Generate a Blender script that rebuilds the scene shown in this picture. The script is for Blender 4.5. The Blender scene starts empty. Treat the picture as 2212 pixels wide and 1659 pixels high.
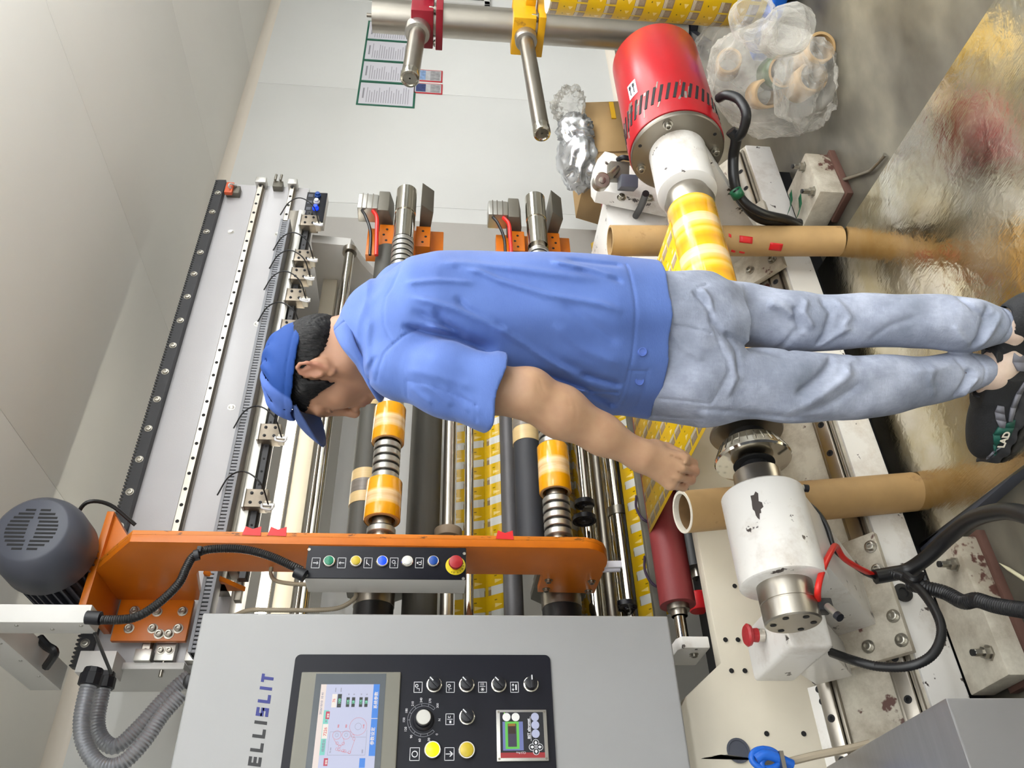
import bpy, bmesh, math, random
import numpy as np
from mathutils import Vector, Matrix
random.seed(4)
V = Vector
PI = math.pi
SC = bpy.context.scene
COL = SC.collection

# ------------------------------------------------------------------ camera, light, exposure
# the room is measured in metres: X along the machine, Y from the aisle to the back wall, Z up
F_PX = 1741.0
CAMZ = 1.24
AX = np.array([0.79477946, -0.02925405, 0.60619289])
AY = np.array([-0.60602356, -0.09186551, 0.79012415])
AZ = np.array([0.03257389, -0.99534161, -0.09074146])
MW = np.array([AX, AY, AZ])

def at(x, y, **k):
    """measured point: where the sight line through photo pixel x, y meets the plane X=, Y= or Z="""
    r = MW @ np.array([829.5 - y, x - 1106.0, F_PX])
    o = (0, 0, CAMZ)
    (a, val), = k.items()
    i = 'XYZ'.index(a)
    t = (val - o[i]) / r[i]
    return V((o[0] + t * r[0], o[1] + t * r[1], o[2] + t * r[2]))

cam_d = bpy.data.cameras.new('camera')
cam = bpy.data.objects.new('camera', cam_d)
COL.objects.link(cam)
cx, cy, cz = MW @ np.array([0, 1, 0]), MW @ np.array([1, 0, 0]), -(MW @ np.array([0, 0, 1]))
cam.matrix_world = Matrix(((cx[0], cy[0], cz[0], 0), (cx[1], cy[1], cz[1], 0), (cx[2], cy[2], cz[2], CAMZ), (0, 0, 0, 1)))
cam_d.sensor_fit = 'HORIZONTAL'
cam_d.sensor_width = 36
cam_d.lens = 36 * F_PX / 2212
cam_d.clip_start = 0.02
SC.camera = cam

SC.view_settings.view_transform = 'Standard'
SC.view_settings.look = 'None'
SC.view_settings.gamma = 1
SC.view_settings.use_curve_mapping = False
SC.view_settings.exposure = 0.08

w = bpy.data.worlds.new('world')
SC.world = w
w.use_nodes = True
w.node_tree.nodes['Background'].inputs[0].default_value = (0.75, 0.85, 1.0, 1)
w.node_tree.nodes['Background'].inputs[1].default_value = 0.25

def area(name, loc, sx, sy, power, rot=(0, 0, 0), color=(0.94, 0.972, 1.0)):
    d = bpy.data.lights.new(name, 'AREA')
    d.shape = 'RECTANGLE'; d.size = sx; d.size_y = sy; d.energy = power; d.color = color
    o = bpy.data.objects.new(name, d)
    COL.objects.link(o); o.location = loc; o.rotation_euler = rot
    return o
# fluorescent panels in the ceiling, all outside the frame; rearmost row is added fill
for i, (px, py, pw) in enumerate([(-0.9, -0.9, 7), (1.1, -0.9, 9), (-0.9, 0.75, 4), (1.15, 0.75, 9), (3.3, 0.9, 22), (3.3, -0.9, 18), (5.6, 0.9, 24), (5.6, -0.9, 20), (-1.2, -2.3, 56), (1.2, -2.3, 66), (3.6, -2.3, 44), (6.0, -2.3, 26)]):
    area('ceiling_panel_and_fill', (px, py, 2.57), 1.2, 0.6, pw)
# unseen fill lamps facing up, added to brighten the ceiling
for px, py, pw in [(-0.9, 0.0, 16), (0.9, 0.0, 34), (2.4, 0.0, 56), (3.9, 0.0, 56), (5.8, 0.0, 56)]:
    area('ceiling_fill_uplight', (px, py, 1.95), 1.2, 0.3, pw, rot=(PI, 0, 0))

# ------------------------------------------------------------------ materials
def lin(c):
    return tuple(((v / 255) / 12.92 if v / 255 <= 0.04045 else ((v / 255 + 0.055) / 1.055) ** 2.4) for v in c) + (1,)

class NT:
    def __init__(s, name):
        s.m = bpy.data.materials.new(name); s.m.use_nodes = True
        s.t = s.m.node_tree; s.b = s.t.nodes['Principled BSDF']
    def put(s, sock, v):
        if hasattr(v, 'is_output') or isinstance(v, bpy.types.NodeSocket): s.t.links.new(v, sock)
        elif v is not None: sock.default_value = v
    def math(s, op, a, b=None, c=None):
        n = s.t.nodes.new('ShaderNodeMath'); n.operation = op
        s.put(n.inputs[0], a); s.put(n.inputs[1], b)
        if c is not None: s.put(n.inputs[2], c)
        return n.outputs[0]
    def coord(s, kind='Object'):
        n = s.t.nodes.new('ShaderNodeTexCoord'); return n.outputs[kind]
    def xyz(s, vec):
        n = s.t.nodes.new('ShaderNodeSeparateXYZ'); s.put(n.inputs[0], vec); return n.outputs
    def mapping(s, vec, scale=(1, 1, 1), rot=(0, 0, 0), loc=(0, 0, 0)):
        n = s.t.nodes.new('ShaderNodeMapping'); s.put(n.inputs[0], vec)
        n.inputs['Scale'].default_value = scale; n.inputs['Rotation'].default_value = rot; n.inputs['Location'].default_value = loc
        return n.outputs[0]
    def noise(s, vec, scale, detail=3, rough=0.55, dist=0.0):
        n = s.t.nodes.new('ShaderNodeTexNoise'); s.put(n.inputs['Vector'], vec)
        n.inputs['Scale'].default_value = scale; n.inputs['Detail'].default_value = detail
        n.inputs['Roughness'].default_value = rough; n.inputs['Distortion'].default_value = dist
        return n.outputs['Fac']
    def ramp(s, fac, stops, interp='LINEAR'):
        n = s.t.nodes.new('ShaderNodeValToRGB'); s.put(n.inputs[0], fac)
        e = n.color_ramp.elements
        n.color_ramp.interpolation = interp
        while len(e) < len(stops): e.new(0.5)
        for i, (p, c) in enumerate(stops):
            e[i].position = p; e[i].color = c if len(c) == 4 else tuple(c) + (1,)
        return n.outputs[0]
    def mix(s, fac, a, b, mode='MIX'):
        n = s.t.nodes.new('ShaderNodeMix'); n.data_type = 'RGBA'; n.blend_type = mode
        s.put(n.inputs[0], fac); s.put(n.inputs[6], a); s.put(n.inputs[7], b)
        return n.outputs[2]
    def bump(s, h, strength=0.3, dist=0.002):
        n = s.t.nodes.new('ShaderNodeBump'); s.put(n.inputs['Height'], h)
        n.inputs['Strength'].default_value = strength; n.inputs['Distance'].default_value = dist
        s.put(s.b.inputs['Normal'], n.outputs[0])
    def inside(s, v, a, b):
        return s.math('MULTIPLY', s.math('GREATER_THAN', v, a), s.math('LESS_THAN', v, b))
    def frac(s, v, p, off=0.0):
        return s.math('FRACT', s.math('ADD', s.math('DIVIDE', v, p), off))

def mat(name, rgb, rough=0.5, metal=0.0, var=0.0, vscale=6.0, bump=0.0, bscale=60.0, spec=None, coat=0.0, dirt=None, dscale=9.0, damt=0.55,
        emit=None, estr=0.0, trans=0.0, alpha=1.0, stretch=(1, 1, 1), rvar=0.0):
    n = NT(name); b = n.b
    c = lin(rgb)
    b.inputs['Roughness'].default_value = rough
    b.inputs['Metallic'].default_value = metal
    if spec is not None: b.inputs['Specular IOR Level'].default_value = spec
    if coat: b.inputs['Coat Weight'].default_value = coat; b.inputs['Coat Roughness'].default_value = 0.12
    co = n.mapping(n.coord(), stretch)
    col = c
    if var:
        f = n.noise(co, vscale, 4)
        lo = tuple(v * (1 - var) for v in c[:3]); hi = tuple(min(1, v * (1 + var)) for v in c[:3])
        col = n.ramp(f, [(0.3, lo), (0.7, hi)])
    if dirt is not None:
        f = n.noise(co, dscale, 6, 0.65)
        f = n.ramp(f, [(damt, (0, 0, 0)), (damt + 0.06, (1, 1, 1))])
        col = n.mix(f, col, lin(dirt))
    n.put(b.inputs['Base Color'], col)
    if rvar:
        n.put(b.inputs['Roughness'], n.math('MULTIPLY_ADD', n.noise(co, vscale * 1.7, 4), rvar * 2, rough - rvar))
    if bump: n.bump(n.noise(co, bscale, 3), bump, 0.002)
    if emit: b.inputs['Emission Color'].default_value = lin(emit); b.inputs['Emission Strength'].default_value = estr
    if trans: b.inputs['Transmission Weight'].default_value = trans
    if alpha < 1: b.inputs['Alpha'].default_value = alpha
    return n.m

M = {}
M['wall'] = mat('wall_panel_paint', (226, 226, 223), 0.38, var=0.02, vscale=1.5, spec=0.4)
M['ceil'] = mat('ceiling_panel_paint', (240, 237, 230), 0.5, var=0.02, vscale=1.2)
M['cove'] = mat('cove_profile', (232, 222, 208), 0.3)
def floor_mat():
    n = NT('painted_concrete'); co = n.coord()
    f = n.noise(n.mapping(co, (1.2, 2.2, 1)), 2.0, 4, 0.55, 0.0)
    c = n.ramp(f, [(0.28, lin((58, 54, 46))), (0.5, lin((92, 88, 78))), (0.72, lin((124, 118, 104)))])
    g = n.noise(co, 260, 2)
    c = n.mix(n.ramp(g, [(0.62, (0, 0, 0)), (0.7, (.35, .35, .35))]), c, lin((90, 86, 76)))
    n.put(n.b.inputs['Base Color'], c)
    n.put(n.b.inputs['Roughness'], n.math('MULTIPLY_ADD', n.noise(co, 3.5, 3), 0.22, 0.22))
    n.bump(n.noise(co, 120, 3), 0.08, 0.001)
    return n.m
M['floor'] = floor_mat()
def paint_chipped(name, base, chip=(70, 62, 58), amt=0.66, sc=22, grime=(150, 128, 100), gamt=0.52, rough=0.3):
    n = NT(name); co = n.coord()
    c = n.mix(n.ramp(n.noise(co, 5, 6, 0.7), [(gamt, (0, 0, 0)), (gamt + 0.2, (.55, .55, .55))]), lin(base), lin(grime))
    c = n.mix(n.ramp(n.noise(co, sc, 5, 0.6), [(amt, (0, 0, 0)), (amt + 0.02, (1, 1, 1))]), c, lin(chip))
    n.put(n.b.inputs['Base Color'], c); n.b.inputs['Roughness'].default_value = rough
    return n.m
M['white_chip'] = paint_chipped('worn_white_paint', (226, 223, 218), sc=19, amt=0.635)
M['white_dirty'] = paint_chipped('grimy_white_paint', (206, 200, 184), chip=(92, 60, 52), sc=7, amt=0.61, gamt=0.38, grime=(112, 92, 68), rough=0.45)
M['white'] = mat('white_enamel', (214, 212, 208), 0.32, var=0.015, bump=0.05, bscale=300)
M['cabinet'] = mat('cabinet_grey_enamel', (152, 152, 152), 0.42, var=0.015, bump=0.06, bscale=420)
M['beam'] = mat('beam_white_enamel', (194, 192, 194), 0.26, var=0.02, bump=0.12, bscale=200)
M['cream'] = mat('frame_cream_enamel', (216, 208, 190), 0.4, var=0.03)
M['orange'] = mat('orange_enamel', (206, 110, 16), 0.33, var=0.06, vscale=9, dirt=(92, 56, 22), dscale=26, damt=0.72, spec=0.5)
M['orange_scuff'] = mat('scuffed_orange_enamel', (208, 118, 26), 0.4, var=0.08, vscale=9, dirt=(90, 54, 24), dscale=40, damt=0.565, stretch=(2, 2, .5))
M['red'] = mat('red_brake_enamel', (168, 20, 30), 0.28, var=0.06, dirt=(112, 98, 88), dscale=14, damt=0.70)
M['steel'] = mat('brushed_steel', (176, 170, 160), 0.32, 1.0, var=0.06, bump=0.05, bscale=150, rvar=0.06)
M['steel_dark'] = mat('dark_machined_steel', (146, 140, 130), 0.38, 1.0, var=0.1)
M['steel_black'] = mat('blackened_steel', (52, 52, 54), 0.42, 0.4, var=0.1)
M['chrome'] = mat('chromed_steel', (214, 210, 200), 0.1, 1.0)
M['alu'] = mat('anodised_aluminium', (190, 188, 182), 0.36, 0.9, var=0.03)
M['grey_iron'] = mat('grey_cast_iron', (112, 108, 98), 0.5, 0.5, var=0.08)
M['rubber'] = mat('black_rubber', (28, 28, 30), 0.45, var=0.1, bump=0.1, bscale=200)
M['rubber_grey'] = mat('grey_rubber_cover', (74, 72, 66), 0.6, var=0.08, vscale=20, stretch=(.2, 3, 3))
M['rubber_navy'] = mat('dark_rubber_cover', (50, 51, 56), 0.62, var=0.06)
M['rubber_red'] = mat('red_rubber_cover', (122, 40, 42), 0.55, var=0.08, bump=0.1, bscale=240)
M['black'] = mat('black_plastic', (22, 23, 30), 0.4, var=0.05)
M['panel_black'] = mat('black_control_face', (14, 15, 26), 0.42, spec=.3)
M['motor'] = mat('motor_grey_paint', (78, 81, 92), 0.42, var=0.04)
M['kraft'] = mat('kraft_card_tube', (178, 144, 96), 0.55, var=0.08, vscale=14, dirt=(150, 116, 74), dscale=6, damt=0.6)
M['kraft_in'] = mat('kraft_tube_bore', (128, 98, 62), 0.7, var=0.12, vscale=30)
M['paper'] = mat('torn_paper_rim', (226, 218, 202), 0.8, var=0.06, vscale=90, bump=0.4, bscale=160)
M['carton'] = mat('carton_board', (178, 146, 100), 0.7, var=0.05)
M['foil'] = mat('crumpled_foil', (196, 200, 206), 0.16, 1.0, bump=0.9, bscale=26)
M['tape_red'] = mat('red_tape', (216, 30, 36), 0.4)
M['tape_green'] = mat('green_tape', (20, 96, 62), 0.4)
M['tape_y'] = mat('yellow_tape', (206, 158, 30), 0.3)
M['paperw'] = mat('printed_sheet_white', (216, 214, 222), 0.5)
M['blue_pl'] = mat('blue_plastic', (18, 92, 190), 0.35)
M['beige_cable'] = mat('beige_flex', (150, 138, 118), 0.5)
M['cable'] = mat('black_cable', (24, 24, 26), 0.38)
M['cable_red'] = mat('red_hose', (206, 34, 26), 0.35)
M['cable_violet'] = mat('violet_wire', (52, 36, 58), 0.4)
M['bolt'] = mat('bolt_steel', (168, 164, 154), 0.3, 1.0)
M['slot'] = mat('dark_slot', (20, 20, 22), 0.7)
M['glow'] = mat('led_tube', (255, 252, 236), 0.4, emit=(255, 250, 236), estr=14.0)
M['btn_green'] = mat('green_button', (34, 128, 96), 0.35)
M['btn_yellow'] = mat('yellow_button', (196, 172, 44), 0.35)
M['btn_blue_lit'] = mat('lit_blue_button', (20, 70, 230), 0.3, emit=(20, 60, 255), estr=0.9)
M['btn_blue'] = mat('blue_button', (20, 72, 158), 0.35)
M['btn_white'] = mat('white_button', (222, 222, 220), 0.35)
M['btn_red'] = mat('red_button', (168, 36, 42), 0.35)
M['btn_amber'] = mat('lit_amber_button', (255, 170, 10), 0.3, emit=(255, 160, 0), estr=2.2)
M['label_y'] = mat('yellow_ring_plate', (226, 206, 36), 0.4)
M['bezel'] = mat('screen_bezel', (118, 116, 106), 0.4)
M['ink'] = mat('black_ink', (26, 26, 30), 0.5)
M['ink_blue'] = mat('blue_ink', (22, 32, 118), 0.45)
M['line_white'] = mat('white_marking', (224, 224, 228), 0.5)

# printed film: UV is in metres, u across the web, v along it
def film_mat(name, pu=0.082, pv=0.050, off=0.0, clear=0.0, dim=1.0):
    n = NT(name); uv = n.xyz(n.coord('UV'))
    u = n.frac(uv[0], pu, off); v = n.frac(uv[1], pv); v2 = n.frac(uv[1], pv / 2)
    col = lin((232, 188, 14))
    pan = n.inside(u, 0.60, 0.97)
    col = n.mix(pan, col, lin((150, 126, 96)))
    st = n.math('MULTIPLY', n.inside(u, 0.84, 0.96), n.math('GREATER_THAN', n.frac(u, 0.045), 0.42))
    col = n.mix(st, col, lin((232, 226, 204)))
    bar = n.math('MULTIPLY', pan, n.inside(v, 0.0, 0.16))
    col = n.mix(bar, col, lin((226, 190, 40)))
    bl = n.math('MULTIPLY', n.inside(u, 0.64, 0.82), n.inside(v, 0.3, 0.86))
    col = n.mix(bl, col, n.mix(n.noise(n.mapping(n.coord('UV'), (900, 160, 1)), 1, 1), lin((110, 84, 60)), lin((196, 178, 150))))
    tri = n.math('MULTIPLY', n.inside(v, 0.3, 0.66), n.math('LESS_THAN', n.math('ABSOLUTE', n.math('SUBTRACT', u, 0.16)), n.math('MULTIPLY', n.math('SUBTRACT', v, 0.24), 0.2)))
    col = n.mix(tri, col, lin((250, 222, 140)))
    dot = n.math('MULTIPLY', n.inside(v, 0.55, 0.68), n.inside(u, 0.36, 0.40))
    col = n.mix(dot, col, lin((120, 96, 20)))
    if clear:
        ck = n.math('MULTIPLY', n.inside(u, 0.60, 0.97), n.inside(v, 0.2, 0.85))
        col = n.mix(ck, col, lin((226, 226, 220)))
    n.put(n.b.inputs['Base Color'], col); n.b.inputs['Roughness'].default_value = 0.28
    return n.m
M['film'] = film_mat('printed_film_web')
M['film_clear'] = film_mat('slit_film_web', pu=0.085, pv=0.075, clear=1)
def wound_mat(name, pu, off=0.0, stops=None):
    n = NT(name); uv = n.xyz(n.coord('UV'))
    u = n.frac(uv[0], pu, off)
    c = n.ramp(u, stops)
    k = n.noise(n.mapping(n.coord('UV'), (420, 6, 1)), 1, 2)
    c = n.mix(n.math('MULTIPLY', n.inside(u, 0.36, 0.62), n.math('MULTIPLY', k, 0.6)), c, lin((250, 236, 206)))
    n.put(n.b.inputs['Base Color'], c); n.b.inputs['Roughness'].default_value = 0.2
    n.b.inputs['Coat Weight'].default_value = 0.4; n.b.inputs['Coat Roughness'].default_value = 0.06
    return n.m
Yw, Cw, Bw = lin((232, 160, 8)), lin((236, 196, 130)), lin((206, 150, 70))
M['wound'] = wound_mat('wound_film', 0.1, 0.0, [(0, Yw), (0.28, Yw), (0.33, Cw), (0.5, Bw), (0.62, Cw), (0.68, Yw), (1, Yw)])
M['wound_big'] = wound_mat('wound_film_parent', 0.125, 0.43, [(0, lin((236, 176, 18))), (0.12, lin((244, 200, 96))), (0.20, lin((236, 176, 14))), (0.40, lin((242, 200, 136))), (0.55, lin((234, 188, 120))), (0.60, lin((238, 180, 16))), (0.88, lin((222, 156, 14))), (1, lin((236, 176, 18)))])

# ------------------------------------------------------------------ mesh helpers
THING_LOC = {}
def smooth_path(pts, n=8):
    pts = [V(p) for p in pts]
    if len(pts) < 3: return pts
    out = []
    P = [pts[0] * 2 - pts[1]] + pts + [pts[-1] * 2 - pts[-2]]
    for i in range(1, len(P) - 2):
        a, b, c, d = P[i - 1], P[i], P[i + 1], P[i + 2]
        for k in range(n):
            t = k / n
            out.append(0.5 * ((2 * b) + (c - a) * t + (2 * a - 5 * b + 4 * c - d) * t * t + (3 * b - a - 3 * c + d) * t ** 3))
    out.append(pts[-1])
    return out

def frame(d):
    d = V(d).normalized()
    up = V((0, 0, 1)) if abs(d.z) < 0.9 else V((0, 1, 0))
    a = d.cross(up).normalized()
    return a, d.cross(a).normalized()

class MB:
    def __init__(s): s.v = []; s.f = []; s.uv = []; s.mi = []; s.cur = 0
    def add(s, vs, fs, uvs=None):
        o = len(s.v); s.v += [tuple(p) for p in vs]
        for i, f in enumerate(fs):
            s.f.append(tuple(o + k for k in f)); s.mi.append(s.cur)
            s.uv.append(uvs[i] if uvs else None)
        return s
    def box(s, a, b, R=None, c=None):
        a, b = V(a), V(b)
        vs = [V((x, y, z)) for x in (a.x, b.x) for y in (a.y, b.y) for z in (a.z, b.z)]
        if R is not None:
            c = V(c) if c is not None else (a + b) / 2
            vs = [R @ (p - c) + c for p in vs]
        return s.add(vs, [(0, 1, 3, 2), (4, 6, 7, 5), (0, 4, 5, 1), (2, 3, 7, 6), (0, 2, 6, 4), (1, 5, 7, 3)])
    def obox(s, c, hx, hy, hz, ex, ey, ez):
        """box about centre c with half sizes along three unit axes"""
        c = V(c); ex, ey, ez = V(ex), V(ey), V(ez)
        vs = [c + ex * hx * i + ey * hy * j + ez * hz * k for i in (-1, 1) for j in (-1, 1) for k in (-1, 1)]
        return s.add(vs, [(0, 1, 3, 2), (4, 6, 7, 5), (0, 4, 5, 1), (2, 3, 7, 6), (0, 2, 6, 4), (1, 5, 7, 3)])
    def lathe(s, p, d, prof, n=32, caps=True, ref=None):
        """profile of (distance along d, radius) turned about the axis p + t d"""
        p = V(p); d = V(d).normalized(); a, b = frame(d)
        if ref is not None:
            a = (V(ref) - d * V(ref).dot(d)).normalized(); b = d.cross(a)
        vs, fs, uvs = [], [], []
        for t, r in prof:
            for k in range(n):
                th = 2 * PI * k / n
                vs.append(p + d * t + (a * math.cos(th) + b * math.sin(th)) * r)
        rr = max(r for _, r in prof)
        for i in range(len(prof) - 1):
            for k in range(n):
                k2 = (k + 1) % n
                fs.append((i * n + k, i * n + k2, (i + 1) * n + k2, (i + 1) * n + k))
                t0, t1 = prof[i][0], prof[i + 1][0]
                v0, v1 = 2 * PI * rr * k / n, 2 * PI * rr * (k + 1) / n
                uvs.append([(t0, v0), (t0, v1), (t1, v1), (t1, v0)])
        if caps:
            fs.append(tuple(range(n - 1, -1, -1))); uvs.append([(prof[0][0], 0)] * n)
            fs.append(tuple((len(prof) - 1) * n + k for k in range(n))); uvs.append([(prof[-1][0], 0)] * n)
        return s.add(vs, fs, uvs)
    def cyl(s, p0, p1, r, r1=None, n=24, caps=True):
        p0, p1 = V(p0), V(p1)
        return s.lathe(p0, p1 - p0, [(0, r), ((p1 - p0).length, r if r1 is None else r1)], n, caps)
    def tube(s, pts, r, n=8, sm=6, rib=0.0, pitch=0.0, caps=True):
        P = smooth_path(pts, sm) if sm else [V(p) for p in pts]
        if rib:                                        # corrugated: resample evenly, alternate the radius
            L = [0]
            for i in range(1, len(P)): L.append(L[-1] + (P[i] - P[i - 1]).length)
            m = max(4, int(L[-1] / (pitch / 2))); Q = []; j = 0
            for k in range(m + 1):
                t = L[-1] * k / m
                while j < len(L) - 2 and L[j + 1] < t: j += 1
                Q.append(P[j].lerp(P[j + 1], (t - L[j]) / max(1e-9, L[j + 1] - L[j])))
            P = Q
        up = None; vs, fs = [], []
        for i, p in enumerate(P):
            d = (P[min(i + 1, len(P) - 1)] - P[max(i - 1, 0)]).normalized()
            if up is None: up, _ = frame(d)
            up = (up - d * up.dot(d)).normalized(); b = d.cross(up)
            rad = r[i * (len(r) - 1) // max(1, len(P) - 1)] if isinstance(r, (list, tuple)) else r
            if rib and i % 2: rad *= (1 - rib)
            for k in range(n):
                th = 2 * PI * k / n
                vs.append(p + (up * math.cos(th) + b * math.sin(th)) * rad)
        for i in range(len(P) - 1):
            for k in range(n):
                k2 = (k + 1) % n
                fs.append((i * n + k, i * n + k2, (i + 1) * n + k2, (i + 1) * n + k))
        if caps: fs += [tuple(range(n - 1, -1, -1)), tuple((len(P) - 1) * n + k for k in range(n))]
        return s.add(vs, fs)
    def prism(s, poly, axis, a, b):
        """polygon in the two other axes (XZ for Y, YZ for X, XY for Z) extruded from a to b"""
        n = len(poly)
        def p(q, t): return {'X': (t, q[0], q[1]), 'Y': (q[0], t, q[1]), 'Z': (q[0], q[1], t)}[axis]
        vs = [p(q, a) for q in poly] + [p(q, b) for q in poly]
        fs = [tuple(range(n)), tuple(range(2 * n - 1, n - 1, -1))] + [(i, i + n, (i + 1) % n + n, (i + 1) % n) for i in range(n)]
        return s.add(vs, fs)
    def quad(s, a, b, c, d, uv=None):
        return s.add([a, b, c, d], [(0, 1, 2, 3)], [uv] if uv else None)
    def grid(s, fn, nu, nv, uvf=None, wrap=False):
        vs = [fn(i / nu, j / nv) for i in range(nu + 1) for j in range(nv + 1)]
        fs = [(i * (nv + 1) + j, (i + 1) * (nv + 1) + j, (i + 1) * (nv + 1) + j + 1, i * (nv + 1) + j + 1) for i in range(nu) for j in range(nv)]
        uvs = [[uvf(i / nu, j / nv), uvf((i + 1) / nu, j / nv), uvf((i + 1) / nu, (j + 1) / nv), uvf(i / nu, (j + 1) / nv)] for i in range(nu) for j in range(nv)] if uvf else None
        return s.add(vs, fs, uvs)
    def build(s, name, m, parent=None, bevel=0.0, sharp=38, seg=2, solid=0.0, **props):
        me = bpy.data.meshes.new(name)
        L = THING_LOC.get(parent, V((0, 0, 0))) if parent is not None else V((0, 0, 0))
        me.from_pydata([(p[0] - L.x, p[1] - L.y, p[2] - L.z) for p in s.v], [], s.f)
        if any(u is not None for u in s.uv):
            uvl = me.uv_layers.new(name='uv')
            k = 0
            for fi, f in enumerate(s.f):
                u = s.uv[fi]
                for j in range(len(f)):
                    if u: uvl.data[k].uv = u[j]
                    k += 1
        ms = m if isinstance(m, (list, tuple)) else [m]
        for q in ms: me.materials.append(q)
        if len(ms) > 1:
            for p, i in zip(me.polygons, s.mi): p.material_index = i
        bm = bmesh.new(); bm.from_mesh(me)
        bmesh.ops.recalc_face_normals(bm, faces=bm.faces)
        if bevel:
            es = [e for e in bm.edges if len(e.link_faces) == 2 and e.calc_face_angle(0) > 0.6]
            bmesh.ops.bevel(bm, geom=es, offset=bevel, segments=seg, affect='EDGES', profile=0.6, clamp_overlap=True)
        bm.to_mesh(me); bm.free()
        me.polygons.foreach_set('use_smooth', [True] * len(me.polygons))
        me.set_sharp_from_angle(angle=math.radians(sharp))
        o = bpy.data.objects.new(name, me); COL.objects.link(o)
        if parent is not None: o.parent = parent; THING_LOC[o] = L
        if solid:
            md = o.modifiers.new('thickness', 'SOLIDIFY'); md.thickness = solid; md.offset = 0
        for k_, v_ in props.items(): o[k_] = v_
        return o

def thing(name, label, cat, loc=(0, 0, 0), group=None):
    o = bpy.data.objects.new(name, None); COL.objects.link(o)
    o.empty_display_size = 0.05
    o.location = loc; THING_LOC[o] = V(loc)
    o['label'] = label; o['category'] = cat
    if group: o['group'] = group
    return o
def tag(o, label, cat, group=None):
    o['label'] = label; o['category'] = cat
    if group: o['group'] = group
    return o
def move_to(o, loc):
    """put the origin of a one-mesh thing at loc, its vertices staying in place"""
    L = V(loc); o.data.transform(Matrix.Translation(-L)); o.location = L; return o
def copy_tree(o, loc=None, parent=None, label=None, rot=None):
    c = o.copy(); COL.objects.link(c); c.parent = parent
    if loc is not None: c.location = loc; THING_LOC[c] = V(loc)
    if rot is not None: c.rotation_euler = rot
    if label: c['label'] = label
    for ch in list(o.children): copy_tree(ch, parent=c)
    return c
def struct(o): o['kind'] = 'structure'; return o
def hexbolt(parent, p, d, r=0.011, h=0.01, name='bolt', m=None):
    """socket-head bolt with its washer, standing on a surface at p and looking along d"""
    b = MB(); p = V(p); d = V(d).normalized()
    b.lathe(p, d, [(0, r * 1.45), (h * .22, r * 1.45), (h * .24, r), (h, r), (h * 1.08, r * .86), (h * 1.06, r * .55), (h * .6, r * .5), (h * .58, 0.0002)], 14, caps=False)
    return b.build(name, m or M['bolt'], parent)
def text_obj(txt, origin, ux, uy, size, m, parent, name='lettering', depth=0.0004, align='LEFT', bold=0.0, sx=1.0):
    """words as flat raised lettering; ux runs along the line, uy up the letters"""
    c = bpy.data.curves.new(name, 'FONT'); c.body = txt; c.size = size; c.extrude = depth; c.align_x = align; c.offset = bold
    c.resolution_u = 3
    o = bpy.data.objects.new(name, c); COL.objects.link(o)
    dg = bpy.context.evaluated_depsgraph_get()
    me = bpy.data.meshes.new_from_object(o.evaluated_get(dg))
    COL.objects.unlink(o); bpy.data.objects.remove(o)
    ux, uy = V(ux).normalized(), V(uy).normalized(); uz = ux.cross(uy); og = V(origin)
    L = THING_LOC.get(parent, V((0, 0, 0)))
    mm = Matrix(((ux.x * sx, uy.x, uz.x, og.x - L.x), (ux.y * sx, uy.y, uz.y, og.y - L.y), (ux.z * sx, uy.z, uz.z, og.z - L.z), (0, 0, 0, 1)))
    me.transform(mm); me.materials.clear(); me.materials.append(m)
    o = bpy.data.objects.new(name, me); COL.objects.link(o)
    if parent is not None: o.parent = parent; THING_LOC[o] = L
    return o
def scatter(o, offs):
    """further copies of a part (sharing its mesh), moved by each offset"""
    for d in offs:
        c = o.copy(); COL.objects.link(c); c.location = V(o.location) + V(d)
        if o.parent: c.parent = o.parent
        for ch in o.children:
            e = ch.copy(); COL.objects.link(e); e.parent = c

# ------------------------------------------------------------------ the room
WY, CZ = 3.27, 2.6
struct(MB().box((-3, -3, -0.1), (9, WY + .12, 0)).build('floor', M['floor']))
struct(MB().box((-3, -3, CZ), (9, WY + .12, CZ + .08)).build('ceiling', M['ceil']))
wb = struct(MB().box((-3, WY + .002, 0), (9, WY + .08, CZ)).build('wall_back', M['wall']))
x0 = -2.9
pan = None
for i, (a, b) in enumerate([(-3, -1.2), (-1.2, 0.35), (0.35, 1.5), (1.5, 2.65), (2.65, 3.83), (3.83, 5.02), (5.02, 6.2), (6.2, 7.4), (7.4, 9)]):
    MB().box((a + .0012, WY - .012, 0), (b - .0012, WY + .01, CZ)).build('panel', M['wall'], wb, bevel=0.001)
struct(MB().box((-3.1, -3, 0), (-3, WY, CZ)).build('wall_left', M['wall']))
struct(MB().box((9, -3, 0), (9.1, WY, CZ)).build('wall_right', M['wall']))
struct(MB().box((-3, -3.1, 0), (9, -3, CZ)).build('wall_front', M['wall']))
ce = bpy.data.objects['ceiling']
for a in (-2.1, -.9, 0.3, 1.5, 2.7, 3.9, 5.1, 6.3, 7.5):
    MB().box((a + .001, -3, CZ - .010), (a + 1.2 - .001, WY, CZ + .01)).build('panel', M['ceil'], ce, bevel=0.001)
def cove(name, z, sgn):
    pts = []
    for k in range(9):
        t = PI / 2 * k / 8
        pts.append((WY - .012 - .055 * (1 - math.sin(t)), z - sgn * .055 * (1 - math.cos(t))))
    return struct(MB().prism(pts + [(WY, z)], 'X', -3, 9).build(name, M['cove']))
cove('trim_1', CZ - .01, 1)
cove('trim_2', 0.002, -1)
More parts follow.
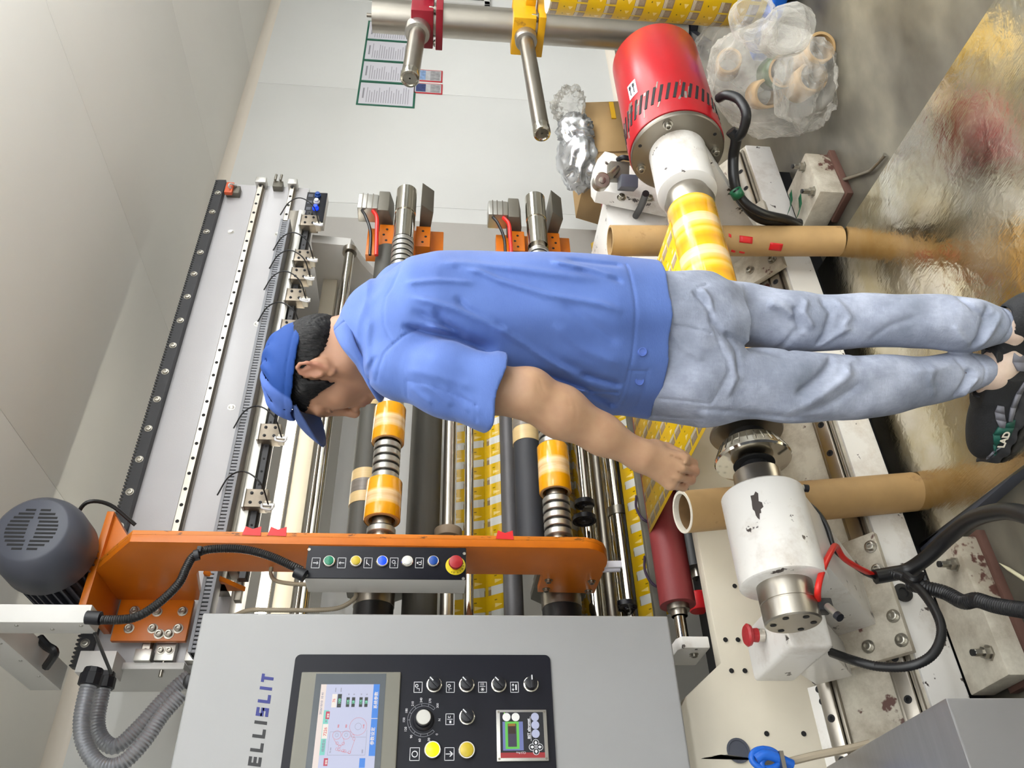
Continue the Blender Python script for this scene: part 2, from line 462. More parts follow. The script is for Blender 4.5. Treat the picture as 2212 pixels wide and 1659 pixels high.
# window high on the wall at the right edge of the frame
p = at(1058, 18, Y=WY - .02); zt = at(837, 0, Y=WY - .02).z
win = struct(MB().box((p.x, WY - .05, p.z), (p.x + 1.0, WY - .008, p.z + .045)).box((p.x, WY - .05, p.z), (p.x + .05, WY - .008, p.z + .95)).box((p.x, WY - .05, p.z + .905), (p.x + 1.0, WY - .008, p.z + .95)).box((p.x + .95, WY - .05, p.z), (p.x + 1, WY - .008, p.z + .95)).build('window_1', M['white'], bevel=.003))
MB().box((p.x + .05, WY - .02, p.z + .045), (p.x + .95, WY - .0125, p.z + .905)).build('pane', mat('window_glass_dark', (92, 90, 84), 0.08, spec=0.8), win)

# ------------------------------------------------------------------ slitting machine frame
YB = 2.50
mach = thing('slitting_machine_frame', 'long white film slitting machine frame with overhead toothed beam behind the man', 'machine', (1.8, 2.6, 0))
zrt = at(473.5, 391, Y=YB).z; zrb = at(494, 391, Y=YB).z
zr1t, zr1b = at(558, 405, Y=YB).z, at(575, 405, Y=YB).z
zr2t, zr2b = at(627, 410, Y=YB).z, at(641, 410, Y=YB).z
zbl = at(667, 415, Y=YB).z
xl, xr = at(172, 1445, Y=YB).x + .01, at(480, 396, Y=YB).x
MB().box((xl, YB, zbl), (xr, YB + .2, zrt - .008)).build('beam', M['beam'], mach, bevel=.004)
# toothed rack along the top edge of the beam
pl = [(xl - .015, zrb)]; pitch = .0125; nt = int((xr - xl + .01) / pitch)
for k in range(nt):
    a = xl - .015 + k * pitch
    pl += [(a, zrt - .008), (a + pitch * .3, zrt + .004), (a + pitch * .6, zrt + .004), (a + pitch * .85, zrt - .008)]
pl += [(xl - .015 + nt * pitch, zrb)]
MB().prism(pl, 'Y', YB - .032, YB - .001).build('gear_rack', M['steel_black'], mach, label='black toothed gear rack')
b0 = hexbolt(mach, (xl + .055, YB - .032, (zrt + zrb) / 2 - .002), (0, -1, 0), .0095, .006)
scatter(b0, [(k * .128, 0, 0) for k in range(1, 17)])
def lin_rail(zt, zb, y, x0, x1, par, pitch=.061, name='guide_rail', hole=.0062):
    h = zt - zb; c = (zt + zb) / 2
    prof = [(y, zb), (y - .014, zb + h * .06), (y - .018, zb + h * .2), (y - .027, zb + h * .12), (y - .03, zb + h * .2), (y - .03, zt - h * .2), (y - .027, zt - h * .12), (y - .018, zt - h * .2), (y - .014, zt - h * .06), (y, zt)]
    r = MB().prism(prof, 'X', x0, x1).build(name, M['steel'], par)
    hb = MB().lathe((x0 + .03, y - .0304, c), (0, -1, 0), [(0, hole), (.0006, hole), (.0006, hole * .62), (.0002, hole * .6)], 14).build('bolt_hole', M['slot'], r)
    for k in range(1, int((x1 - x0 - .03) / pitch) + 1):
        q = hb.copy(); COL.objects.link(q); q.location = (k * pitch, 0, 0); q.parent = r
    return r
for zt, zb in ((zr1t, zr1b), (zr2t, zr2b)):
    lin_rail(zt, zb, YB, xl + .005, xr - .035, mach)
    for xe in (xl + .0, xr - .03):
        MB().box((xe, YB - .045, zb - .006), (xe + .035, YB - .001, zt + .006)).build('rail_stop', M['alu'], mach, bevel=.002)
for (px, py) in ((588, 408),):
    p = at(602, 408, Y=YB)
    q = MB().box((p.x - .02, YB - .03, p.z - .022), (p.x + .02, YB, p.z + .022)); q.build('stop_block', M['grey_iron'], mach, bevel=.003)
    for dz in (-.012, .012): MB().cyl((p.x + .012, YB - .04, p.z + dz), (p.x + .05, YB - .04, p.z + dz), .006, n=12).build('stop_pin', M['bolt'], mach)
for (px, py) in ((499, 501), (600, 506), (500, 880), (556, 700)):
    p = at(px, py, Y=YB); MB().lathe(p, (0, -1, 0), [(-.001, .014), (.001, .014), (.001, .009), (.0004, .008), (.0004, .0001)], 18, caps=False).build('screw', M['alu'], mach)
# orange cable clamp at the beam end
p = at(506, 418, Y=YB)
c = MB().box((p.x - .03, YB - .03, p.z - .03), (p.x + .02, YB, p.z + .03)).build('limit_switch', M['grey_iron'], mach, bevel=.003)
MB().box((p.x - .045, YB - .044, p.z - .004), (p.x + .025, YB - .026, p.z + .03)).build('limit_switch_cover', mat('orange_red_plastic', (208, 92, 52), .4), mach, bevel=.003, label='orange red switch cover')
MB().tube([at(500, 408, Y=YB - .04), at(494, 402, Y=YB - .06), at(498, 397, Y=YB - .06), at(512, 402, Y=YB - .03)], .004).build('switch_lead', M['white'], mach)
# column and curved side frame carrying the far ends of the rollers
xc = at(700, 473, Y=2.6).x
xc = at(760, 476, Y=3.02).x
MB().box((xc - .9, 3.0, 0), (xc, 3.05, CZ - .45)).build('rear_column', mat('side_frame_grey', (176, 172, 166), .45, var=.02), mach, bevel=.003)
SX = 2.74
cur = [at(a, b, X=SX) for a, b in ((672, 523), (756, 531), (762, 540), (770, 553), (782, 570), (798, 588), (815, 603), (850, 622))]
poly = [(c_.y, c_.z) for c_ in cur] + [(cur[-1].y + .12, cur[-1].z - .1), (3.1, cur[-1].z - .1), (3.1, cur[0].z)]
MB().prism(poly, 'X', SX, SX + .05).build('side_frame', M['white'], mach, bevel=.002)
# lower side frame seen behind the man and between the rollers
MB().prism([(2.3, .15), (2.3, .42), (3.05, .42), (3.05, .15)], 'X', SX + .002, SX + .052).build('side_frame', M['white'], mach, bevel=.003)
# panels behind the rollers, towards the wall
MB().box((1.0, 3.0, 1.32), (2.2, 3.03, 1.66)).build('back_panel', mat('back_panel_grey', (196, 196, 194), .4), mach, bevel=.003)
p1 = at(655, 1180, Y=2.86); 
MB().box((.95, 2.86, 1.70), (2.74, 2.90, 1.735)).build('cross_bar', M['white'], mach, bevel=.002)
MB().box((.95, 2.80, 1.735), (2.74, 2.84, 1.80)).build('cross_bar', M['cream'], mach, bevel=.002)
# front panel with its sloping corner, low down
pt = at(1506, 1156, Y=1.9).z; c1 = at(1561, 1432, Y=1.9); c2 = at(1481, 1505, Y=1.9)
poly = [(2.25, .2), (2.25, pt), (c1.x, pt), (c2.x, c2.z), (c2.x - .03, c2.z + .02), (-1.2, c2.z + .02), (-1.2, .2)]
MB().prism(poly, 'Y', 1.9, 1.94).build('front_panel', M['cream'], mach, bevel=.002)
for px, py in ((1587, 1266), (1567, 1382), (1594, 1382), (1580, 1449), (1609, 1449), (1656, 1585), (1736, 1585), (1583, 500), (1716, 925), (1745, 920)):
    p = at(px, py, Y=1.899)
    MB().lathe(p, (0, -1, 0), [(0, .006), (.0012, .006), (.0014, .0001)], 12, caps=False).build('screw_hole', M['slot'], mach)
p = at(1594, 1622, Y=1.898)
MB().lathe(p, (0, -1, 0), [(0, .026), (.004, .027), (.004, .022), (.001, .021), (.001, .0001)], 28, caps=False).build('rubber_plug', M['motor'], mach)
# inner side cheek behind the front panel corner
MB().prism([(1.94, pt - .02), (2.5, pt - .02), (2.5, .1), (1.94, .1)], 'X', c1.x - .03, c1.x + .0).build('inner_cheek', M['cream'], mach, bevel=.002)
MB().prism([(1.94, pt - .015), (2.3, pt - .015), (2.3, .1), (1.94, .1)], 'X', c1.x - .28, c1.x - .25).build('inner_cheek', M['cream'], mach, bevel=.002)
# raised frame box at the far right end, in front of the wall
e = at(1306, 450, Y=1.9)
MB().box((e.x - .55, 1.882, .31), (e.x + .05, 2.3, e.z)).build('end_frame', M['white_chip'], mach, bevel=.006)

# sloping slide base: direction up the slope and its outward normal
SD = V((0, .157, .121)).normalized(); SN = V((0, -SD.z, SD.y)); S0 = V((0, 1.70, .167))
def SL(x, t, h=0.0): return V((x, 0, 0)) + S0 + SD * t + SN * h
base = thing('unwinder_slide_base', 'long sloping white bed with two steel slide rails under the parent film roll', 'machine bed', (0.6, 1.8, 0))
def slab(x0, x1, t0, t1, h0, h1, name, m, par, bevel=.002):
    c = (SL(x0, t0, h0) + SL(x1, t1, h1)) / 2
    return MB().obox(c, abs(x1 - x0) / 2, abs(t1 - t0) / 2, abs(h1 - h0) / 2, (1, 0, 0), SD, SN).build(name, m, par, bevel=bevel)
slab(-1.0, 2.42, 0, .235, -.03, 0, 'sloping_bed', M['white_dirty'], base)
slab(.15, .57, .237, .262, -.01, .016, 'edge_strip', M['white_chip'], base)
MB().box((-1.0, 1.695, .075), (2.42, 1.74, .168)).build('front_beam', M['white_chip'], base, bevel=.004)
MB().box((-1.0, 1.75, .0), (2.35, 1.89, .12)).build('plinth', M['slot'], base)
def slide(t, x0, x1):
    r = slab(x0, x1, t - .016, t + .016, 0.0, .022, 'slide_rail', M['steel'], base, .003)
    for s in (-1, 1): slab(x0, x1, t + s * .022 - .004, t + s * .022 + .004, 0.0, .012, 'rail_channel', M['steel_dark'], base, .001)
    h = MB().lathe(SL(x0 + .05, t, .0222), SN, [(0, .009), (.0006, .009), (.0006, .005), (-.0, .0048)], 14).build('bolt_hole', M['slot'], r)
    for k in range(1, int((x1 - x0) / .09)):
        q = h.copy(); COL.objects.link(q); q.location = (k * .09, 0, 0); q.parent = r
slide(.035, -1.0, 2.4); slide(.218, -1.0, 2.2)
# outrigger blocks bolted to the floor in front of the bed
def outrigger(name, label, xa, xb, ya, yb, zt, group=None):
    t = thing(name, label, 'machine foot', ((xa + xb) / 2, (ya + yb) / 2, 0))
    MB().box((xa, ya, .02), (xb, yb, zt)).build('block', M['white_dirty'], t, bevel=.006)
    MB().box((xa - .01, ya - .008, 0), (xb + .012, yb - .05, .02)).build('ground_plate', mat('rusty_plate', (86, 58, 48), .8, var=.2), t, bevel=.002)
    for fx in (.18, .82):
        p = V((xa + (xb - xa) * fx, ya + .03, zt))
        MB().lathe(p, (0, 0, 1), [(0, .017), (.004, .017), (.004, .013), (.016, .013), (.016, .008), (.034, .008), (.036, .006)], 6).build('levelling_bolt', M['bolt'], t, sharp=20)
        MB().cyl(p + V((0, 0, .016)), p + V((0, 0, .04)), .007, n=14).build('stud', M['steel_black'], t)
    return t
outrigger('outrigger_foot', 'grimy white steel block with two levelling bolts beside the black cable bundle', .49, .80, 1.55, 1.692, .075)
p = at(1765, 362, Z=.1)
outrigger('outrigger_foot', 'chipped white steel block with green tape scraps on the bare floor near the brake', 1.93, 2.12, 1.50, 1.66, .10)

# shiny aluminium plate the man stands on
def plate_mat():
    n = NT('worn_mirror_aluminium'); co = n.coord(); b = n.b
    f = n.noise(n.mapping(co, (1, 1.6, 1)), 3.2, 5, .6, .5)
    n.put(b.inputs['Base Color'], n.ramp(f, [(.35, lin((196, 184, 150))), (.6, lin((222, 218, 206)))]))
    b.inputs['Metallic'].default_value = 1
    n.put(b.inputs['Roughness'], n.ramp(n.noise(co, 5, 5, .6), [(.3, (.10, .10, .10)), (.7, (.27, .27, .27))]))
    h = n.math('ADD', n.math('MULTIPLY', n.noise(n.mapping(co, (1, 1, 1), (0, 0, .6)), 26, 3, .5, .3), 1.0), n.math('MULTIPLY', n.noise(n.mapping(co, (30, 3, 1), (0, 0, .5)), 8, 2), .16))
    n.bump(h, .35, .004)
    return n.m
A = [at(1958, 1186, Z=.04), at(1766, 584, Z=.04), at(2085, 40, Z=.04), at(2420, 0, Z=.04), at(2150, 1050, Z=.04)]
pa, pb_ = V((.868, 1.742)), V((1.832, 1.735)); pc = V((1.72, .70)); pd = V((.80, .72))
pp = MB(); pp.prism([tuple(pa), tuple(pb_), tuple(pc), tuple(pd)], 'Z', .03, .04)
plate = tag(pp.build('floor_plate', plate_mat(), bevel=.001), 'dented mirror-like aluminium floor plate under the man', 'metal plate')
move_to(plate, (1.3, 1.2, .03))
fp = thing('plate_support', 'low black rubber base carrying the shiny floor plate', 'base', (1.3, 1.2, 0))
MB().prism([(.882, 1.72), (1.81, 1.715), (1.70, .72), (.815, .74)], 'Z', 0, .03).build('rubber_base', M['rubber'], fp, bevel=.002)
MB().box((.842, .80, 0), (.862, 1.74, .034)).build('edge_strip', M['motor'], fp, bevel=.002)

# wall notices
def wp(x, y, d=.0): return at(x, y, Y=WY - .0125 - d)
nb = [(800, 45, 789, 86), (789, 87, 783, 130), (783, 132, 776, 176), (776, 178, 766, 226)]
zt = wp(783, 131).z; zb = wp(903, 131).z
edges = [6.05, 0, 0, 0, 0]
xs = [wp(785, y).x for y in (228, 177, 131, 86, 44)]
nm = ['leftmost', 'second from the left', 'third from the left', 'rightmost']
grn = mat('green_frame', (30, 100, 78), .5)
for i in range(4):
    a, b = xs[i], xs[i + 1]
    t = thing('notice_sheet', ['typed white notice in green frame, leftmost of the four in the wall row', 'typed white notice in green frame, second from left in the wall row', 'typed notice in green frame partly behind the upper steel arm, third in the row', 'typed notice in green frame next to the steel pole, rightmost in the row'][i], 'notice', ((a + b) / 2, WY - .013, (zt + zb) / 2), 'green framed notices on the back wall')
    MB().box((a + .003, WY - .0165, zb), (b - .003, WY - .0125, zt)).build('frame', grn, t, bevel=.001)
    MB().box((a + .016, WY - .0185, zb + .014), (b - .016, WY - .0155, zt - .014)).build('sheet', M['paperw'], t)
    ln = MB(); rnd = random.Random(i)
    for k in range(19):
        z = zt - .05 - k * (zt - zb - .08) / 19
        w_ = (b - a - .07) * (0.45 + .5 * rnd.random())
        if k in (0,): continue
        ln.box((a + .035, WY - .0192, z), (a + .035 + w_, WY - .0184, z + .004))
    ln.box(((a + b) / 2 - .06, WY - .0192, zt - .045), ((a + b) / 2 + .06, WY - .0184, zt - .034))
    ln.build('print_lines', mat('grey_print', (150, 148, 156), .7), t)
redf = mat('red_frame', (196, 48, 56), .5)
for i, (y0, y1, lab) in enumerate([(203, 181, 'small red-framed card with a dark blue picture, left one of the pair'), (177, 152, 'small red-framed card with a pale blue picture, right one of the pair')]):
    a, b = wp(925, y0).x, wp(925, y1).x; z1, z0 = wp(893, (y0 + y1) / 2).z, wp(956, (y0 + y1) / 2).z
    t = thing('photo_card', lab, 'notice', ((a + b) / 2, WY - .013, (z0 + z1) / 2), 'red framed cards on the back wall')
    MB().box((a, WY - .0165, z0), (b, WY - .0125, z1)).build('frame', redf, t, bevel=.001)
    MB().box((a + .01, WY - .0185, z0 + .01), (b - .01, WY - .0155, z1 - .01)).build('sheet', mat('card_grey', (190, 190, 192), .5, var=.2, vscale=20), t)
    MB().box((a + .016, WY - .0192, z1 - (z1 - z0) * .42), (b - .016, WY - .0184, z1 - .018)).build('picture', mat('card_picture', ((52, 62, 110), (128, 156, 196))[i], .5, var=.3, vscale=40), t)
    MB().box((a + .016, WY - .0192, z0 + .018), (b - .016, WY - .0184, z0 + (z1 - z0) * .42)).build('picture', mat('card_picture_low', (158, 156, 158), .5, var=.3, vscale=30), t)
def Z_(x, Y, y=1100.): return at(x, y, Y=Y).z
def dep(p): return p.x * .606 + p.y * .790 - (p.z - CAMZ) * .09
def wpx(w, p): return w * dep(p) / F_PX / 2          # half of a pixel width -> radius in metres at p
XL, XR = 0.86, 2.46                                   # inner faces of the machine's side frames

def roller(label, px, wide, Y, m, x0=XL, x1=XR, y=1100., name='guide_roller', ends=True, bands=None, group=None, stub=.03, cat='roller'):
    p = at(px, y, Y=Y); r = wpx(wide, p); z = p.z
    t = thing(name, label, cat, ((x0 + x1) / 2, Y, z), group)
    MB().cyl((x0, Y, z), (x1, Y, z), r, n=40).build('roller_body', m, t)
    if ends:
        for a, b in ((x0 - stub, x0), (x1, x1 + stub)):
            MB().cyl((a, Y, z), (b, Y, z), r * .45, n=20).build('journal', M['steel'], t)
    for (a, b, mm, k) in bands or ():
        MB().cyl((a, Y, z), (b, Y, z), r + k, n=40).build('film_band', mm, t)
    return t, V((0, Y, z)), r

# ---- overhead bar, lamp and slotted duct
bar, bc, br = roller('long chromed round bar under the overhead beam, at head height', 672, 27, 2.6, M['chrome'], .9, 2.70, 1170., 'round_bar', cat='bar')
f = MB().cyl((2.71, 2.6, bc.z), (2.738, 2.6, bc.z), br * 1.5, n=32); f.build('end_flange', M['steel'], bar)
lamp = thing('led_tube_lamp', 'lit white tube lamp glowing under the overhead beam behind the cap', 'lamp', (1.6, 2.75, 1.83))
zz = Z_(603, 2.75)
MB().cyl((1.0, 2.75, zz), (2.30, 2.75, zz), .0125, n=20).build('tube', M['glow'], lamp)
MB().box((.95, 2.765, zz - .012), (2.35, 2.79, zz + .03)).build('lamp_body', M['white'], lamp, bevel=.003)
for a in (.97, 2.30): MB().cyl((a, 2.75, zz), (a + .03, 2.75, zz), .0145, n=20).build('end_cap', M['alu'], lamp)

duct = thing('slotted_wiring_duct', 'long grey slotted wiring duct running below the toothed beam', 'duct', (1.7, 2.34, 1.9))
dzt, dzb = at(569, 667, Y=2.34).z, at(580, 667, Y=2.34).z
dx0, dx1 = at(404, 1410, Y=2.34).x, at(617, 475, Y=2.34).x
gy = mat('grey_duct_pvc', (142, 144, 150), .5)
MB().box((dx0, 2.342, dzb - .004), (dx1, 2.40, dzt + .001)).build('trough', M['slot'], duct)
MB().box((dx0, 2.334, dzt - .004), (dx1, 2.40, dzt + .006)).build('cover', gy, duct, bevel=.0015)
MB().box((dx0, 2.334, dzb - .014), (dx1, 2.40, dzb - .004)).build('lower_rib', gy, duct, bevel=.0015)
fing = MB().box((dx0, 2.336, dzb - .006), (dx0 + .0078, 2.342, dzt - .003)).build('finger', gy, duct)
n = int((dx1 - dx0) / .0125)
for k in range(1, min(n, 290)):
    q = fing.copy(); COL.objects.link(q); q.location = (k * .0125, 0, 0); q.parent = duct
# carrier channel and dark rail for the pointers
car = thing('pointer_carrier_rail', 'grey steel channel with dark guide rail below the wiring duct', 'rail', (1.7, 2.40, 1.84))
cz = [at(x, 667, Y=2.40).z for x in (582, 605, 622, 640)]
cx0, cx1 = 1.03, at(628, 458, Y=2.40).x
MB().box((cx0, 2.39, cz[1]), (cx1, 2.49, cz[0] - .003)).build('channel', M['steel_dark'], car, bevel=.002)
MB().box((cx0 + .04, 2.385, cz[2]), (cx1, 2.46, cz[1] - .001)).build('strip', M['alu'], car, bevel=.001)
lr = lin_rail(cz[2] - .001, cz[3], 2.42, cx0 + .02, cx1, car, .05, 'dark_rail', .004)
lr.data.materials[0] = M['steel_black']
MB().box((1.0, 2.44, cz[3] + .02), (1.09, 2.47, cz[1] - .02)).build('end_bracket', M['steel_dark'], car, bevel=.003)

beige = mat('pointer_housing', (138, 128, 114), .4, metal=.7, var=.08, vscale=40)
def laser(px, py, first=None, label=''):
    p = at(px, py, Y=2.36)
    if first is not None:
        return copy_tree(first, loc=p, label=label)
    t = thing('laser_pointer', label, 'laser pointer', p, 'laser pointers on the rail')
    MB().box(p + V((-.033, 0, -.036)), p + V((.033, .045, .036))).build('clamp_plate', beige, t, bevel=.004)
    MB().box(p + V((-.036, -.004, .034)), p + V((.033, .045, .041))).build('lip', M['alu'], t, bevel=.002)
    for sx in (-1, 1):
        for sz in (-1, 1): hexbolt(t, p + V((sx * .017, 0, sz * .016)), (0, -1, 0), .004, .004, m=M['steel_black'])
    MB().box(p + V((-.038, -.004, -.05)), p + V((-.012, .03, -.03))).build('bracket', M['cream'], t, bevel=.002)
    MB().cyl(p + V((-.028, -.002, -.062)), p + V((-.028, -.002, -.028)), .0075, n=16).build('barrel', M['alu'], t)
    MB().tube([p + V((-.028, -.004, -.058)), p + V((-.05, -.016, -.058)), p + V((-.048, -.02, -.03)), p + V((-.03, -.012, -.024))], .0035).build('white_lead', M['line_white'], t)
    MB().tube([p + V((-.03, -.012, -.045)), p + V((.02, -.06, -.02)), p + V((.055, -.07, .035)), p + V((.045, -.05, .085)), p + V((-.01, -.028, .115))], .0026).build('lead', M['cable'], t)
    return t
l0 = laser(553, 1075, None, 'laser pointer block nearest the orange arm')
for (a, b, s) in ((583, 932, 'laser pointer block just left of the blue cap peak'), (627, 704, 'laser pointer block right above the back of the cap'), (638, 636, 'third laser pointer block from the far end of the rail'), (648, 590, 'second laser pointer block from the far end of the rail cluster'), (655, 551, 'laser pointer block at the far side of the middle cluster'), (668, 475, 'laser pointer block below the far small switch box')):
    laser(a, b, l0, s)
# switch box at the far end of the beam
p = at(684, 432, Y=2.47)
sb = thing('switch_box', 'small black-faced switch box with blue and white buttons at the far beam end', 'switch box', p)
MB().box(p + V((-.15, 0, -.045)), p + V((.045, .05, .045))).build('case', M['white'], sb, bevel=.003)
MB().box(p + V((-.15, -.006, -.045)), p + V((.045, .0, .045))).build('face', M['panel_black'], sb, bevel=.002)
for dx, mm in ((.02, 'btn_blue'), (-.025, 'btn_white'), (-.068, 'btn_blue_lit')):
    b_ = MB().lathe(p + V((dx, -.006, -.004)), (0, -1, 0), [(0, .014), (.008, .014), (.010, .011), (.018, .0105), (.02, .009)], 20).build('button', M[mm], sb)
    MB().box(p + V((dx - .010, -.007, .018)), p + V((dx + .010, -.006, .038))).build('icon_plate', M['motor'], sb)

# ---- rollers between the beam and the front panel (top to bottom)
TB = [('wound', 1.36, 1.50), ('wound', 1.73, 1.87), ('wound', 2.12, 2.26)]
tan = mat('film_on_roller', (206, 178, 128), .35, var=.08, stretch=(40, 1, 1), vscale=3)
tanm = mat('film_on_roller_mid', (120, 112, 104), .3, var=.3, stretch=(60, 1, 1), vscale=3)
def lay(Y, px, y, r_, lanes, t, pos):
    pass
y1 = roller('dark grey rubber roller with cream film bands behind the upper film rolls', 786, 64, 2.34, M['rubber_grey'], name='lay_on_roller', y=1100., x0=1.10)
for a in (1.335, 1.715, 2.1):
    Y, z, r = y1[1].y, y1[1].z, y1[2]
    MB().cyl((a - .062, Y, z), (a + .062, Y, z), r + .002, n=40).build('film_band', tan, y1[0])
    MB().cyl((a - .024, Y, z), (a + .022, Y, z), r + .0026, n=40).build('film_band', tanm, y1[0])
roller('thick dark drum below the upper film rolls', 913, 72, 2.46, M['rubber_grey'], 0.86, 2.46, 1140., 'contact_drum')
g1 = roller('bright chromed guide roller just below the thick drum', 969, 27, 2.42, M['steel'], name='guide_roller', y=1100)
gx = at(963, 1152, Y=2.42).x
MB().cyl((gx - .02, 2.42, g1[1].z), (gx + .012, 2.42, g1[1].z), .046, n=36).build('bearing_collar', mat('sand_cast_collar', (128, 112, 92), .6), g1[0], bevel=.004)
roller('second bright chromed guide roller in front of the yellow slit film', 1013, 20, 2.38, M['chrome'], y=1100)
roller('wide mirror roller behind the two chromed guide rollers', 1016, 56, 2.66, M['chrome'], y=1100)
roller('dark brushed drum left of the lower rewind shaft', 1103, 40, 2.5, mat('graphite_drum', (84, 82, 84), .5, .3, var=.08), y=1100, name='contact_drum')
y2 = roller('dark rubber roller with cream film bands behind the lower film roll', 1145, 62, 2.36, M['rubber_navy'], name='lay_on_roller', y=1100, x0=1.10)
for a in (1.62,):
    Y, z, r = y2[1].y, y2[1].z, y2[2]
    MB().cyl((a - .078, Y, z), (a + .062, Y, z), r + .002, n=40).build('film_band', tan, y2[0])
    MB().cyl((a - .02, Y, z), (a + .022, Y, z), r + .0026, n=40).build('film_band', tanm, y2[0])
roller('large mirror chrome roller below the lower rewind shaft', 1268, 48, 2.56, M['chrome'], y=1100)
roller('slim steel guide bar right below the black spoked wheels', 1299, 24, 2.42, M['steel_dark'], y=1100)
br_ = roller('wide mirror roller with a steel clamp band under the guide bar', 1334, 44, 2.5, M['chrome'], y=1100)
p = at(1318, 1118, Y=2.5); MB().cyl((p.x - .0, 2.5, br_[1].z), (p.x + .032, 2.5, br_[1].z), br_[2] + .004, n=40).build('clamp_band', M['steel_dark'], br_[0])
sb_ = thing('square_bar', 'dark square bar with a violet wire wound around it', 'bar', (1.7, 2.32, Z_(1395, 2.32)))
z = Z_(1393, 2.32)
MB().box((.80, 2.31, z - .018), (2.7, 2.335, z + .018)).build('bar', M['grey_iron'], sb_, bevel=.002)
wr = []
for k in range(6):
    a = .95 + k * .22
    MB().tube([(a, 2.30, z - .02), (a + .03, 2.285, z - .005), (a + .05, 2.28, z + .025), (a + .10, 2.30, z + .034), (a + .16, 2.33, z + .02)], .0045).build('wire_loop', M['cable_violet'], sb_)
rr = roller('dark red rubber roller leading the yellow film out of the machine', 1455, 76, 1.995, M['rubber_red'], at(1465, 1308, Y=1.995).x, 2.6, 1250., 'nip_roller')
rx = at(1465, 1308, Y=1.995).x
r0 = rr[1]
MB().cyl((rx - .015, r0.y, r0.z), (rx + .001, r0.y, r0.z), rr[2] * .62, n=28).build('bearing', M['steel_dark'], rr[0])
MB().cyl((rx - .11, r0.y, r0.z), (rx, r0.y, r0.z), .015, n=24).build('shaft_end', M['chrome'], rr[0])
MB().cyl((rx - .03, r0.y, r0.z), (rx, r0.y, r0.z), .021, n=24).build('collar', M['steel'], rr[0])
bk = thing('roller_bracket', 'white steel bracket holding the red roller shaft beside the cabinet', 'bracket', (.8, 2.12, .5))
MB().prism([(1.945, r0.z - .05), (1.945, r0.z + .02), (1.965, r0.z + .03), (2.08, r0.z + .03), (2.08, r0.z - .05)], 'X', rx - .13, rx - .10).build('plate', M['white_chip'], bk, bevel=.004)
hexbolt(bk, (rx - .13, 1.99, r0.z - .02), (-1, 0, 0), .008, .008)
MB().box((.60, 1.95, pt - .13), (.78, 2.2, pt - .12)).build('shelf', M['white_dirty'], bk, bevel=.002)
MB().box((.62, 1.96, .2), (2.3, 2.45, pt - .16)).build('recess_shade_block', M['slot'], mach)  # near-black block fills the recess, its shade put in as colour
roller('black rubber roller half hidden behind the red roller', 1500, 60, 2.40, M['rubber'], 1.1, 2.6, 1200., 'pressure_roller')
redcap = thing('red_hand_wheel', 'red plastic end cap behind the red roller shaft', 'cap', (1.1, 2.4, .45))
p = at(1512, 1320, Y=2.38); MB().lathe(p, (1, 0, 0), [(0, .03), (.012, .038), (.05, .04), (.055, .036)], 30).build('cap', M['tape_red'], redcap)

# black spoked wheels
def wheel(px, py, Y, r, label):
    p = at(px, py, Y=Y)
    t = thing('spoked_wheel', label, 'wheel', p, 'spoked wheels under the lower shaft')
    MB().lathe(p, (-1, 0, 0), [(-.008, r), (.008, r), (.008, r * .80), (-.008, r * .80), (-.008, r)], 40, caps=False).build('rim', M['black'], t)
    MB().lathe(p, (-1, 0, 0), [(-.008, r * .62), (.006, r * .62), (.008, r * .25), (.012, r * .22), (.012, .001)], 32, caps=False).build('hub', M['black'], t)
    for k in range(10):
        th = 2 * PI * k / 10
        q = p + V((0, math.cos(th), math.sin(th))) * r * .71
        MB().obox(q, .006, r * .12, r * .09, (1, 0, 0), V((0, math.cos(th), math.sin(th))), V((0, -math.sin(th), math.cos(th)))).build('spoke', M['black'], t)
    return t
wt = wheel(1262, 1088, 2.40, .034, 'small black spoked wheel, upper of the touching pair')
MB().box(V(wt.location) + V((-.016, -.004, -.03)), V(wt.location) + V((-.004, .03, .0))).build('axle_bracket', M['grey_iron'], wt, bevel=.002)
wheel(1262, 1122, 2.39, .040, 'black spoked wheel, nearer one of the touching pair')
wheel(1352, 1308, 2.45, .036, 'black spoked wheel low beside the cabinet edge')

# ---- slit film running between the rollers
def web(label, pts, x0, x1, m, name='film_web', lanes=None):
    """film stretched along a side-view path of (Y, Z) points"""
    L = [0]
    for i in range(1, len(pts)): L.append(L[-1] + math.dist(pts[i], pts[i - 1]))
    b = MB()
    for (a, c) in (lanes or [(x0, x1)]):
        for i in range(len(pts) - 1):
            (ya, za), (yb, zb) = pts[i], pts[i + 1]
            b.add([(a, ya, za), (c, ya, za), (c, yb, zb), (a, yb, zb)], [(0, 1, 2, 3)], [[(a, L[i]), (c, L[i]), (c, L[i + 1]), (a, L[i + 1])]])
    o = b.build(name, m, solid=.0006)
    tag(o, label, 'film'); move_to(o, ((x0 + x1) / 2, pts[0][0], pts[0][1])); return o
web('yellow printed slit film with clear squares hanging behind the guide rollers', [(2.52, Z_(1092, 2.52)), (2.57, Z_(1048, 2.57)), (2.60, Z_(985, 2.6))], .92, 2.68, M['film_clear'])
web('vertical yellow and clear film behind the lower rewind rolls', [(2.44, Z_(1170, 2.44)), (2.6, Z_(1250, 2.6))], .92, 2.68, M['film_clear'])
web('slit film with clear squares running behind the dark square bar', [(2.44, Z_(1350, 2.44)), (2.34, Z_(1425, 2.34))], .92, 2.68, M['film_clear'])
web('lowest strip of film behind the wide clamp-band roller', [(2.66, Z_(1285, 2.66)), (2.56, Z_(1380, 2.56))], .92, 2.68, M['film_clear'])

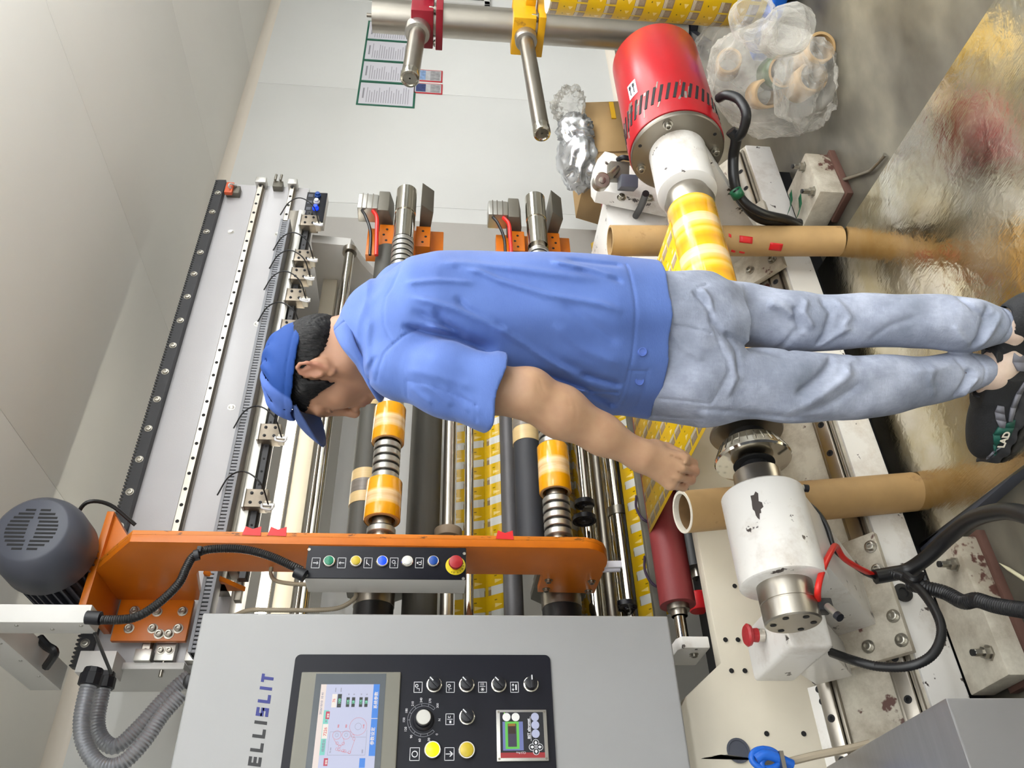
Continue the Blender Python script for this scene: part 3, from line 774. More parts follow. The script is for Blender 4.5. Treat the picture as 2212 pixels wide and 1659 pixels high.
# ---- rewind shafts with their ring stacks and rolls
YS = 2.24
def ring_shaft(px, label, rings, name='rewind_shaft'):
    z = Z_(px, YS, 1150.)
    t = thing(name, label, 'shaft', (1.8, YS, z))
    MB().cyl((1.03, YS, z), (2.66, YS, z), .030, n=32).build('shaft_core', M['steel'], t)
    ring = MB().lathe((0, YS, z), (1, 0, 0), [(0, .030), (0, .042), (.002, .0438), (.018, .0438), (.020, .042), (.020, .030)], 36, caps=False).build('friction_ring', M['alu'], t)
    seal = MB().lathe((0, YS, z), (1, 0, 0), [(.0202, .030), (.0202, .0405), (.0232, .0405), (.0232, .030)], 36, caps=False).build('seal_ring', M['rubber'], t)
    first = True
    for (a, b) in rings:
        k = a
        while k < b:
            for o in (ring, seal):
                if first: q = o
                else: q = o.copy(); COL.objects.link(q); q.parent = t
                q.location = (k, 0, 0)
            first = False; k += .0285
    return t, z
def film_roll(x0, x1, z, r, label, group='film rolls on the rewind shafts'):
    t = thing('film_roll', label, 'film roll', ((x0 + x1) / 2, YS, z), group)
    w = x1 - x0
    b = MB(); b.lathe((x0, YS, z), (1, 0, 0), [(0, r - .001), (.0015, r), (w - .0015, r), (w, r - .001)], 48, caps=False)
    k = w / .1
    b.uv = [[(u / k, v) for u, v in f] if f else None for f in b.uv]
    b.build('wound_film', M['wound'], t)
    for xe, s in ((x0, -1), (x1, 1)):
        MB().lathe((xe, YS, z), (s, 0, 0), [(-.002, r - .001), (0, r - .003), (0, .047)], 48, caps=False).build('roll_edge', mat('roll_edge_' + str(round(xe, 2)), (222, 166, 90), .45), t)
        MB().lathe((xe, YS, z), (s, 0, 0), [(-.001, .0475), (.001, .0475), (.001, .0418), (-.01, .0418)], 40, caps=False).build('paper_core', M['carton'], t)
    return t
zu = Z_(823, YS, 1150.); zl = Z_(1206, YS, 1150.)
def X_(x, y): return at(x, y, Y=YS).x
ua, ub = X_(832, 1126), X_(838, 1044); uc, ud = X_(843, 958), X_(849, 885)
la, lb = X_(1196, 1066) - .0, X_(1190, 968)
su, _ = ring_shaft(823, 'upper rewind shaft with grey friction rings between the yellow rolls', [(1.125, ua - .03), (ub + .005, uc - .03), (ud + .005, 2.42)], )
sl_, _ = ring_shaft(1206, 'lower rewind shaft with a row of grey friction rings', [(1.125, la - .03), (lb + .005, 2.38)])
film_roll(ua, ub, zu, .056, 'glossy yellow film roll on the upper shaft, nearest the orange arm')
film_roll(uc, ud, zu, .053, 'glossy yellow film roll on the upper shaft, right below the man\'s chin')
film_roll(la, lb, zl, .052, 'single yellow film roll on the lower shaft left of the bare forearm')
for s_, z, y0 in ((su, zu, 0), (sl_, zl, 0)):                      # far chucks
    b = MB(); b.lathe((2.42, YS, z), (1, 0, 0), [(0, .042), (.15, .042), (.152, .036), (.158, .036), (.16, .043), (.30, .043), (.302, .040)], 40)
    b.build('far_chuck', M['chrome'], s_)
# pivot hubs of the side frame, left of the arm
for z_, nm_ in ((at(808, 1298, Y=2.43).z, 'upper'), (at(1212, 1295, Y=2.43).z, 'lower')):
    t = thing('pivot_hub', nm_ + ' round hub with a black ring and pale sleeve at the cabinet edge', 'hub', (.9, 2.43, z_))
    MB().lathe((1.02, 2.43, z_), (-1, 0, 0), [(0, .064), (.045, .064), (.047, .060)], 40).build('hub_flange', M['steel_dark'], t)
    MB().lathe((.975, 2.43, z_), (-1, 0, 0), [(0, .062), (.05, .062), (.052, .057)], 40).build('black_ring', M['rubber'], t)
    MB().lathe((.925, 2.43, z_), (-1, 0, 0), [(0, .057), (.12, .058), (.14, .055)], 40).build('core_sleeve', mat('pale_core_' + nm_, (222, 204, 190), .5), t)
    c_ = [(-.15, -.05), (-.11, -.085), (.07, -.085), (.10, -.05), (.10, .05), (.06, .09), (-.09, .09), (-.15, .05)]
    MB().prism([(2.43 + a, z_ + b) for a, b in c_], 'X', 1.03, 1.055).build('hub_plate', M['grey_iron'], t, bevel=.003)

# ---- swinging arm that carries both shafts
AXX = 1.0
arm = thing('swing_arm', 'tall orange steel arm with push-button box and bolted head bracket', 'machine arm', (1.05, 2.25, 1.2))
def yz(x, y, X=AXX): q = at(x, y, X=X); return (q.y, q.z)
out = [yz(281, 1172), yz(420, 1178), yz(1180, 1183), yz(1262, 1184), yz(1283, 1192), yz(1297, 1210), yz(1303, 1226), yz(1300, 1244), yz(1283, 1282), yz(1162, 1280), yz(1172, 1242), yz(445, 1225), yz(420, 1232), yz(408, 1290)]
yf = out[2][0]; yk = 2.445
plate_poly = [(yf + .10, out[0][1] + .115)] + out[:13] + [(yk - .05, out[12][1] + .0), (yk, out[12][1] - .05), (yk, at(205, 1215, X=AXX).z)]
zt_ = at(205, 1225, X=AXX).z
zlow, zstep = yz(1300, 1244)[1], yz(1172, 1242)[1]
ztop = 2.19
plate_poly = [(2.235, ztop), (yf, out[0][1]), (yf, zlow + .075), (yf + .012, zlow + .045), (yf + .035, zlow + .02), (yf + .075, zlow + .003), (yf + .10, zlow),
              (yz(1283, 1282)[0], zlow), (yz(1163, 1279)[0], zstep), (yz(1172, 1242)[0], zstep), (yz(1172, 1242)[0], yz(448, 1226)[1] + .03), (yz(1172, 1242)[0] + .02, yz(430, 1228)[1] + .015), (yk, yz(408, 1290)[1] - .03), (yk, ztop)]
MB().prism(plate_poly, 'X', AXX, AXX + .022).build('side_plate', M['orange'], arm, bevel=.0015)
# closing front strip makes the arm a box section
xs1 = at(800, 1153, Y=yf).x
MB().prism([(yf, out[0][1]), (yf, zlow + .075), (yf + .012, zlow + .045), (yf + .035, zlow + .02), (yf + .075, zlow + .003), (yf + .10, zlow), (yf + .10, zlow + .01), (yf + .04, zlow + .03), (yf + .012, zlow + .08), (yf + .012, out[0][1] - .006), (2.24, ztop - .012), (2.235, ztop)], 'X', AXX + .022, xs1).build('front_strip', M['orange_scuff'], arm, bevel=.001)
MB().box((AXX + .03, yf + .012, zlow + .1), (xs1, yf + .16, out[0][1] - .1)).build('inner_web', M['orange'], arm, bevel=.002)
xb0, xb1 = at(300, 1383, Y=2.44).x, at(235, 1107, Y=2.40).x
MB().box((xb0, yk, at(412, 1330, Y=yk).z), (AXX + .002, yk + .018, ztop - .01)).build('back_plate', M['orange'], arm, bevel=.002)
MB().box((.90, 2.238, ztop), (1.19, yk + .02, ztop + .02)).build('top_plate', M['orange'], arm, bevel=.0015)
MB().prism([(1.185, ztop), (xs1, ztop), (xs1, ztop - .10), (xs1 + .02, ztop - .10)], 'Y', 2.255, 2.27).build('gusset', M['orange'], arm, bevel=.001)
q = at(424, 1240, X=AXX)
MB().prism([(yk, q.z), (yk - .13, q.z), (yk, q.z - .10)], 'X', AXX + .03, AXX + .045).build('gusset', M['orange'], arm, bevel=.001)
for (a, b) in ((291, 1320), (340, 1322), (395, 1321), (279, 1358), (330, 1358), (385, 1358), (344, 1370), (365, 1370)):
    hexbolt(arm, at(a, b, Y=yk), (0, -1, 0), .0105, .012)
for (a, b) in ((1185, 1253), (1278, 1255), (1180, 1272), (1271, 1276)):
    hexbolt(arm, at(a, b, X=AXX), (-1, 0, 0), .0085, .009)
# grey bearing blocks behind the arm head, one per shaft
for z, tag_ in ((zl, 'lower'), (zu, 'upper')):
    c = [(-.12, -.055), (-.08, -.095), (.09, -.095), (.13, -.06), (.13, .05), (.09, .085), (-.07, .085), (-.12, .045)]
    MB().prism([(YS + a * .9 + .05, z + b * .8) for a, b in c], 'X', AXX - .0 + (.024 if tag_ == 'lower' else .024), AXX + .05).build('bearing_block', M['grey_iron'], arm, bevel=.003)
# limit block and pins left of the arm head
p = at(357, 1405, Y=2.47); MB().box(p + V((-.03, 0, -.028)), p + V((.03, .03, .028))).build('stop_block', M['alu'], arm, bevel=.003)
for dz in (-.012, .012): hexbolt(arm, p + V((0, 0, dz)), (0, -1, 0), .008, .01)
MB().cyl(p + V((-.03, .01, 0)), p + V((-.075, .01, 0)), .006, n=12).build('stop_stud', M['bolt'], arm)
# red tape marks on the arm edge
for (a, b) in ((545, 1150), (600, 1151), (1091, 1164)):
    q = at(a, b, Y=yf); q.x = xs1
    MB().prism([(q.x - .01, q.z + .026), (q.x + .016, q.z + .02), (q.x + .008, q.z), (q.x + .016, q.z - .022), (q.x - .012, q.z - .024)], 'Y', yf - .002, yf - .0008).build('red_tape_flag', M['tape_red'], arm, label='red tape flag')
q = at(1313, 1224, X=AXX + .01)
for dy in (-.014, .012): MB().obox(q + V((0, dy, -.012)), .010, .005, .026, (1, 0, 0), (0, 1, 0), (0, .1, 1)).build('paper_tag', M['paperw'], arm, label='white paper tag')
# push-button box
ux0 = at(820, 1279, X=AXX - .04)
zb1, zb0 = at(663, 1210, Y=yf + .0).z, at(1007, 1220, Y=yf + .0).z
bx0 = at(820, 1251, Y=yf - .008).x; bx1 = at(820, 1182, Y=yf - .008).x
box = MB().box((bx0, yf - .006, zb0), (bx1, yf + .085, zb1)).build('control_box', M['white'], arm, bevel=.004)
MB().box((bx0, yf - .012, zb0 + .001), (bx1, yf - .006, zb1 - .001)).build('button_face', M['panel_black'], box, bevel=.002)
def face_disc(p, prof, m, name, par, n=28): return MB().lathe(p, (0, -1, 0), prof, n, caps=False).build(name, m, par)
bf = yf - .012
for px, mm, (ix) in ((709, 'btn_green', 682), (767, 'btn_yellow', 738), (824, 'btn_blue_lit', 795), (878, 'btn_white', 851), (934, 'btn_blue', 906)):
    p = at(px + 2, 1213, Y=bf); icp = at(ix, 1216, Y=bf)
    face_disc(p, [(0, .0165), (.004, .0165), (.006, .0145), (.006, .0125)], M['chrome'], 'bezel_ring', box)
    face_disc(p, [(.004, .0128), (.009, .0124), (.0105, .009), (.0108, .0001)], M[mm], 'button', box)
    x_, z_ = icp.x, icp.z; b_ = MB()
    for (a0, a1, c0, c1) in ((-.015, .015, .0098, .011), (-.015, .015, -.011, -.0098), (-.015, -.0138, -.011, .011), (.0138, .015, -.011, .011)):
        b_.box((x_ + a0, bf - .0006, z_ + c0), (x_ + a1, bf + .0002, z_ + c1))
    if ix == 682: b_.box((x_ - .001, bf - .0006, z_ - .007), (x_ + .001, bf, z_ + .007)); b_.prism([(x_ - .005, z_ - .002), (x_, z_ - .008), (x_ + .005, z_ - .002), (x_, z_ - .005)], 'Y', bf - .0006, bf)
    elif ix == 738: b_.box((x_ - .001, bf - .0006, z_ - .007), (x_ + .001, bf, z_ + .007)); b_.prism([(x_ - .005, z_ + .002), (x_, z_ + .008), (x_ + .005, z_ + .002), (x_, z_ + .005)], 'Y', bf - .0006, bf)
    elif ix == 795:
        b_.add([(x_ - .008, bf - .0006, z_ - .004), (x_ - .007, bf - .0006, z_ - .005), (x_ + .003, bf - .0006, z_ + .005), (x_ + .002, bf - .0006, z_ + .006)], [(0, 1, 2, 3)]); b_.box((x_ - .004, bf - .0006, z_ + .003), (x_ + .010, bf, z_ + .0045))
    elif ix == 851:
        b_.lathe((x_ + .003, bf, z_ + .001), (0, -1, 0), [(0, .0048), (.0006, .0048), (.0006, .0036), (0, .0036)], 16, caps=False); b_.box((x_ - .0015, bf - .0006, z_ - .006), (x_ - .0003, bf, z_ + .001)); b_.box((x_ - .009, bf - .0006, z_ - .003), (x_ - .004, bf, z_ - .0018))
    else:
        b_.box((x_ - .006, bf - .0006, z_ - .006), (x_ - .004, bf, z_ + .001)); b_.box((x_ + .001, bf - .0006, z_ - .006), (x_ + .003, bf, z_ + .001)); b_.box((x_ - .006, bf - .0006, z_ - .006), (x_ + .008, bf, z_ - .0045)); b_.prism([(x_ - .004, z_ + .003), (x_, z_ + .008), (x_ + .004, z_ + .003)], 'Y', bf - .0006, bf)
    b_.build('button_symbol', M['line_white'], box)
p = at(984, 1222, Y=bf)
face_disc(p, [(0, .027), (.0015, .027), (.0016, .0001)], M['label_y'], 'stop_ring_plate', box, 40)
face_disc(p, [(.0015, .013), (.014, .012), (.016, .018), (.022, .0195), (.027, .018), (.0285, .014), (.029, .0001)], M['btn_red'], 'stop_button', box, 36)
for i, ch in enumerate('EMERGENCY'):
    th = math.radians(205 - (i) * -0 + 0) ; th = math.radians(20 - i * 23 + 0)
    c = V((p.x + math.cos(th) * .0212, bf - .0018, p.z + math.sin(th) * .0212))
    # letters read round the ring
    uy = V((math.cos(th), 0, math.sin(th))); ux = V((math.sin(th), 0, -math.cos(th)))
    if i in (2, 3, 4, 5, 6, 7, 8): text_obj(ch, c - uy * .0022 - ux * .002, ux, uy, .006, M['ink'], box, 'stop_lettering', .0002, bold=.0001)
for i, ch in enumerate('STOP'):
    th = math.radians(142 - i * 20 - 0) ; th = math.radians(125 + (3 - i) * 0 - (i - 1) * -18)
for i, ch in enumerate('PO'):
    th = math.radians(150 + i * 20)
    c = V((p.x + math.cos(th) * .0212, bf - .0018, p.z + math.sin(th) * .0212)); uy = V((math.cos(th), 0, math.sin(th))); ux = V((math.sin(th), 0, -math.cos(th)))
    text_obj(ch, c - uy * .0022 - ux * .002, ux, uy, .006, M['ink'], box, 'stop_lettering', .0002, bold=.0001)
for (a, b) in ((668, 1187), (662, 1243), (1003, 1196), (1001, 1250)):
    face_disc(at(a, b, Y=bf), [(0, .0045), (.001, .0042), (.0012, .002), (.0006, .0001)], M['bolt'], 'screw', box, 14)
# corrugated black conduit from the beam duct down to the box
A_ = lambda x, y, Y: at(x, y, Y=Y)
cd = tag(MB().tube([A_(186, 1336, 2.02), A_(230, 1339, 1.99), A_(290, 1334, 1.98), A_(340, 1305, 1.98), A_(385, 1262, 1.985), A_(402, 1228, 1.99), A_(418, 1202, 2.0), A_(450, 1187, 2.02), A_(520, 1186, 2.025), A_(580, 1200, 2.025), A_(630, 1222, 2.025), A_(652, 1232, 2.03)], .0115, n=12, rib=.10, pitch=.0055).build('conduit', M['cable']), 'black corrugated conduit curving across the orange arm to the button box', 'cable')
move_to(cd, A_(402, 1228, 2.0))
g_ = thing('cable_tie', 'black cable tie clip holding the conduit against the orange arm', 'cable tie', A_(428, 1197, 2.01))
MB().lathe(A_(425, 1199, 2.0), V((.3, 0, -1)), [(-.006, .0125), (-.006, .0145), (.006, .0145), (.006, .0125)], 24, caps=False).build('band', M['black'], g_)
MB().box(A_(431, 1187, 2.0) + V((-.008, -.006, -.006)), A_(431, 1187, 2.0) + V((.008, .02, .006))).build('clip', M['black'], g_, bevel=.002)
for (a, b, c, dd) in ((190, 1337, 220, 1339), (636, 1224, 656, 1234)):
    u, v_ = A_(a, b, 2.0), A_(c, dd, 2.0); u.y = v_.y = 1.99 if a < 300 else 2.03
    tag(move_to(MB().cyl(u, v_, .0165, n=16).build('conduit_gland', M['black']), u), ('black gland where the conduit leaves the white trunking', 'black gland where the conduit enters the button box')[a > 300], 'cable gland')
# beige thin flex
tag(move_to(MB().tube([A_(500, 1332, 2.2), A_(540, 1318, 2.17), A_(600, 1318, 2.15), A_(680, 1318, 2.15), A_(735, 1312, 2.15), A_(768, 1290, 2.15), A_(765, 1272, 2.16), A_(745, 1262, 2.2)], .0065, n=10, rib=.1, pitch=.006).build('flex', M['beige_cable']), A_(600, 1318, 2.15)), 'thin beige corrugated flex looping below the button box', 'cable')
tag(move_to(MB().tube([A_(588, 1215, 2.2), A_(585, 1240, 2.2), A_(597, 1255, 2.17), A_(640, 1262, 2.12), A_(668, 1262, 2.1)], .006, n=10, rib=.1, pitch=.006).build('flex', M['beige_cable']), A_(588, 1240, 2.2)), 'short beige flex entering the white back of the button box', 'cable')

# ---- motor on top of the arm: its axis runs front to back
mo = thing('electric_motor', 'big dark grey finned electric motor standing above the orange arm', 'motor', (1.05, 2.3, 2.36))
mp = at(68, 1143, Y=2.06); mx, mz = mp.x, mp.z
MB().lathe((mx, 2.06, mz), (0, 1, 0), [(0, .088), (.004, .094), (.02, .108), (.045, .118), (.07, .123), (.15, .124), (.155, .121)], 56, ref=(0, 0, 1)).build('fan_cover', M['motor'], mo)
fc = MB()
for i in range(-6, 7):
    for j in (-1, 1):
        cxk, hh = i * .0115, math.sqrt(max(0, .066 ** 2 - (i * .0115) ** 2))
        if abs(i) < 2 and j < 0: pass
        z0, z1 = (.012 if abs(i) < 3 else .006), hh
        if z1 - z0 > .012: fc.box((mx + cxk - .003, 2.0594, mz + j * z0), (mx + cxk + .003, 2.061, mz + j * z1))
fc.build('vent_slots', M['slot'], mo)
MB().cyl((mx, 2.21, mz), (mx, 2.44, mz), .094, n=48).build('housing', M['motor'], mo)
fin = MB().box((mx - .0022, 2.215, mz + .09), (mx + .0022, 2.435, mz + .116)).build('cooling_fin', M['motor'], mo)
ang = 2 * PI / 34
for k in range(1, 34):
    q = fin.copy(); COL.objects.link(q); q.parent = mo
    R = Matrix.Rotation(ang * k, 4, 'Y'); c = V((mx, 2.3, mz)) - THING_LOC[mo]
    q.matrix_local = Matrix.Translation(c) @ R @ Matrix.Translation(-c)
MB().cyl((mx, 2.435, mz), (mx, 2.452, mz), .118, n=48).build('end_shield', M['motor'], mo)
MB().box((mx + .06, 2.24, mz + .03), (mx + .155, 2.36, mz + .12)).build('terminal_box', M['motor'], mo, bevel=.008)
MB().lathe((mx + .12, 2.25, mz + .02), (.3, -.1, -1), [(0, .013), (.02, .013), (.022, .01), (.03, .008)], 16).build('gland', M['black'], mo)
MB().tube([(mx + .125, 2.25, mz - .01), (mx + .17, 2.22, mz - .045), (mx + .18, 2.25, mz - .10), (mx + .14, 2.30, mz - .17)], .006).build('supply_cable', M['cable'], mo)
gz = MB(); gz.cyl((mx, 2.455, mz), (mx, 2.53, mz), .07, n=32); gz.build('gearbox', M['motor'], mo)
# white trunking coming down from the ceiling
tr = thing('cable_trunking', 'white square trunking coming down from the ceiling left of the motor', 'trunking', (.85, 2.02, 2.4))
q0, q1, q2 = at(188, 1345, Y=1.985), at(188, 1306, Y=1.985), at(186, 1368, X=at(188, 1345, Y=1.985).x)
ty = min(q2.y, 2.05)
MB().box((q0.x, 1.985, q0.z), (q1.x, ty + .01, CZ - .01)).build('upright_trunk', M['white'], tr, bevel=.002)
for k in range(4):
    MB().lathe((q0.x, (1.985 + ty) / 2 + (.012 if k % 2 else -.012), q0.z + .02 + k * .075), (-1, 0, 0), [(0, .005), (.002, .004), (.0022, .0001)], 12, caps=False).build('rivet', M['alu'], tr)
zh = at(60, 1385, Y=2.2).z
MB().box((q0.x - .0, ty + .012, zh + .015), (q0.x + .07, 2.52, zh + .10)).build('rear_trunk', M['white'], tr, bevel=.002)
for k in range(3):
    MB().lathe((q0.x, ty + .08 + k * .13, zh + .03), (-1, 0, 0), [(0, .005), (.002, .004), (.0022, .0001)], 12, caps=False).build('rivet', M['alu'], tr)
tag(move_to(MB().tube([at(85, 1378, Y=2.3), at(100, 1395, Y=2.3), at(118, 1410, Y=2.3), at(100, 1440, Y=2.35)], .012).build('cable', M['cable']), at(100, 1395, Y=2.3)), 'short black cable bundle emerging behind the white trunking', 'cable')
tag(move_to(MB().tube([at(205, 1368, Y=2.05), at(222, 1410, Y=2.2), at(240, 1454, Y=2.35)], .0045).build('rod', M['cable']), at(222, 1410, Y=2.2)), 'thin black stay rod slanting below the white trunking', 'rod')
# white end box with two glands and ribbed hoses
eb = thing('junction_box', 'white junction box at the near beam end with two ribbed hoses', 'junction box', at(205, 1450, Y=2.42))
b0, b1 = at(160, 1452, Y=2.40), at(247, 1428, Y=2.40)
MB().box((b0.x - .0, 2.40, b1.z), (b1.x + .03, 2.49, b0.z)).build('box', M['white'], eb, bevel=.003)
MB().box((xl - .02, 2.47, at(395, 1450, Y=2.47).z), (xl + .0, 2.69, b0.z)).build('end_cap', M['white'], eb, bevel=.002)
A2 = lambda x, y, Y: at(x, y, Y=Y)
for pts, lab, Y0 in (([(198, 1462), (186, 1500), (176, 1560), (184, 1610), (216, 1652), (262, 1650), (312, 1600), (350, 1545), (392, 1498)], 'outer grey ribbed hose looping from the junction box to behind the cabinet', 2.30),
                 ([(226, 1470), (218, 1510), (210, 1560), (220, 1596), (252, 1612), (300, 1570), (345, 1520), (385, 1480), (410, 1460)], 'inner grey ribbed hose looping from the junction box to behind the cabinet', 2.42)):
    P = [A2(a, b, Y0) for a, b in pts]
    tag(move_to(MB().tube(P, .0215, n=14, rib=.13, pitch=.0085).build('ribbed_hose', mat('hose_grey' + str(Y0), (170, 172, 178), .3, metal=.6)), P[0]), lab, 'hose')
    g = P[0]; d_ = (P[1] - P[0]).normalized()
    gl = MB().lathe(g - d_ * .022, d_, [(0, .024), (.014, .026), (.016, .030), (.045, .029), (.047, .024)], 10)
    tag(move_to(gl.build('hose_gland', M['black'], sharp=20), g), 'black ribbed gland on the ' + ('upper' if Y0 < 2.4 else 'lower') + ' hose at the junction box', 'gland')

# ---- control cabinet
YC = 1.80
cab = thing('control_cabinet', 'large light grey control cabinet with black operating panel and touch screen', 'cabinet', (.2, 1.9, .7))
ct = at(438, 1323.5, Y=YC); cb = at(1443, 1330, Y=YC)
MB().box((-.55, YC, cb.z), (ct.x, YC + .27, ct.z)).build('cabinet_body', M['cabinet'], cab, bevel=.006, seg=3)
kx = at(400, 1445, Y=YC + .15)
MB().lathe((ct.x - .12, YC + .1, ct.z), (0, 0, 1), [(0, .012), (.01, .016), (.03, .017), (.038, .008), (.04, .0001)], 20, caps=False).build('lifting_eye', M['steel_black'], cab)
YP = YC - .004
p0, p1 = at(639, 1413.5, Y=YP), at(1188, 1415, Y=YP)
pz1, pz0, px1 = p0.z, p1.z, p0.x
r = .012
poly = []
for (cx_, cz_, a0) in ((px1 - r, pz1 - r, 0), (px1 - .62 + r, pz1 - r, 90), (px1 - .62 + r, pz0 + r, 180), (px1 - r, pz0 + r, 270)):
    for k in range(6):
        a = math.radians(a0 + 90 * k / 5); poly.append((cx_ + r * math.cos(a), cz_ + r * math.sin(a)))
pan = MB().prism(poly, 'Y', YP, YC + .001).build('operating_panel', M['panel_black'], cab)
# letters of the maker's wordmark as square strokes
def stroke_word(word, x0, z0, h, w, gap, t, m, par):
    G = {'I': None, 'N': [(0, 0, 't', 1), (1, 0, 't', 1), (0, 1, 'd', 0)], 'T': 0, 'E': 0, 'L': 0, 'S': 0}
    x = x0; b = MB(); y0, y1 = YC - .0006, YC + .0002
    sk = .12
    def R(xa, za, xb, zb):
        f = lambda u, v: (u + sk * (v - z0), v)
        b.prism([f(xa, za), f(xb, za), f(xb, zb), f(xa, zb)], 'Y', y0, y1)
    for ch in word:
        if ch == 'I': R(x, z0, x + t, z0 + h); x += t + gap; continue
        if ch == 'N':
            R(x, z0, x + t, z0 + h); R(x + w - t, z0, x + w, z0 + h)
            f = lambda u, v: (u + sk * (v - z0), v)
            b.prism([f(x, z0 + h), f(x + t * 1.2, z0 + h), f(x + w, z0), f(x + w - t * 1.2, z0)], 'Y', y0, y1)
        if ch == 'T': R(x, z0 + h - t, x + w, z0 + h); R(x + w / 2 - t / 2, z0, x + w / 2 + t / 2, z0 + h - t)
        if ch == 'E':
            R(x, z0, x + t, z0 + h)
            for zz_ in (0, h / 2 - t / 2, h - t): R(x + t, z0 + zz_, x + w, z0 + zz_ + t)
        if ch == 'L': R(x, z0, x + t, z0 + h); R(x + t, z0, x + w, z0 + t)
        if ch == 'S':
            for zz_ in (0, h / 2 - t / 2, h - t): R(x, z0 + zz_, x + w, z0 + zz_ + t)
            R(x, z0 + h / 2, x + t, z0 + h - t); R(x + w - t, z0 + t, x + w, z0 + h / 2)
        x += w + gap
    b.build('wordmark', m, par); return x
w0 = at(592, 1459, Y=YC); h_ = (at(566, 1456, Y=YC).z - w0.z)
xe = at(588, 1464, Y=YC).x; xS = at(575, 1549, Y=YC).x; xI = at(575, 1555, Y=YC).x
# widths measured: T 21px, I 7px, L 23px, S 25px
tw = (at(590, 1455, Y=YC).x - xS - .009 * 0)
gap, t_ = .0095, .0062
wl = (tw - t_ - 3 * gap) / 3 - .001
xend = stroke_word('SLIT', xS, w0.z, h_, wl, gap, t_, M['ink_blue'], cab)
full = 5 * wl + 2 * t_ + 7 * gap           # INTELLI = I N T E L L I
stroke_word('INTELLI', xS - (5 * (wl + gap) + 2 * (t_ + gap)), w0.z, h_, wl, gap, t_, M['ink'], cab)

def s1(a, b, d=0.0): return at(620 + a / 7.577, 1440 + b / 7.577, Y=YP - d)
def s2(a, b, d=0.0): return at(870 + a / 6.703, 1450 + b / 6.703, Y=YP - d)
def rect(pa_, pb_, y, m, name, par, th=.0006, bevel=0.0):
    return MB().box((min(pa_.x, pb_.x), y - th, min(pa_.z, pb_.z)), (max(pa_.x, pb_.x), y, max(pa_.z, pb_.z))).build(name, m, par, bevel=bevel)
# touch screen
SL_ = .24
ya = YP - .006
sc_tr, sc_br = s1(245, 98), s1(1868, 98)
scr = MB().box((sc_tr.x - SL_, YP - .006, sc_br.z), (sc_tr.x, YP, sc_tr.z)).build('touch_screen', M['bezel'], cab, bevel=.0045, seg=4)
g0, g1 = s1(480, 110, .006), s1(1625, 110, .006)
MB().box((g0.x - SL_ + .012, YP - .0066, g1.z), (g0.x - .001, YP - .006, g0.z)).build('screen_glass', mat('screen_dark_frame', (74, 80, 86), .2), scr)
def em(name, rgb, s=1.0): return mat(name, tuple(v * .3 for v in rgb), .4, emit=rgb, estr=s * .72)
E_bg, E_cream, E_blue, E_teal, E_red, E_dark, E_white, E_navy = em('lit_lavender', (208, 212, 240)), em('lit_cream', (250, 234, 226)), em('lit_blue', (66, 142, 240)), em('lit_teal', (130, 220, 206)), em('lit_crimson', (206, 60, 90)), em('lit_charcoal', (46, 56, 54), .6), em('lit_white', (255, 246, 236)), em('lit_grey_line', (150, 150, 170))
E_mint, E_rose = em('lit_mint', (150, 255, 210)), em('lit_rose', (230, 100, 100))
d0 = s1(562, 290, .007); d1 = s1(1520, 290, .007); yy = YP - .0066; W_ = .185
MB().box((d0.x - W_, yy - .0004, d1.z), (d0.x, yy, d0.z)).build('display', E_bg, scr)
y2_ = yy - .0004
def srect(a, b, c, d_, m, name='display_field', th=.0003): return rect(s1(a, b, .007), s1(c, d_, .007), y2_, m, name, scr, th)
zc = s1(650, 300, .007).z
MB().box((d0.x - W_, y2_ - .0003, zc), (d0.x, y2_, d0.z)).build('display_field', E_cream, scr)
zb_ = s1(1420, 300, .007).z; xb_ = s1(1420, 1462, .007).x
MB().box((xb_, y2_ - .0003, d1.z), (d0.x, y2_, zb_)).build('display_field', E_blue, scr)
xm = s1(1420, 850, .007).x
MB().box((xm - .0005, y2_ - .0005, d1.z), (xm + .0005, y2_, zb_)).build('display_field', E_white, scr)
srect(600, 880, 600, 880, E_teal)
x_l, x_r = s1(560, 1450, .007).x, s1(650, 715, .007).x
zt2, zb2 = s1(556, 1190, .007).z, s1(640, 1190, .007).z
MB().box((x_l, y2_ - .0003, zb2), (x_r, y2_, zt2)).build('display_field', E_teal, scr)
for rc in (((655, 1180), (590, 940), E_white), ((690, 860), (640, 735), E_red), ((660, 1625), (605, 1500), E_red), ((800, 668), (745, 450), E_white), ((880, 668), (835, 450), E_dark), ((1015, 660), (975, 503), E_dark), ((1105, 660), (1065, 503), E_dark), ((1228, 660), (1188, 503), E_dark), ((1315, 660), (1275, 503), E_dark), ((1270, 1655), (1188, 1500), E_blue)):
    (a, b), (c, d_), m_ = rc
    A0, A1 = s1(a, b, .007), s1(c, d_, .007)
    MB().box((A0.x, y2_ - .0006, A0.z), (A1.x, y2_, A1.z)).build('display_field', m_, scr)
ux_, uz_ = V((1, 0, 0)), V((0, 0, 1))
def stext(t_, a, b, size, m, par=scr, dd_=.0075, sx=1.0, f=s1): return text_obj(t_, f(a, b, dd_ + .0006), ux_, uz_, size, m, par, 'display_text', .0001, bold=.00012, sx=sx)
stext('2026/10/10  10 41', 562, 785, .0062, E_navy)
stext('7226', 640, 1135, .0085, E_rose)
stext('76', 785, 585, .0075, E_rose); stext('100', 875, 610, .0075, E_mint)
stext('135', 1012, 622, .0068, E_mint); stext('28', 1100, 610, .0068, E_mint); stext('135', 1222, 622, .0068, E_mint); stext('28', 1312, 610, .0068, E_mint)
stext('m/min', 800, 415, .0035, E_navy); stext('m/min', 890, 415, .0035, E_navy)
for a in (1022, 1228): stext('N', a, 465, .004, E_navy)
for a in (1108, 1318): stext('%', a, 465, .004, E_navy)
stext('系统参数', 1470, 690, .0088, E_white); stext('参数设定', 1415, 1285, .0088, E_white)
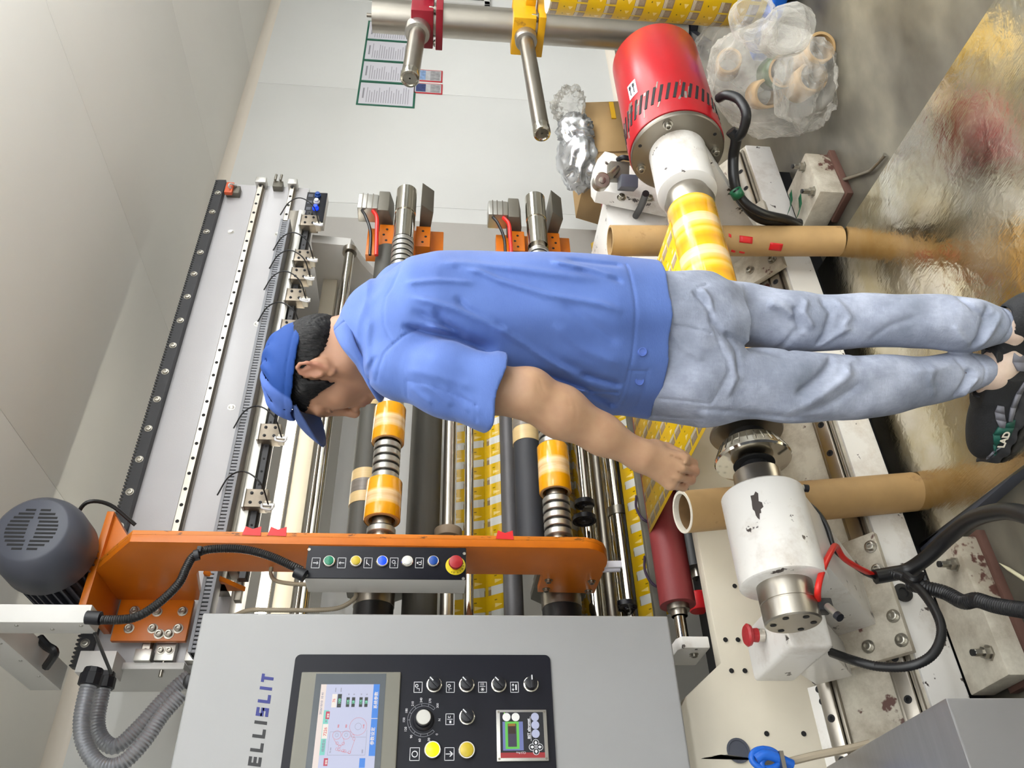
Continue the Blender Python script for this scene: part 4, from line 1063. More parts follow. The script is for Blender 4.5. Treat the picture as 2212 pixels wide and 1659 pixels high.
stext('线速度长', 600, 1395, .006, E_navy); stext('清零', 682, 840, .0046, E_cream); stext('清零', 652, 1605, .0046, E_cream); stext('M', 650, 910, .005, E_navy)
# machine diagram in thin lines
dg = MB(); dp = MB(); yl = y2_ - .0008
def seg(mb, A0, A1, w_=.0005):
    d_ = (A1 - A0); n_ = V((-d_.z, 0, d_.x)).normalized() * w_ / 2
    mb.add([(A0.x - n_.x, yl, A0.z - n_.z), (A0.x + n_.x, yl, A0.z + n_.z), (A1.x + n_.x, yl, A1.z + n_.z), (A1.x - n_.x, yl, A1.z - n_.z)], [(0, 1, 2, 3)])
def circ(mb, c_, r_, w_=.0005):
    P = [V((c_.x + r_ * math.cos(2 * PI * k / 24), yl, c_.z + r_ * math.sin(2 * PI * k / 24))) for k in range(25)]
    for k in range(24): seg(mb, P[k], P[k + 1], w_)
S_ = lambda a, b: s1(a, b, .007)
for l_ in ([(705, 1070), (660, 1450), (1275, 1450), (1310, 1040)], [(1290, 1155), (1050, 1155), (1045, 1065), (705, 1070)]):
    for k in range(len(l_) - 1): seg(dg, S_(*l_[k]), S_(*l_[k + 1]))
circ(dg, S_(815, 1122), .0033); circ(dg, S_(968, 1120), .0033); circ(dg, S_(1165, 980), .0066)
circ(dp, S_(815, 1122), .0085); circ(dp, S_(968, 1120), .0085); circ(dp, S_(1165, 980), .0175)
for a, b in ((820, 1255), (920, 1262), (862, 1305), (815, 1352), (850, 1360), (915, 1378), (945, 1385), (1020, 1405), (1095, 1185), (1078, 1135)): circ(dp, S_(a, b), .0026)
for l_ in ([(765, 1190), (820, 1270), (862, 1300), (905, 1285), (935, 1250), (925, 1170)], [(840, 1375), (945, 1395), (1030, 1425), (1108, 1200)]):
    for k in range(len(l_) - 1): seg(dp, S_(*l_[k]), S_(*l_[k + 1]))
dg.build('diagram_lines', E_navy, scr); dp.build('diagram_film_line', E_rose, scr)
stext('900', 850, 1000, .0042, E_rose); stext('900', 978, 1000, .0042, E_rose); stext('1142', 1262, 1015, .0042, E_rose); stext('76 mm', 715, 1415, .0038, E_navy); stext('2005', 1240, 1420, .0038, E_navy)

def pdisc(p, prof, m, name, n=28): return MB().lathe(V((p.x, YP, p.z)), (0, -1, 0), prof, n, caps=False).build(name, m, pan)
def frame_icon(p, hw=.0112, hh=.0088, fill=None):
    b_ = MB(); y0, y1 = YP - .0006, YP + .0001; e = .0011
    for (a0, a1, c0, c1) in ((-hw, hw, hh - e, hh), (-hw, hw, -hh, -hh + e), (-hw, -hw + e, -hh, hh), (hw - e, hw, -hh, hh)):
        b_.box((p.x + a0, y0, p.z + c0), (p.x + a1, y1, p.z + c1))
    return b_
def knob(a, b, ang):
    p = s2(a, b)
    pdisc(p, [(0, .0165), (.004, .0165), (.005, .0145), (.005, .001)], M['chrome'], 'knob_ring')
    k = pdisc(p, [(.004, .0142), (.018, .013), (.0185, .0115), (.0186, .0001)], M['black'], 'selector_knob', 32)
    d_ = V((math.cos(ang), 0, math.sin(ang))); n_ = V((-d_.z, 0, d_.x)); c_ = V((p.x, YP - .021, p.z))
    MB().obox(c_, .0135, .0035, .004, d_, n_, (0, 1, 0)).build('knob_grip', M['black'], k, bevel=.001)
    MB().obox(c_ + d_ * .0085 + V((0, -.0042, 0)), .005, .0011, .0004, d_, n_, (0, 1, 0)).build('pointer_mark', M['line_white'], k)
for a, b, an in ((455, 200, 2.2 - PI / 2 * 0 - .0), (925, 200, 2.2), (1390, 200, 2.2), (1855, 195, 0.0), (930, 665, 2.2)):
    knob(a, b, math.radians(45) if an else 0.0)
y0, y1 = YP - .0006, YP + .0001
for i, (a, b) in enumerate(((222, 232), (690, 232), (1155, 232), (1617, 232), (683, 695), (173, 1200), (675, 1198))):
    p = s2(a, b); big = i >= 5
    b_ = frame_icon(p, .0128 if big else .0115, .0102 if big else .0092)
    x_, z_ = p.x, p.z
    if i in (0, 1):
        b_.lathe((x_ + .003, YP, z_ + .003), (0, -1, 0), [(0, .0036), (.0006, .0036), (.0006, .0022), (0, .0022)], 18, caps=False)
        s_ = 1 if i == 0 else -1
        b_.box((x_ - .008, y0, z_ - .003 * s_ - .0005), (x_ - .003, y1, z_ - .003 * s_ + .0005)); b_.box((x_ - .0035, y0, z_ - .003), (x_ - .0025, y1, z_ + .003))
    if i == 2:
        for k in range(4):
            th = PI * k / 4; d_ = V((math.cos(th), 0, math.sin(th))); b_.obox((x_ - .0045, YP - .0002, z_), .004, .0004, .0003, d_, (-d_.z, 0, d_.x), (0, 1, 0))
        b_.box((x_ + .0012, y0, z_ - .006), (x_ + .0022, y1, z_ + .006))
        for k in range(3): b_.box((x_ + .004, y0, z_ - .003 + k * .003), (x_ + .009, y1, z_ - .002 + k * .003))
    if i == 3:
        for s_ in (-1, 1): b_.prism([(x_ + s_ * .008, z_ + .003), (x_ + s_ * .004, z_ + .006), (x_ + s_ * .004, z_)], 'Y', y0, y1); b_.box((x_ + min(s_ * .004, s_ * .001), y0, z_ + .0025), (x_ + max(s_ * .004, s_ * .001), y1, z_ + .0035))
        b_.box((x_ - .006, y0, z_ - .005), (x_ + .006, y1, z_ - .002))
    if i == 4:
        b_.box((x_ - .0005, y0, z_ - .006), (x_ + .0005, y1, z_ + .006)); b_.box((x_ + .003, y0, z_ - .001), (x_ + .007, y1, z_)); b_.box((x_ + .003, y0, z_ + .003), (x_ + .007, y1, z_ + .004)); b_.box((x_ + .003, y0, z_), (x_ + .004, y1, z_ + .003)); b_.box((x_ - .008, y0, z_ - .003), (x_ - .003, y1, z_ + .001))
    if i == 5: b_.lathe((x_, YP, z_), (0, -1, 0), [(0, .0064), (.0006, .0064), (.0006, .0048), (0, .0048)], 24, caps=False)
    if i == 6:
        b_.box((x_ - .0008, y0, z_ - .0075), (x_ + .0008, y1, z_ + .0075)); b_.prism([(x_ - .006, z_ - .001), (x_, z_ - .0085), (x_ + .006, z_ - .001), (x_ + .004, z_ - .0005), (x_, z_ - .0055), (x_ - .004, z_ - .0005)], 'Y', y0, y1)
    b_.build('icon_plate', M['line_white'], pan)
# dial 0 .. 300
dc = s2(325, 640); dcc = s2(300, 705)
b_ = MB()
for rr_ in (.0335, .0285):
    P = [V((dcc.x + rr_ * math.cos(math.radians(225 - k * 270 / 40)), YP, dcc.z + rr_ * math.sin(math.radians(225 - k * 270 / 40)))) for k in range(41)]
    for k in range(40):
        A0, A1 = P[k], P[k + 1]; d_ = A1 - A0; n_ = V((-d_.z, 0, d_.x)).normalized() * .0004
        b_.add([(A0.x - n_.x, y0, A0.z - n_.z), (A0.x + n_.x, y0, A0.z + n_.z), (A1.x + n_.x, y0, A1.z + n_.z), (A1.x - n_.x, y0, A1.z - n_.z)], [(0, 1, 2, 3)])
for i in range(11):
    th = math.radians(225 - i * 27); d_ = V((math.cos(th), 0, math.sin(th)))
    b_.obox(V((dcc.x, YP - .0003, dcc.z)) + d_ * .031, .0028, .0004, .0003, d_, (-d_.z, 0, d_.x), (0, 1, 0))
    text_obj(str(i * 30), V((dcc.x, YP - .0004, dcc.z)) + d_ * .041 - V((.0, 0, .0022)), ux_, uz_, .0068, M['line_white'], pan, 'dial_number', .0001, 'CENTER')
text_obj('N', V((dcc.x, YP - .0004, dcc.z - .036)), ux_, uz_, .007, M['line_white'], pan, 'dial_number', .0001, 'CENTER')
b_.build('dial_scale', mat('dial_grey', (130, 132, 140), .5), pan)
dk = pdisc(dcc, [(0, .023), (.003, .022), (.006, .0175), (.016, .0165), (.0165, .0001)], M['black'], 'dial_knob', 40)
MB().lathe(V((dcc.x, YP - .0165, dcc.z)), (0, -1, 0), [(0, .0155), (.006, .0155), (.007, .0145), (.007, .0001)], 40, caps=False).build('knob_cap', M['alu'], dk)
# amber and yellow push buttons
for a, b, mm in ((430, 1145, 'btn_amber'), (925, 1150, 'btn_yellow')):
    p = s2(a, b)
    pdisc(p, [(0, .0185), (.005, .0185), (.008, .0165), (.008, .0145)], M['chrome'], 'bezel_ring')
    pdisc(p, [(.004, .0145), (.010, .014), (.0115, .011), (.012, .0001)], M[mm], 'push_button')
# small web-guide controller
ca, cb_ = s2(1352, 562, .004), s2(2115, 1300, .004)
X0, X1, Z0, Z1 = cb_.x, ca.x, cb_.z, s2(1352, 562, .004).z
ctl = MB().box((X0, YP - .006, Z0), (X1, YP, Z1)).build('web_guide_controller', M['alu'], pan, bevel=.001)
wC, hC = X1 - X0, Z1 - Z0
def cr(u0, v0, u1, v1, m, name, th=.0004, base_=YP - .006): return MB().box((X0 + u0 * wC, base_ - th, Z0 + v0 * hC), (X0 + u1 * wC, base_, Z0 + v1 * hC)).build(name, m, ctl)
cr(.06, .07, .95, .93, M['black'], 'controller_face')
cr(.06, .07, .16, .93, mat('controller_red', (150, 40, 44), .4), 'red_band', .0006)
cr(.16, .28, .20, .70, M['black'], 'red_band_notch', .0008)
cr(.20, .48, .76, .88, em('lit_slate', (120, 130, 190)), 'small_display', .0008)
cr(.23, .56, .76, .83, em('lit_green', (110, 214, 84)), 'green_frame', .0010)
cr(.27, .61, .72, .78, em('lit_plum', (78, 70, 96), .7), 'display_inner', .0012)
cr(.52, .63, .70, .77, em('lit_brown', (74, 50, 38), .6), 'display_figure', .0014)
cr(.67, .63, .72, .77, em('lit_amber_bar', (190, 140, 50), .7), 'display_bar', .0016)
def cd_(u, v, r_, m, name, h=.0016):
    return MB().lathe((X0 + u * wC, YP - .006, Z0 + v * hC), (0, -1, 0), [(0, r_), (h, r_), (h + .0002, .0001)], 24, caps=False).build(name, m, ctl)
lil = mat('lilac_key', (168, 172, 200), .4)
for v in (.80, .62): cd_(.85, v, .0085, M['btn_white'], 'round_key')
for u in (.85, .69, .52): cd_(u, .235, .0085, lil, 'round_key')
for u, v in ((.30, .40), (.30, .20), (.21, .30), (.39, .30)):
    pass
for du, dv in ((.085, 0), (-.085, 0), (0, .075), (0, -.075)):
    cd_(.26 + du, .22 + dv + .02, .0068, M['line_white'], 'arrow_key'); k_ = cd_(.26 + du, .22 + dv + .02, .0058, M['black'], 'arrow_key_face', .0018)
    c_ = V((X0 + (.26 + du) * wC, YP - .0082, Z0 + (.24 + dv) * hC)); d_ = V((du, 0, dv)).normalized(); n_ = V((-d_.z, 0, d_.x))
    MB().add([c_ + d_ * .004, c_ + n_ * .003, c_ - n_ * .003, c_ - n_ * .001 - d_ * .0035, c_ + n_ * .001 - d_ * .0035], [(0, 1, 4, 3, 2)]).build('arrow_mark', M['line_white'], ctl)
text_obj('BST eltromat', V((X0 + .42 * wC, YP - .0072, Z0 + .345 * hC)), ux_, uz_, .0075, M['line_white'], ctl, 'controller_lettering', .0001, bold=.0002)
MB().box((X0 + .38 * wC, YP - .0071, Z0 + .325 * hC), (X0 + .86 * wC, YP - .006, Z0 + .332 * hC)).build('underline', M['line_white'], ctl)
text_obj('CLS Pro', V((X0 + .175 * wC, YP - .0072, Z0 + .44 * hC)), uz_, -ux_, .006, M['line_white'], ctl, 'controller_lettering', .0001)
for u in (.045, .955):
    for v in (.045, .955): MB().lathe((X0 + u * wC, YP - .006, Z0 + v * hC), (0, -1, 0), [(0, .0024), (.0008, .0022), (.0009, .0001)], 12, caps=False).build('screw', M['steel_dark'], ctl)
cd_(.93, .84, .0012, em('lit_green_led', (150, 255, 60)), 'status_light', .001)
def atS(x, y, h=0.0):
    """where the sight line through a pixel meets the sloping bed"""
    r = MW @ np.array([829.5 - y, x - 1106.0, F_PX]); n = np.array(SN); o = np.array([0, 0, CAMZ])
    t = ((np.array(S0) + n * h - o) @ n) / (r @ n); q = o + t * r
    return V(q)
# ---- unwinder: film parent roll between two chucks
YU, ZU = 1.42, .562
def U(x): return V((x, YU, ZU))
def lat(a, prof, m, name, par, n=44, caps=True): return MB().lathe(U(a), (1, 0, 0), prof, n, caps, ref=(0, 0, 1)).build(name, m, par)
pr = thing('parent_film_roll', 'glossy yellow printed parent film roll running through behind the man\'s legs', 'film roll', U(1.35))
lat(.985, [(0, .066), (.002, .067), (.722, .067), (.724, .066)], M['wound_big'], 'wound_film', pr, 64)
lat(.97, [(0, .045), (.76, .045)], M['carton'], 'card_core', pr)

us = thing('near_chuck_unit', 'chipped white chuck unit gripping the near end of the parent film roll', 'chuck', (.72, 1.55, .2))
lat(.544, [(0, .050), (.003, .053), (.036, .053), (.037, .0515), (.039, .0515), (.04, .053), (.078, .053)], M['steel'], 'end_cap', us)
for k in range(6):
    th = PI / 3 * k + .3
    MB().lathe(V((.5435, YU + .037 * math.cos(th), ZU + .037 * math.sin(th))), (-1, 0, 0), [(0, .006), (.0006, .006), (.0007, .0001)], 12, caps=False).build('bolt_hole', M['slot'], us)
lat(.62, [(0, .080), (.003, .084), (.195, .084), (.199, .080)], M['white_chip'], 'housing', us)
b_ = MB(); rnd2 = random.Random(11); ring_ = []
for k in range(18):
    t_ = 2 * PI * k / 18; rr2 = 1 + rnd2.uniform(-.35, .3)
    ring_.append((.755 + .026 * rr2 * math.cos(t_), .62 + .10 * rr2 * math.sin(t_) * (1 if math.sin(t_) > 0 else 1.3)))
b_.add([V((x_, YU - math.cos(a_) * .0843, ZU + math.sin(a_) * .0843)) for x_, a_ in ring_], [tuple(range(18))])
b_.build('bare_patch', mat('bare_metal_patch', (74, 66, 62), .5, .3, var=.2), us, label='dark patch where the white paint is chipped off')
lat(.815, [(0, .062), (.012, .060), (.014, .050), (.055, .049), (.058, .045)], M['steel'], 'collar', us)
lat(.87, [(0, .028), (.035, .028)], M['steel_black'], 'neck', us)
pf = [(0, .040), (.006, .080), (.011, .082), (.016, .080), (.050, .063), (.052, .055)]
lat(.893, pf, M['chrome'], 'fluted_cone', us, 40)
for k in range(28):
    th = 2 * PI * k / 28; d_ = V((0, math.cos(th), math.sin(th)))
    p_ = U(.926) + d_ * .0718; ax_ = (V((.034, 0, 0)) - d_ * .017).normalized()
    if k == 0:
        g0_ = MB().obox(p_, .015, .0011, .0011, ax_, ax_.cross(d_), d_).build('flute_groove', M['steel_dark'], us)
    else:
        q = g0_.copy(); COL.objects.link(q); q.parent = us; c_ = U(.926) - THING_LOC[us]
        q.matrix_local = Matrix.Translation(c_) @ Matrix.Rotation(th, 4, 'X') @ Matrix.Translation(-c_)
lat(.893, [(-.001, .044), (.004, .044)], M['slot'], 'cone_bore', us)
lat(.952, [(0, .040), (.022, .040)], M['steel_black'], 'core_seat', us)
lat(.968, [(0, .060), (.002, .078), (.006, .080), (.012, .078), (.014, .066)], M['steel_dark'], 'rim_flange', us, 48)
def wedge(x0, x1, t0, t1, m, par, r=.083):
    """casting that carries the housing: round the housing, then straight down to the bed"""
    c = (YU, ZU); P = []
    a = SL(0, t0); b = SL(0, t1)
    def tang(q, s):
        dx, dy = q[0] - c[0], q[1] - c[1]; D = math.hypot(dx, dy); th = math.atan2(dy, dx) + s * math.acos(r / D)
        return th
    ta, tb = tang((a.y, a.z), -1), tang((b.y, b.z), 1)
    while tb < ta: tb += 2 * PI
    # go round the far side of the housing
    n = 20; arc = [(c[0] + r * math.cos(tb + (ta + 2 * PI - tb) * k / n), c[1] + r * math.sin(tb + (ta + 2 * PI - tb) * k / n)) for k in range(n + 1)]
    return MB().prism(arc + [(a.y, a.z), (b.y, b.z)], 'X', x0, x1).build('gusset_casting', m, par, bevel=.003)
wedge(.655, .80, .055, .17, M['white_chip'], us, .0815)
slab(.577, .865, -.016, .185, .024, .044, 'base_plate', M['white_dirty'], us, .003)
slab(.60, .85, .02, .19, .0, .023, 'slide_block', M['steel_dark'], us, .002)
for a, b in ((1881, 1181), (1896, 1231), (1930, 1331), (1948, 1383), (1876, 1397)):
    hexbolt(us, atS(a, b, .044), SN, .0105, .011)
MB().box((.535, 1.52, .44), (.645, 1.74, .532)).build('switch_housing', M['white_chip'], us, bevel=.012, seg=3)
MB().prism([(1.56, .445), (1.73, .445), (1.845, .34), (1.78, .28)], 'X', .56, .64).build('switch_foot', M['white_chip'], us, bevel=.004)
bt = at(1632, 1372, Y=1.63)
MB().lathe((bt.x, 1.63, .535), (0, 0, 1), [(0, .014), (.014, .014)], 20).build('button_collar', M['chrome'], us)
MB().lathe((bt.x, 1.63, .548), (0, 0, 1), [(0, .015), (.012, .014), (.016, .022), (.022, .024), (.026, .020), (.027, .0001)], 28, caps=False).build('stop_button', M['btn_red'], us)
# air fittings and hoses
fp_ = at(1775, 1308, Y=1.40)
MB().box(fp_ + V((-.012, -.01, -.018)), fp_ + V((.012, .02, .018))).build('air_fitting', M['black'], us, bevel=.003)
MB().cyl(fp_ + V((-.006, -.012, -.004)), fp_ + V((-.03, -.03, -.008)), .007, n=14).build('air_nipple', M['alu'], us)
MB().cyl(fp_ + V((-.03, -.03, -.008)), fp_ + V((-.038, -.036, -.01)), .008, n=14).build('nipple_cap', M['black'], us)
MB().cyl(fp_ + V((0, 0, .016)), fp_ + V((.002, 0, .024)), .0085, n=14).build('blue_ring', mat('blue_ring', (96, 100, 190), .4), us)
ff = at(1715, 1052, Y=1.40)
MB().cyl(ff, ff + V((-.002, -.0, -.02)), .007, n=12).build('grease_fitting', M['alu'], us)
MB().cyl(ff + V((-.002, 0, -.02)), ff + V((-.003, 0, -.03)), .008, n=12).build('grease_cap', M['black'], us)

def cable(pts, r, m, label, name='cable', rib=0, pitch=.006, n=10, cat='cable'):
    P = [at(a, b, **{k: v}) for a, b, k, v in pts]
    return tag(move_to(MB().tube(P, r, n=n, rib=rib, pitch=pitch).build(name, m), P[len(P) // 2]), label, cat)
cable([(1767, 1300, 'Y', 1.40), (1767, 1270, 'Y', 1.36), (1778, 1228, 'Y', 1.37), (1796, 1190, 'Y', 1.40), (1806, 1180, 'Y', 1.44), (1822, 1205, 'Y', 1.48), (1850, 1224, 'Y', 1.52), (1886, 1242, 'Y', 1.58)], .0062, M['cable_red'], 'bright red air hose from the steel end cap to the cable bundle', 'air_hose', cat='hose')
cable([(1720, 1070, 'Y', 1.45), (1760, 1100, 'Y', 1.46), (1785, 1135, 'Y', 1.47), (1800, 1180, 'Y', 1.48), (1815, 1200, 'Y', 1.50), (1845, 1222, 'Y', 1.54), (1868, 1238, 'Y', 1.56), (1892, 1248, 'Y', 1.58)], .0052, M['cable'], 'thin black cable running round the white chuck housing')
cable([(1890, 1246, 'Y', 1.575), (1925, 1240, 'Y', 1.57), (1960, 1232, 'Y', 1.56), (2000, 1206, 'Y', 1.52), (2050, 1160, 'Y', 1.45), (2100, 1122, 'Y', 1.36), (2160, 1105, 'Y', 1.26), (2215, 1112, 'Y', 1.18), (2290, 1150, 'Y', 1.1)], .0165, M['cable'], 'thick tape-wrapped black cable crossing in front of the floor plate corner', 'cable_bundle')
cable([(1965, 1262, 'Y', 1.55), (1990, 1268, 'Y', 1.53), (2040, 1280, 'Y', 1.50), (2080, 1300, 'Y', 1.46), (2110, 1296, 'Y', 1.42), (2150, 1308, 'Y', 1.38), (2225, 1320, 'Y', 1.3), (2300, 1330, 'Y', 1.2)], .0155, M['cable'], 'thick ribbed black cable lying across the grimy white block', 'cable_bundle', rib=.08, pitch=.006, n=12)
cable([(1892, 1240, 'Y', 1.575), (1930, 1240, 'Y', 1.56), (1975, 1262, 'Y', 1.53), (2015, 1310, 'Y', 1.49), (2034, 1362, 'Y', 1.47), (2016, 1412, 'Y', 1.47), (1968, 1438, 'Y', 1.49), (1900, 1440, 'Y', 1.53), (1845, 1427, 'Y', 1.56), (1797, 1410, 'Y', 1.62)], .0098, M['cable'], 'black corrugated conduit looping round to the white switch housing', 'conduit', rib=.09, pitch=.0055, n=12)
gr = at(1950, 1281, Y=1.693)
tag(move_to(MB().lathe(gr, (0, -1, 0), [(0, .022), (.004, .022), (.005, .012), (.001, .010)], 24).build('grommet', M['rubber']), gr), 'black rubber grommet in the white front beam', 'grommet')
bd = at(1962, 1222, Y=1.54)
tag(move_to(MB().tube([at(1955, 1240, Y=1.53), at(1975, 1252, Y=1.52), at(1992, 1242, Y=1.53), at(2000, 1256, Y=1.53)], .008).build('cable_tie', M['cable']), bd), 'black cable strap tying the thick cables together', 'cable tie')

# far side: chuck, brake drum and its support
fs = thing('brake_chuck_unit', 'red slotted brake drum on a white chuck unit at the roll\'s far end', 'brake', (2.0, 1.6, .2))
lat(1.708, [(0, .058), (.003, .064), (.03, .070), (.06, .060), (.085, .056)], M['steel'], 'cone', fs, 44)
lat(1.775, [(0, .064), (.005, .078), (.008, .083), (.19, .083)], M['white_chip'], 'housing', fs)
lat(1.963, [(0, .133), (.003, .136), (.014, .136), (.016, .134)], M['steel_dark'], 'brake_disc', fs, 64)
red_ = lat(1.98, [(0, .138), (.004, .140), (.46, .140), (.468, .136), (.47, .10)], M['red'], 'brake_drum', fs, 72)
sl0 = None
for k in range(30):
    th = -2.0 + k * .155; d_ = V((0, -math.cos(th), math.sin(th)))
    p_ = U(2.075) + d_ * .1400; tn = V((1, 0, 0)).cross(d_); dd2 = (V((1, 0, 0)) + tn * .25).normalized()
    MB().obox(p_, .038, .0042, .0012, dd2, d_.cross(dd2), d_).build('drum_slot', M['slot'], red_)
for th in (.5, 2.1, 3.4, 4.9):
    d_ = V((0, -math.cos(th), math.sin(th)))
    hexbolt(fs, U(1.963) + d_ * .112, (-1, 0, 0), .010, .016)
for th in (1.4, 2.8, 5.4):
    d_ = V((0, -math.cos(th), math.sin(th)))
    MB().lathe(U(1.9628) + d_ * .118, (-1, 0, 0), [(0, .0055), (.0006, .005), (.0007, .0001)], 12, caps=False).build('disc_hole', M['slot'], fs)
rnd = random.Random(3)
sc0 = MB()
for k in range(70):
    th = -1.9 + rnd.random() * 4.6; d_ = V((0, -math.cos(th), math.sin(th))); tn = V((1, 0, 0)).cross(d_); dd2 = (V((1, 0, 0)) + tn * (.25 + rnd.uniform(-.2, .3))).normalized()
    sc0.obox(U(2.075 + rnd.uniform(-.055, .05)) + d_ * .1399, rnd.uniform(.006, .02), rnd.uniform(.001, .004), .0008, dd2, d_.cross(dd2), d_)
sc0.build('scraped_paint', mat('scraped_metal', (150, 142, 134), .35, .5, var=.2, vscale=60), red_, kind='stuff')
# white sticker with arrows on the drum
th = .95
b_ = MB(); b2 = MB()
for k in range(5):
    t0_, t1_ = th + k * .05, th + (k + 1) * .05
    q_ = [U(x_) + V((0, -math.cos(t_), math.sin(t_))) * .1412 for x_, t_ in ((2.14, t0_), (2.21, t0_), (2.21, t1_), (2.14, t1_))]
    b_.add(q_, [(0, 1, 2, 3)])
for t_ in (th + .08, th + .18):
    d_ = V((0, -math.cos(t_), math.sin(t_))); b2.obox(U(2.175) + d_ * .1416, .022, .0015, .0004, (1, 0, 0), d_.cross(V((1, 0, 0))), d_)
    b2.obox(U(2.19) + d_ * .1416, .008, .004, .0004, (1, 0, 0), d_.cross(V((1, 0, 0))), d_)
b_.build('white_sticker', M['paperw'], fs); b2.build('sticker_arrows', M['ink'], fs)
wedge(1.90, 1.955, .03, .20, M['white_chip'], fs, .082)
pA, pB, pC = atS(1590, 618, .03), atS(1692, 570, .03), atS(1622, 620, .03)
slab(1.775, 2.08, -.016, .17, .024, .044, 'base_plate', M['white_dirty'], fs, .003)
for a, b in ((1621, 584), (1668, 561)):
    hexbolt(fs, atS(a, b, .044), SN, .010, .011)
lk = fs
cable([(1553, 212, 'Y', 1.30), (1570, 205, 'Y', 1.27), (1596, 215, 'Y', 1.26), (1612, 245, 'Y', 1.27), (1605, 282, 'Y', 1.32), (1590, 300, 'Y', 1.36)], .014, M['cable'], 'short thick black cable arching beside the red drum')
cable([(1578, 282, 'Y', 1.34), (1590, 300, 'Y', 1.36), (1584, 340, 'Y', 1.42), (1586, 390, 'Y', 1.46), (1600, 430, 'Y', 1.50), (1640, 470, 'Y', 1.54), (1690, 480, 'Y', 1.56), (1728, 484, 'Y', 1.57)], .016, M['cable'], 'black cable looping from the red drum past the white block, lower strand')
cable([(1590, 410, 'Y', 1.46), (1612, 440, 'Y', 1.48), (1650, 462, 'Y', 1.50), (1700, 474, 'Y', 1.54), (1726, 486, 'Y', 1.56)], .013, M['cable'], 'thinner black cable strand above the loop by the white block')
p = at(1592, 418, Y=1.455)
tag(move_to(MB().lathe(p, at(1600, 432, Y=1.47) - p, [(-.012, .0175), (.012, .0178)], 20, caps=False).build('green_tape_band', M['tape_green'], solid=.0008), p), 'green tape band wrapped on the black cable', 'tape')
for i, (a, b) in enumerate([(1712, 438), (1732, 446)]):
    q = at(a, b, Z=.108)
    b_ = MB(); b_.grid(lambda u, v, q=q: q + V((.045 * (u - .5), -.05 * (u - .5) * (1 if True else 0) + .022 * (v - .5), .004 + .014 * abs(u - .5))), 6, 2)
    tag(move_to(b_.build('tape_scrap', M['tape_green'], solid=.0008), q), ('curled green tape scrap on the white block, larger one', 'small green tape scrap on the white block near the stud')[i], 'tape')
# clamp lever above the brake
cl = thing('air_clamp', 'dark grey air clamp with steel roller on a white bracket beside the brake disc', 'clamp', at(1330, 390, Y=1.75))
p = at(1298, 393, Y=1.70)
MB().lathe(p + V((0, 0, 0)), (-.6, -.8, 0), [(-.02, .028), (.02, .028), (.024, .024), (.024, .012), (.03, .011), (.031, .0001)], 28, caps=False).build('roller', M['steel'], cl)
pA, pB = at(1340, 382, Y=1.72), at(1352, 396, Y=1.72)
MB().obox(at(1335, 372, Y=1.74), .030, .03, .034, (.8, -.6, 0), (.6, .8, 0), (0, 0, 1)).build('clamp_body', M['grey_iron'], cl, bevel=.004)
MB().obox(at(1356, 395, Y=1.73), .022, .03, .03, (.8, -.6, 0), (.6, .8, 0), (0, 0, 1)).build('clamp_body', M['motor'], cl, bevel=.004)
MB().cyl(at(1345, 352, Y=1.72), at(1318, 380, Y=1.72), .013, n=16).build('piston_rod', M['steel'], cl)
MB().tube([at(1335, 345, Y=1.70), at(1345, 340, Y=1.68), at(1360, 342, Y=1.68)], .009).build('elbow_fitting', M['black'], cl)
wbk = thing('clamp_bracket', 'rounded white bracket carrying the air clamp', 'bracket', at(1340, 420, Y=1.80))
P_ = [at(a, b, Y=1.86) for a, b in ((1285, 372), (1275, 395), (1276, 425), (1284, 438), (1440, 470), (1440, 400), (1350, 385), (1320, 360), (1300, 355))]
MB().prism([(q.x, q.z) for q in P_], 'Y', 1.80, 1.86).build('plate', M['white_chip'], wbk, bevel=.004)
for a, b in ((1342, 428), (1402, 430)): hexbolt(wbk, at(a, b, Y=1.80), (0, -1, 0), .011, .014)
p = at(1373, 468, Y=1.895)
MB().lathe(p, (0, -1, 0), [(0, .026), (.003, .026), (.003, .001)], 24, caps=False).build('cable_hole', M['slot'], mach)
cable([(1373, 467, 'Y', 1.87), (1385, 445, 'Y', 1.80), (1395, 418, 'Y', 1.70)], .012, M['cable'], 'black cables leaving the round hole in the white end frame')

# film web from the parent roll up to the red roller, real printed lanes
r_n = rr[2]; cN = (r0.y, r0.z)
# tangent between the two rollers, film leaving the top-front of the parent roll
def tangent(c1, r1, c2, r2, s1_, s2_):
    dx, dy = c2[0] - c1[0], c2[1] - c1[1]; D = math.hypot(dx, dy); ph = math.atan2(dy, dx)
    a = math.acos((s1_ * r1 - s2_ * r2) / D) ; th = ph + a
    n = (math.cos(th), math.sin(th))
    return (c1[0] + s1_ * r1 * n[0], c1[1] + s1_ * r1 * n[1]), (c2[0] + s2_ * r2 * n[0], c2[1] + s2_ * r2 * n[1])
tA, tB = tangent((YU, ZU), .0675, cN, r_n, 1, 1)
web('wide printed yellow film sheet rising from the parent roll to the red roller', [tA, tB], 1.02, 1.66, M['film'], 'film_web')

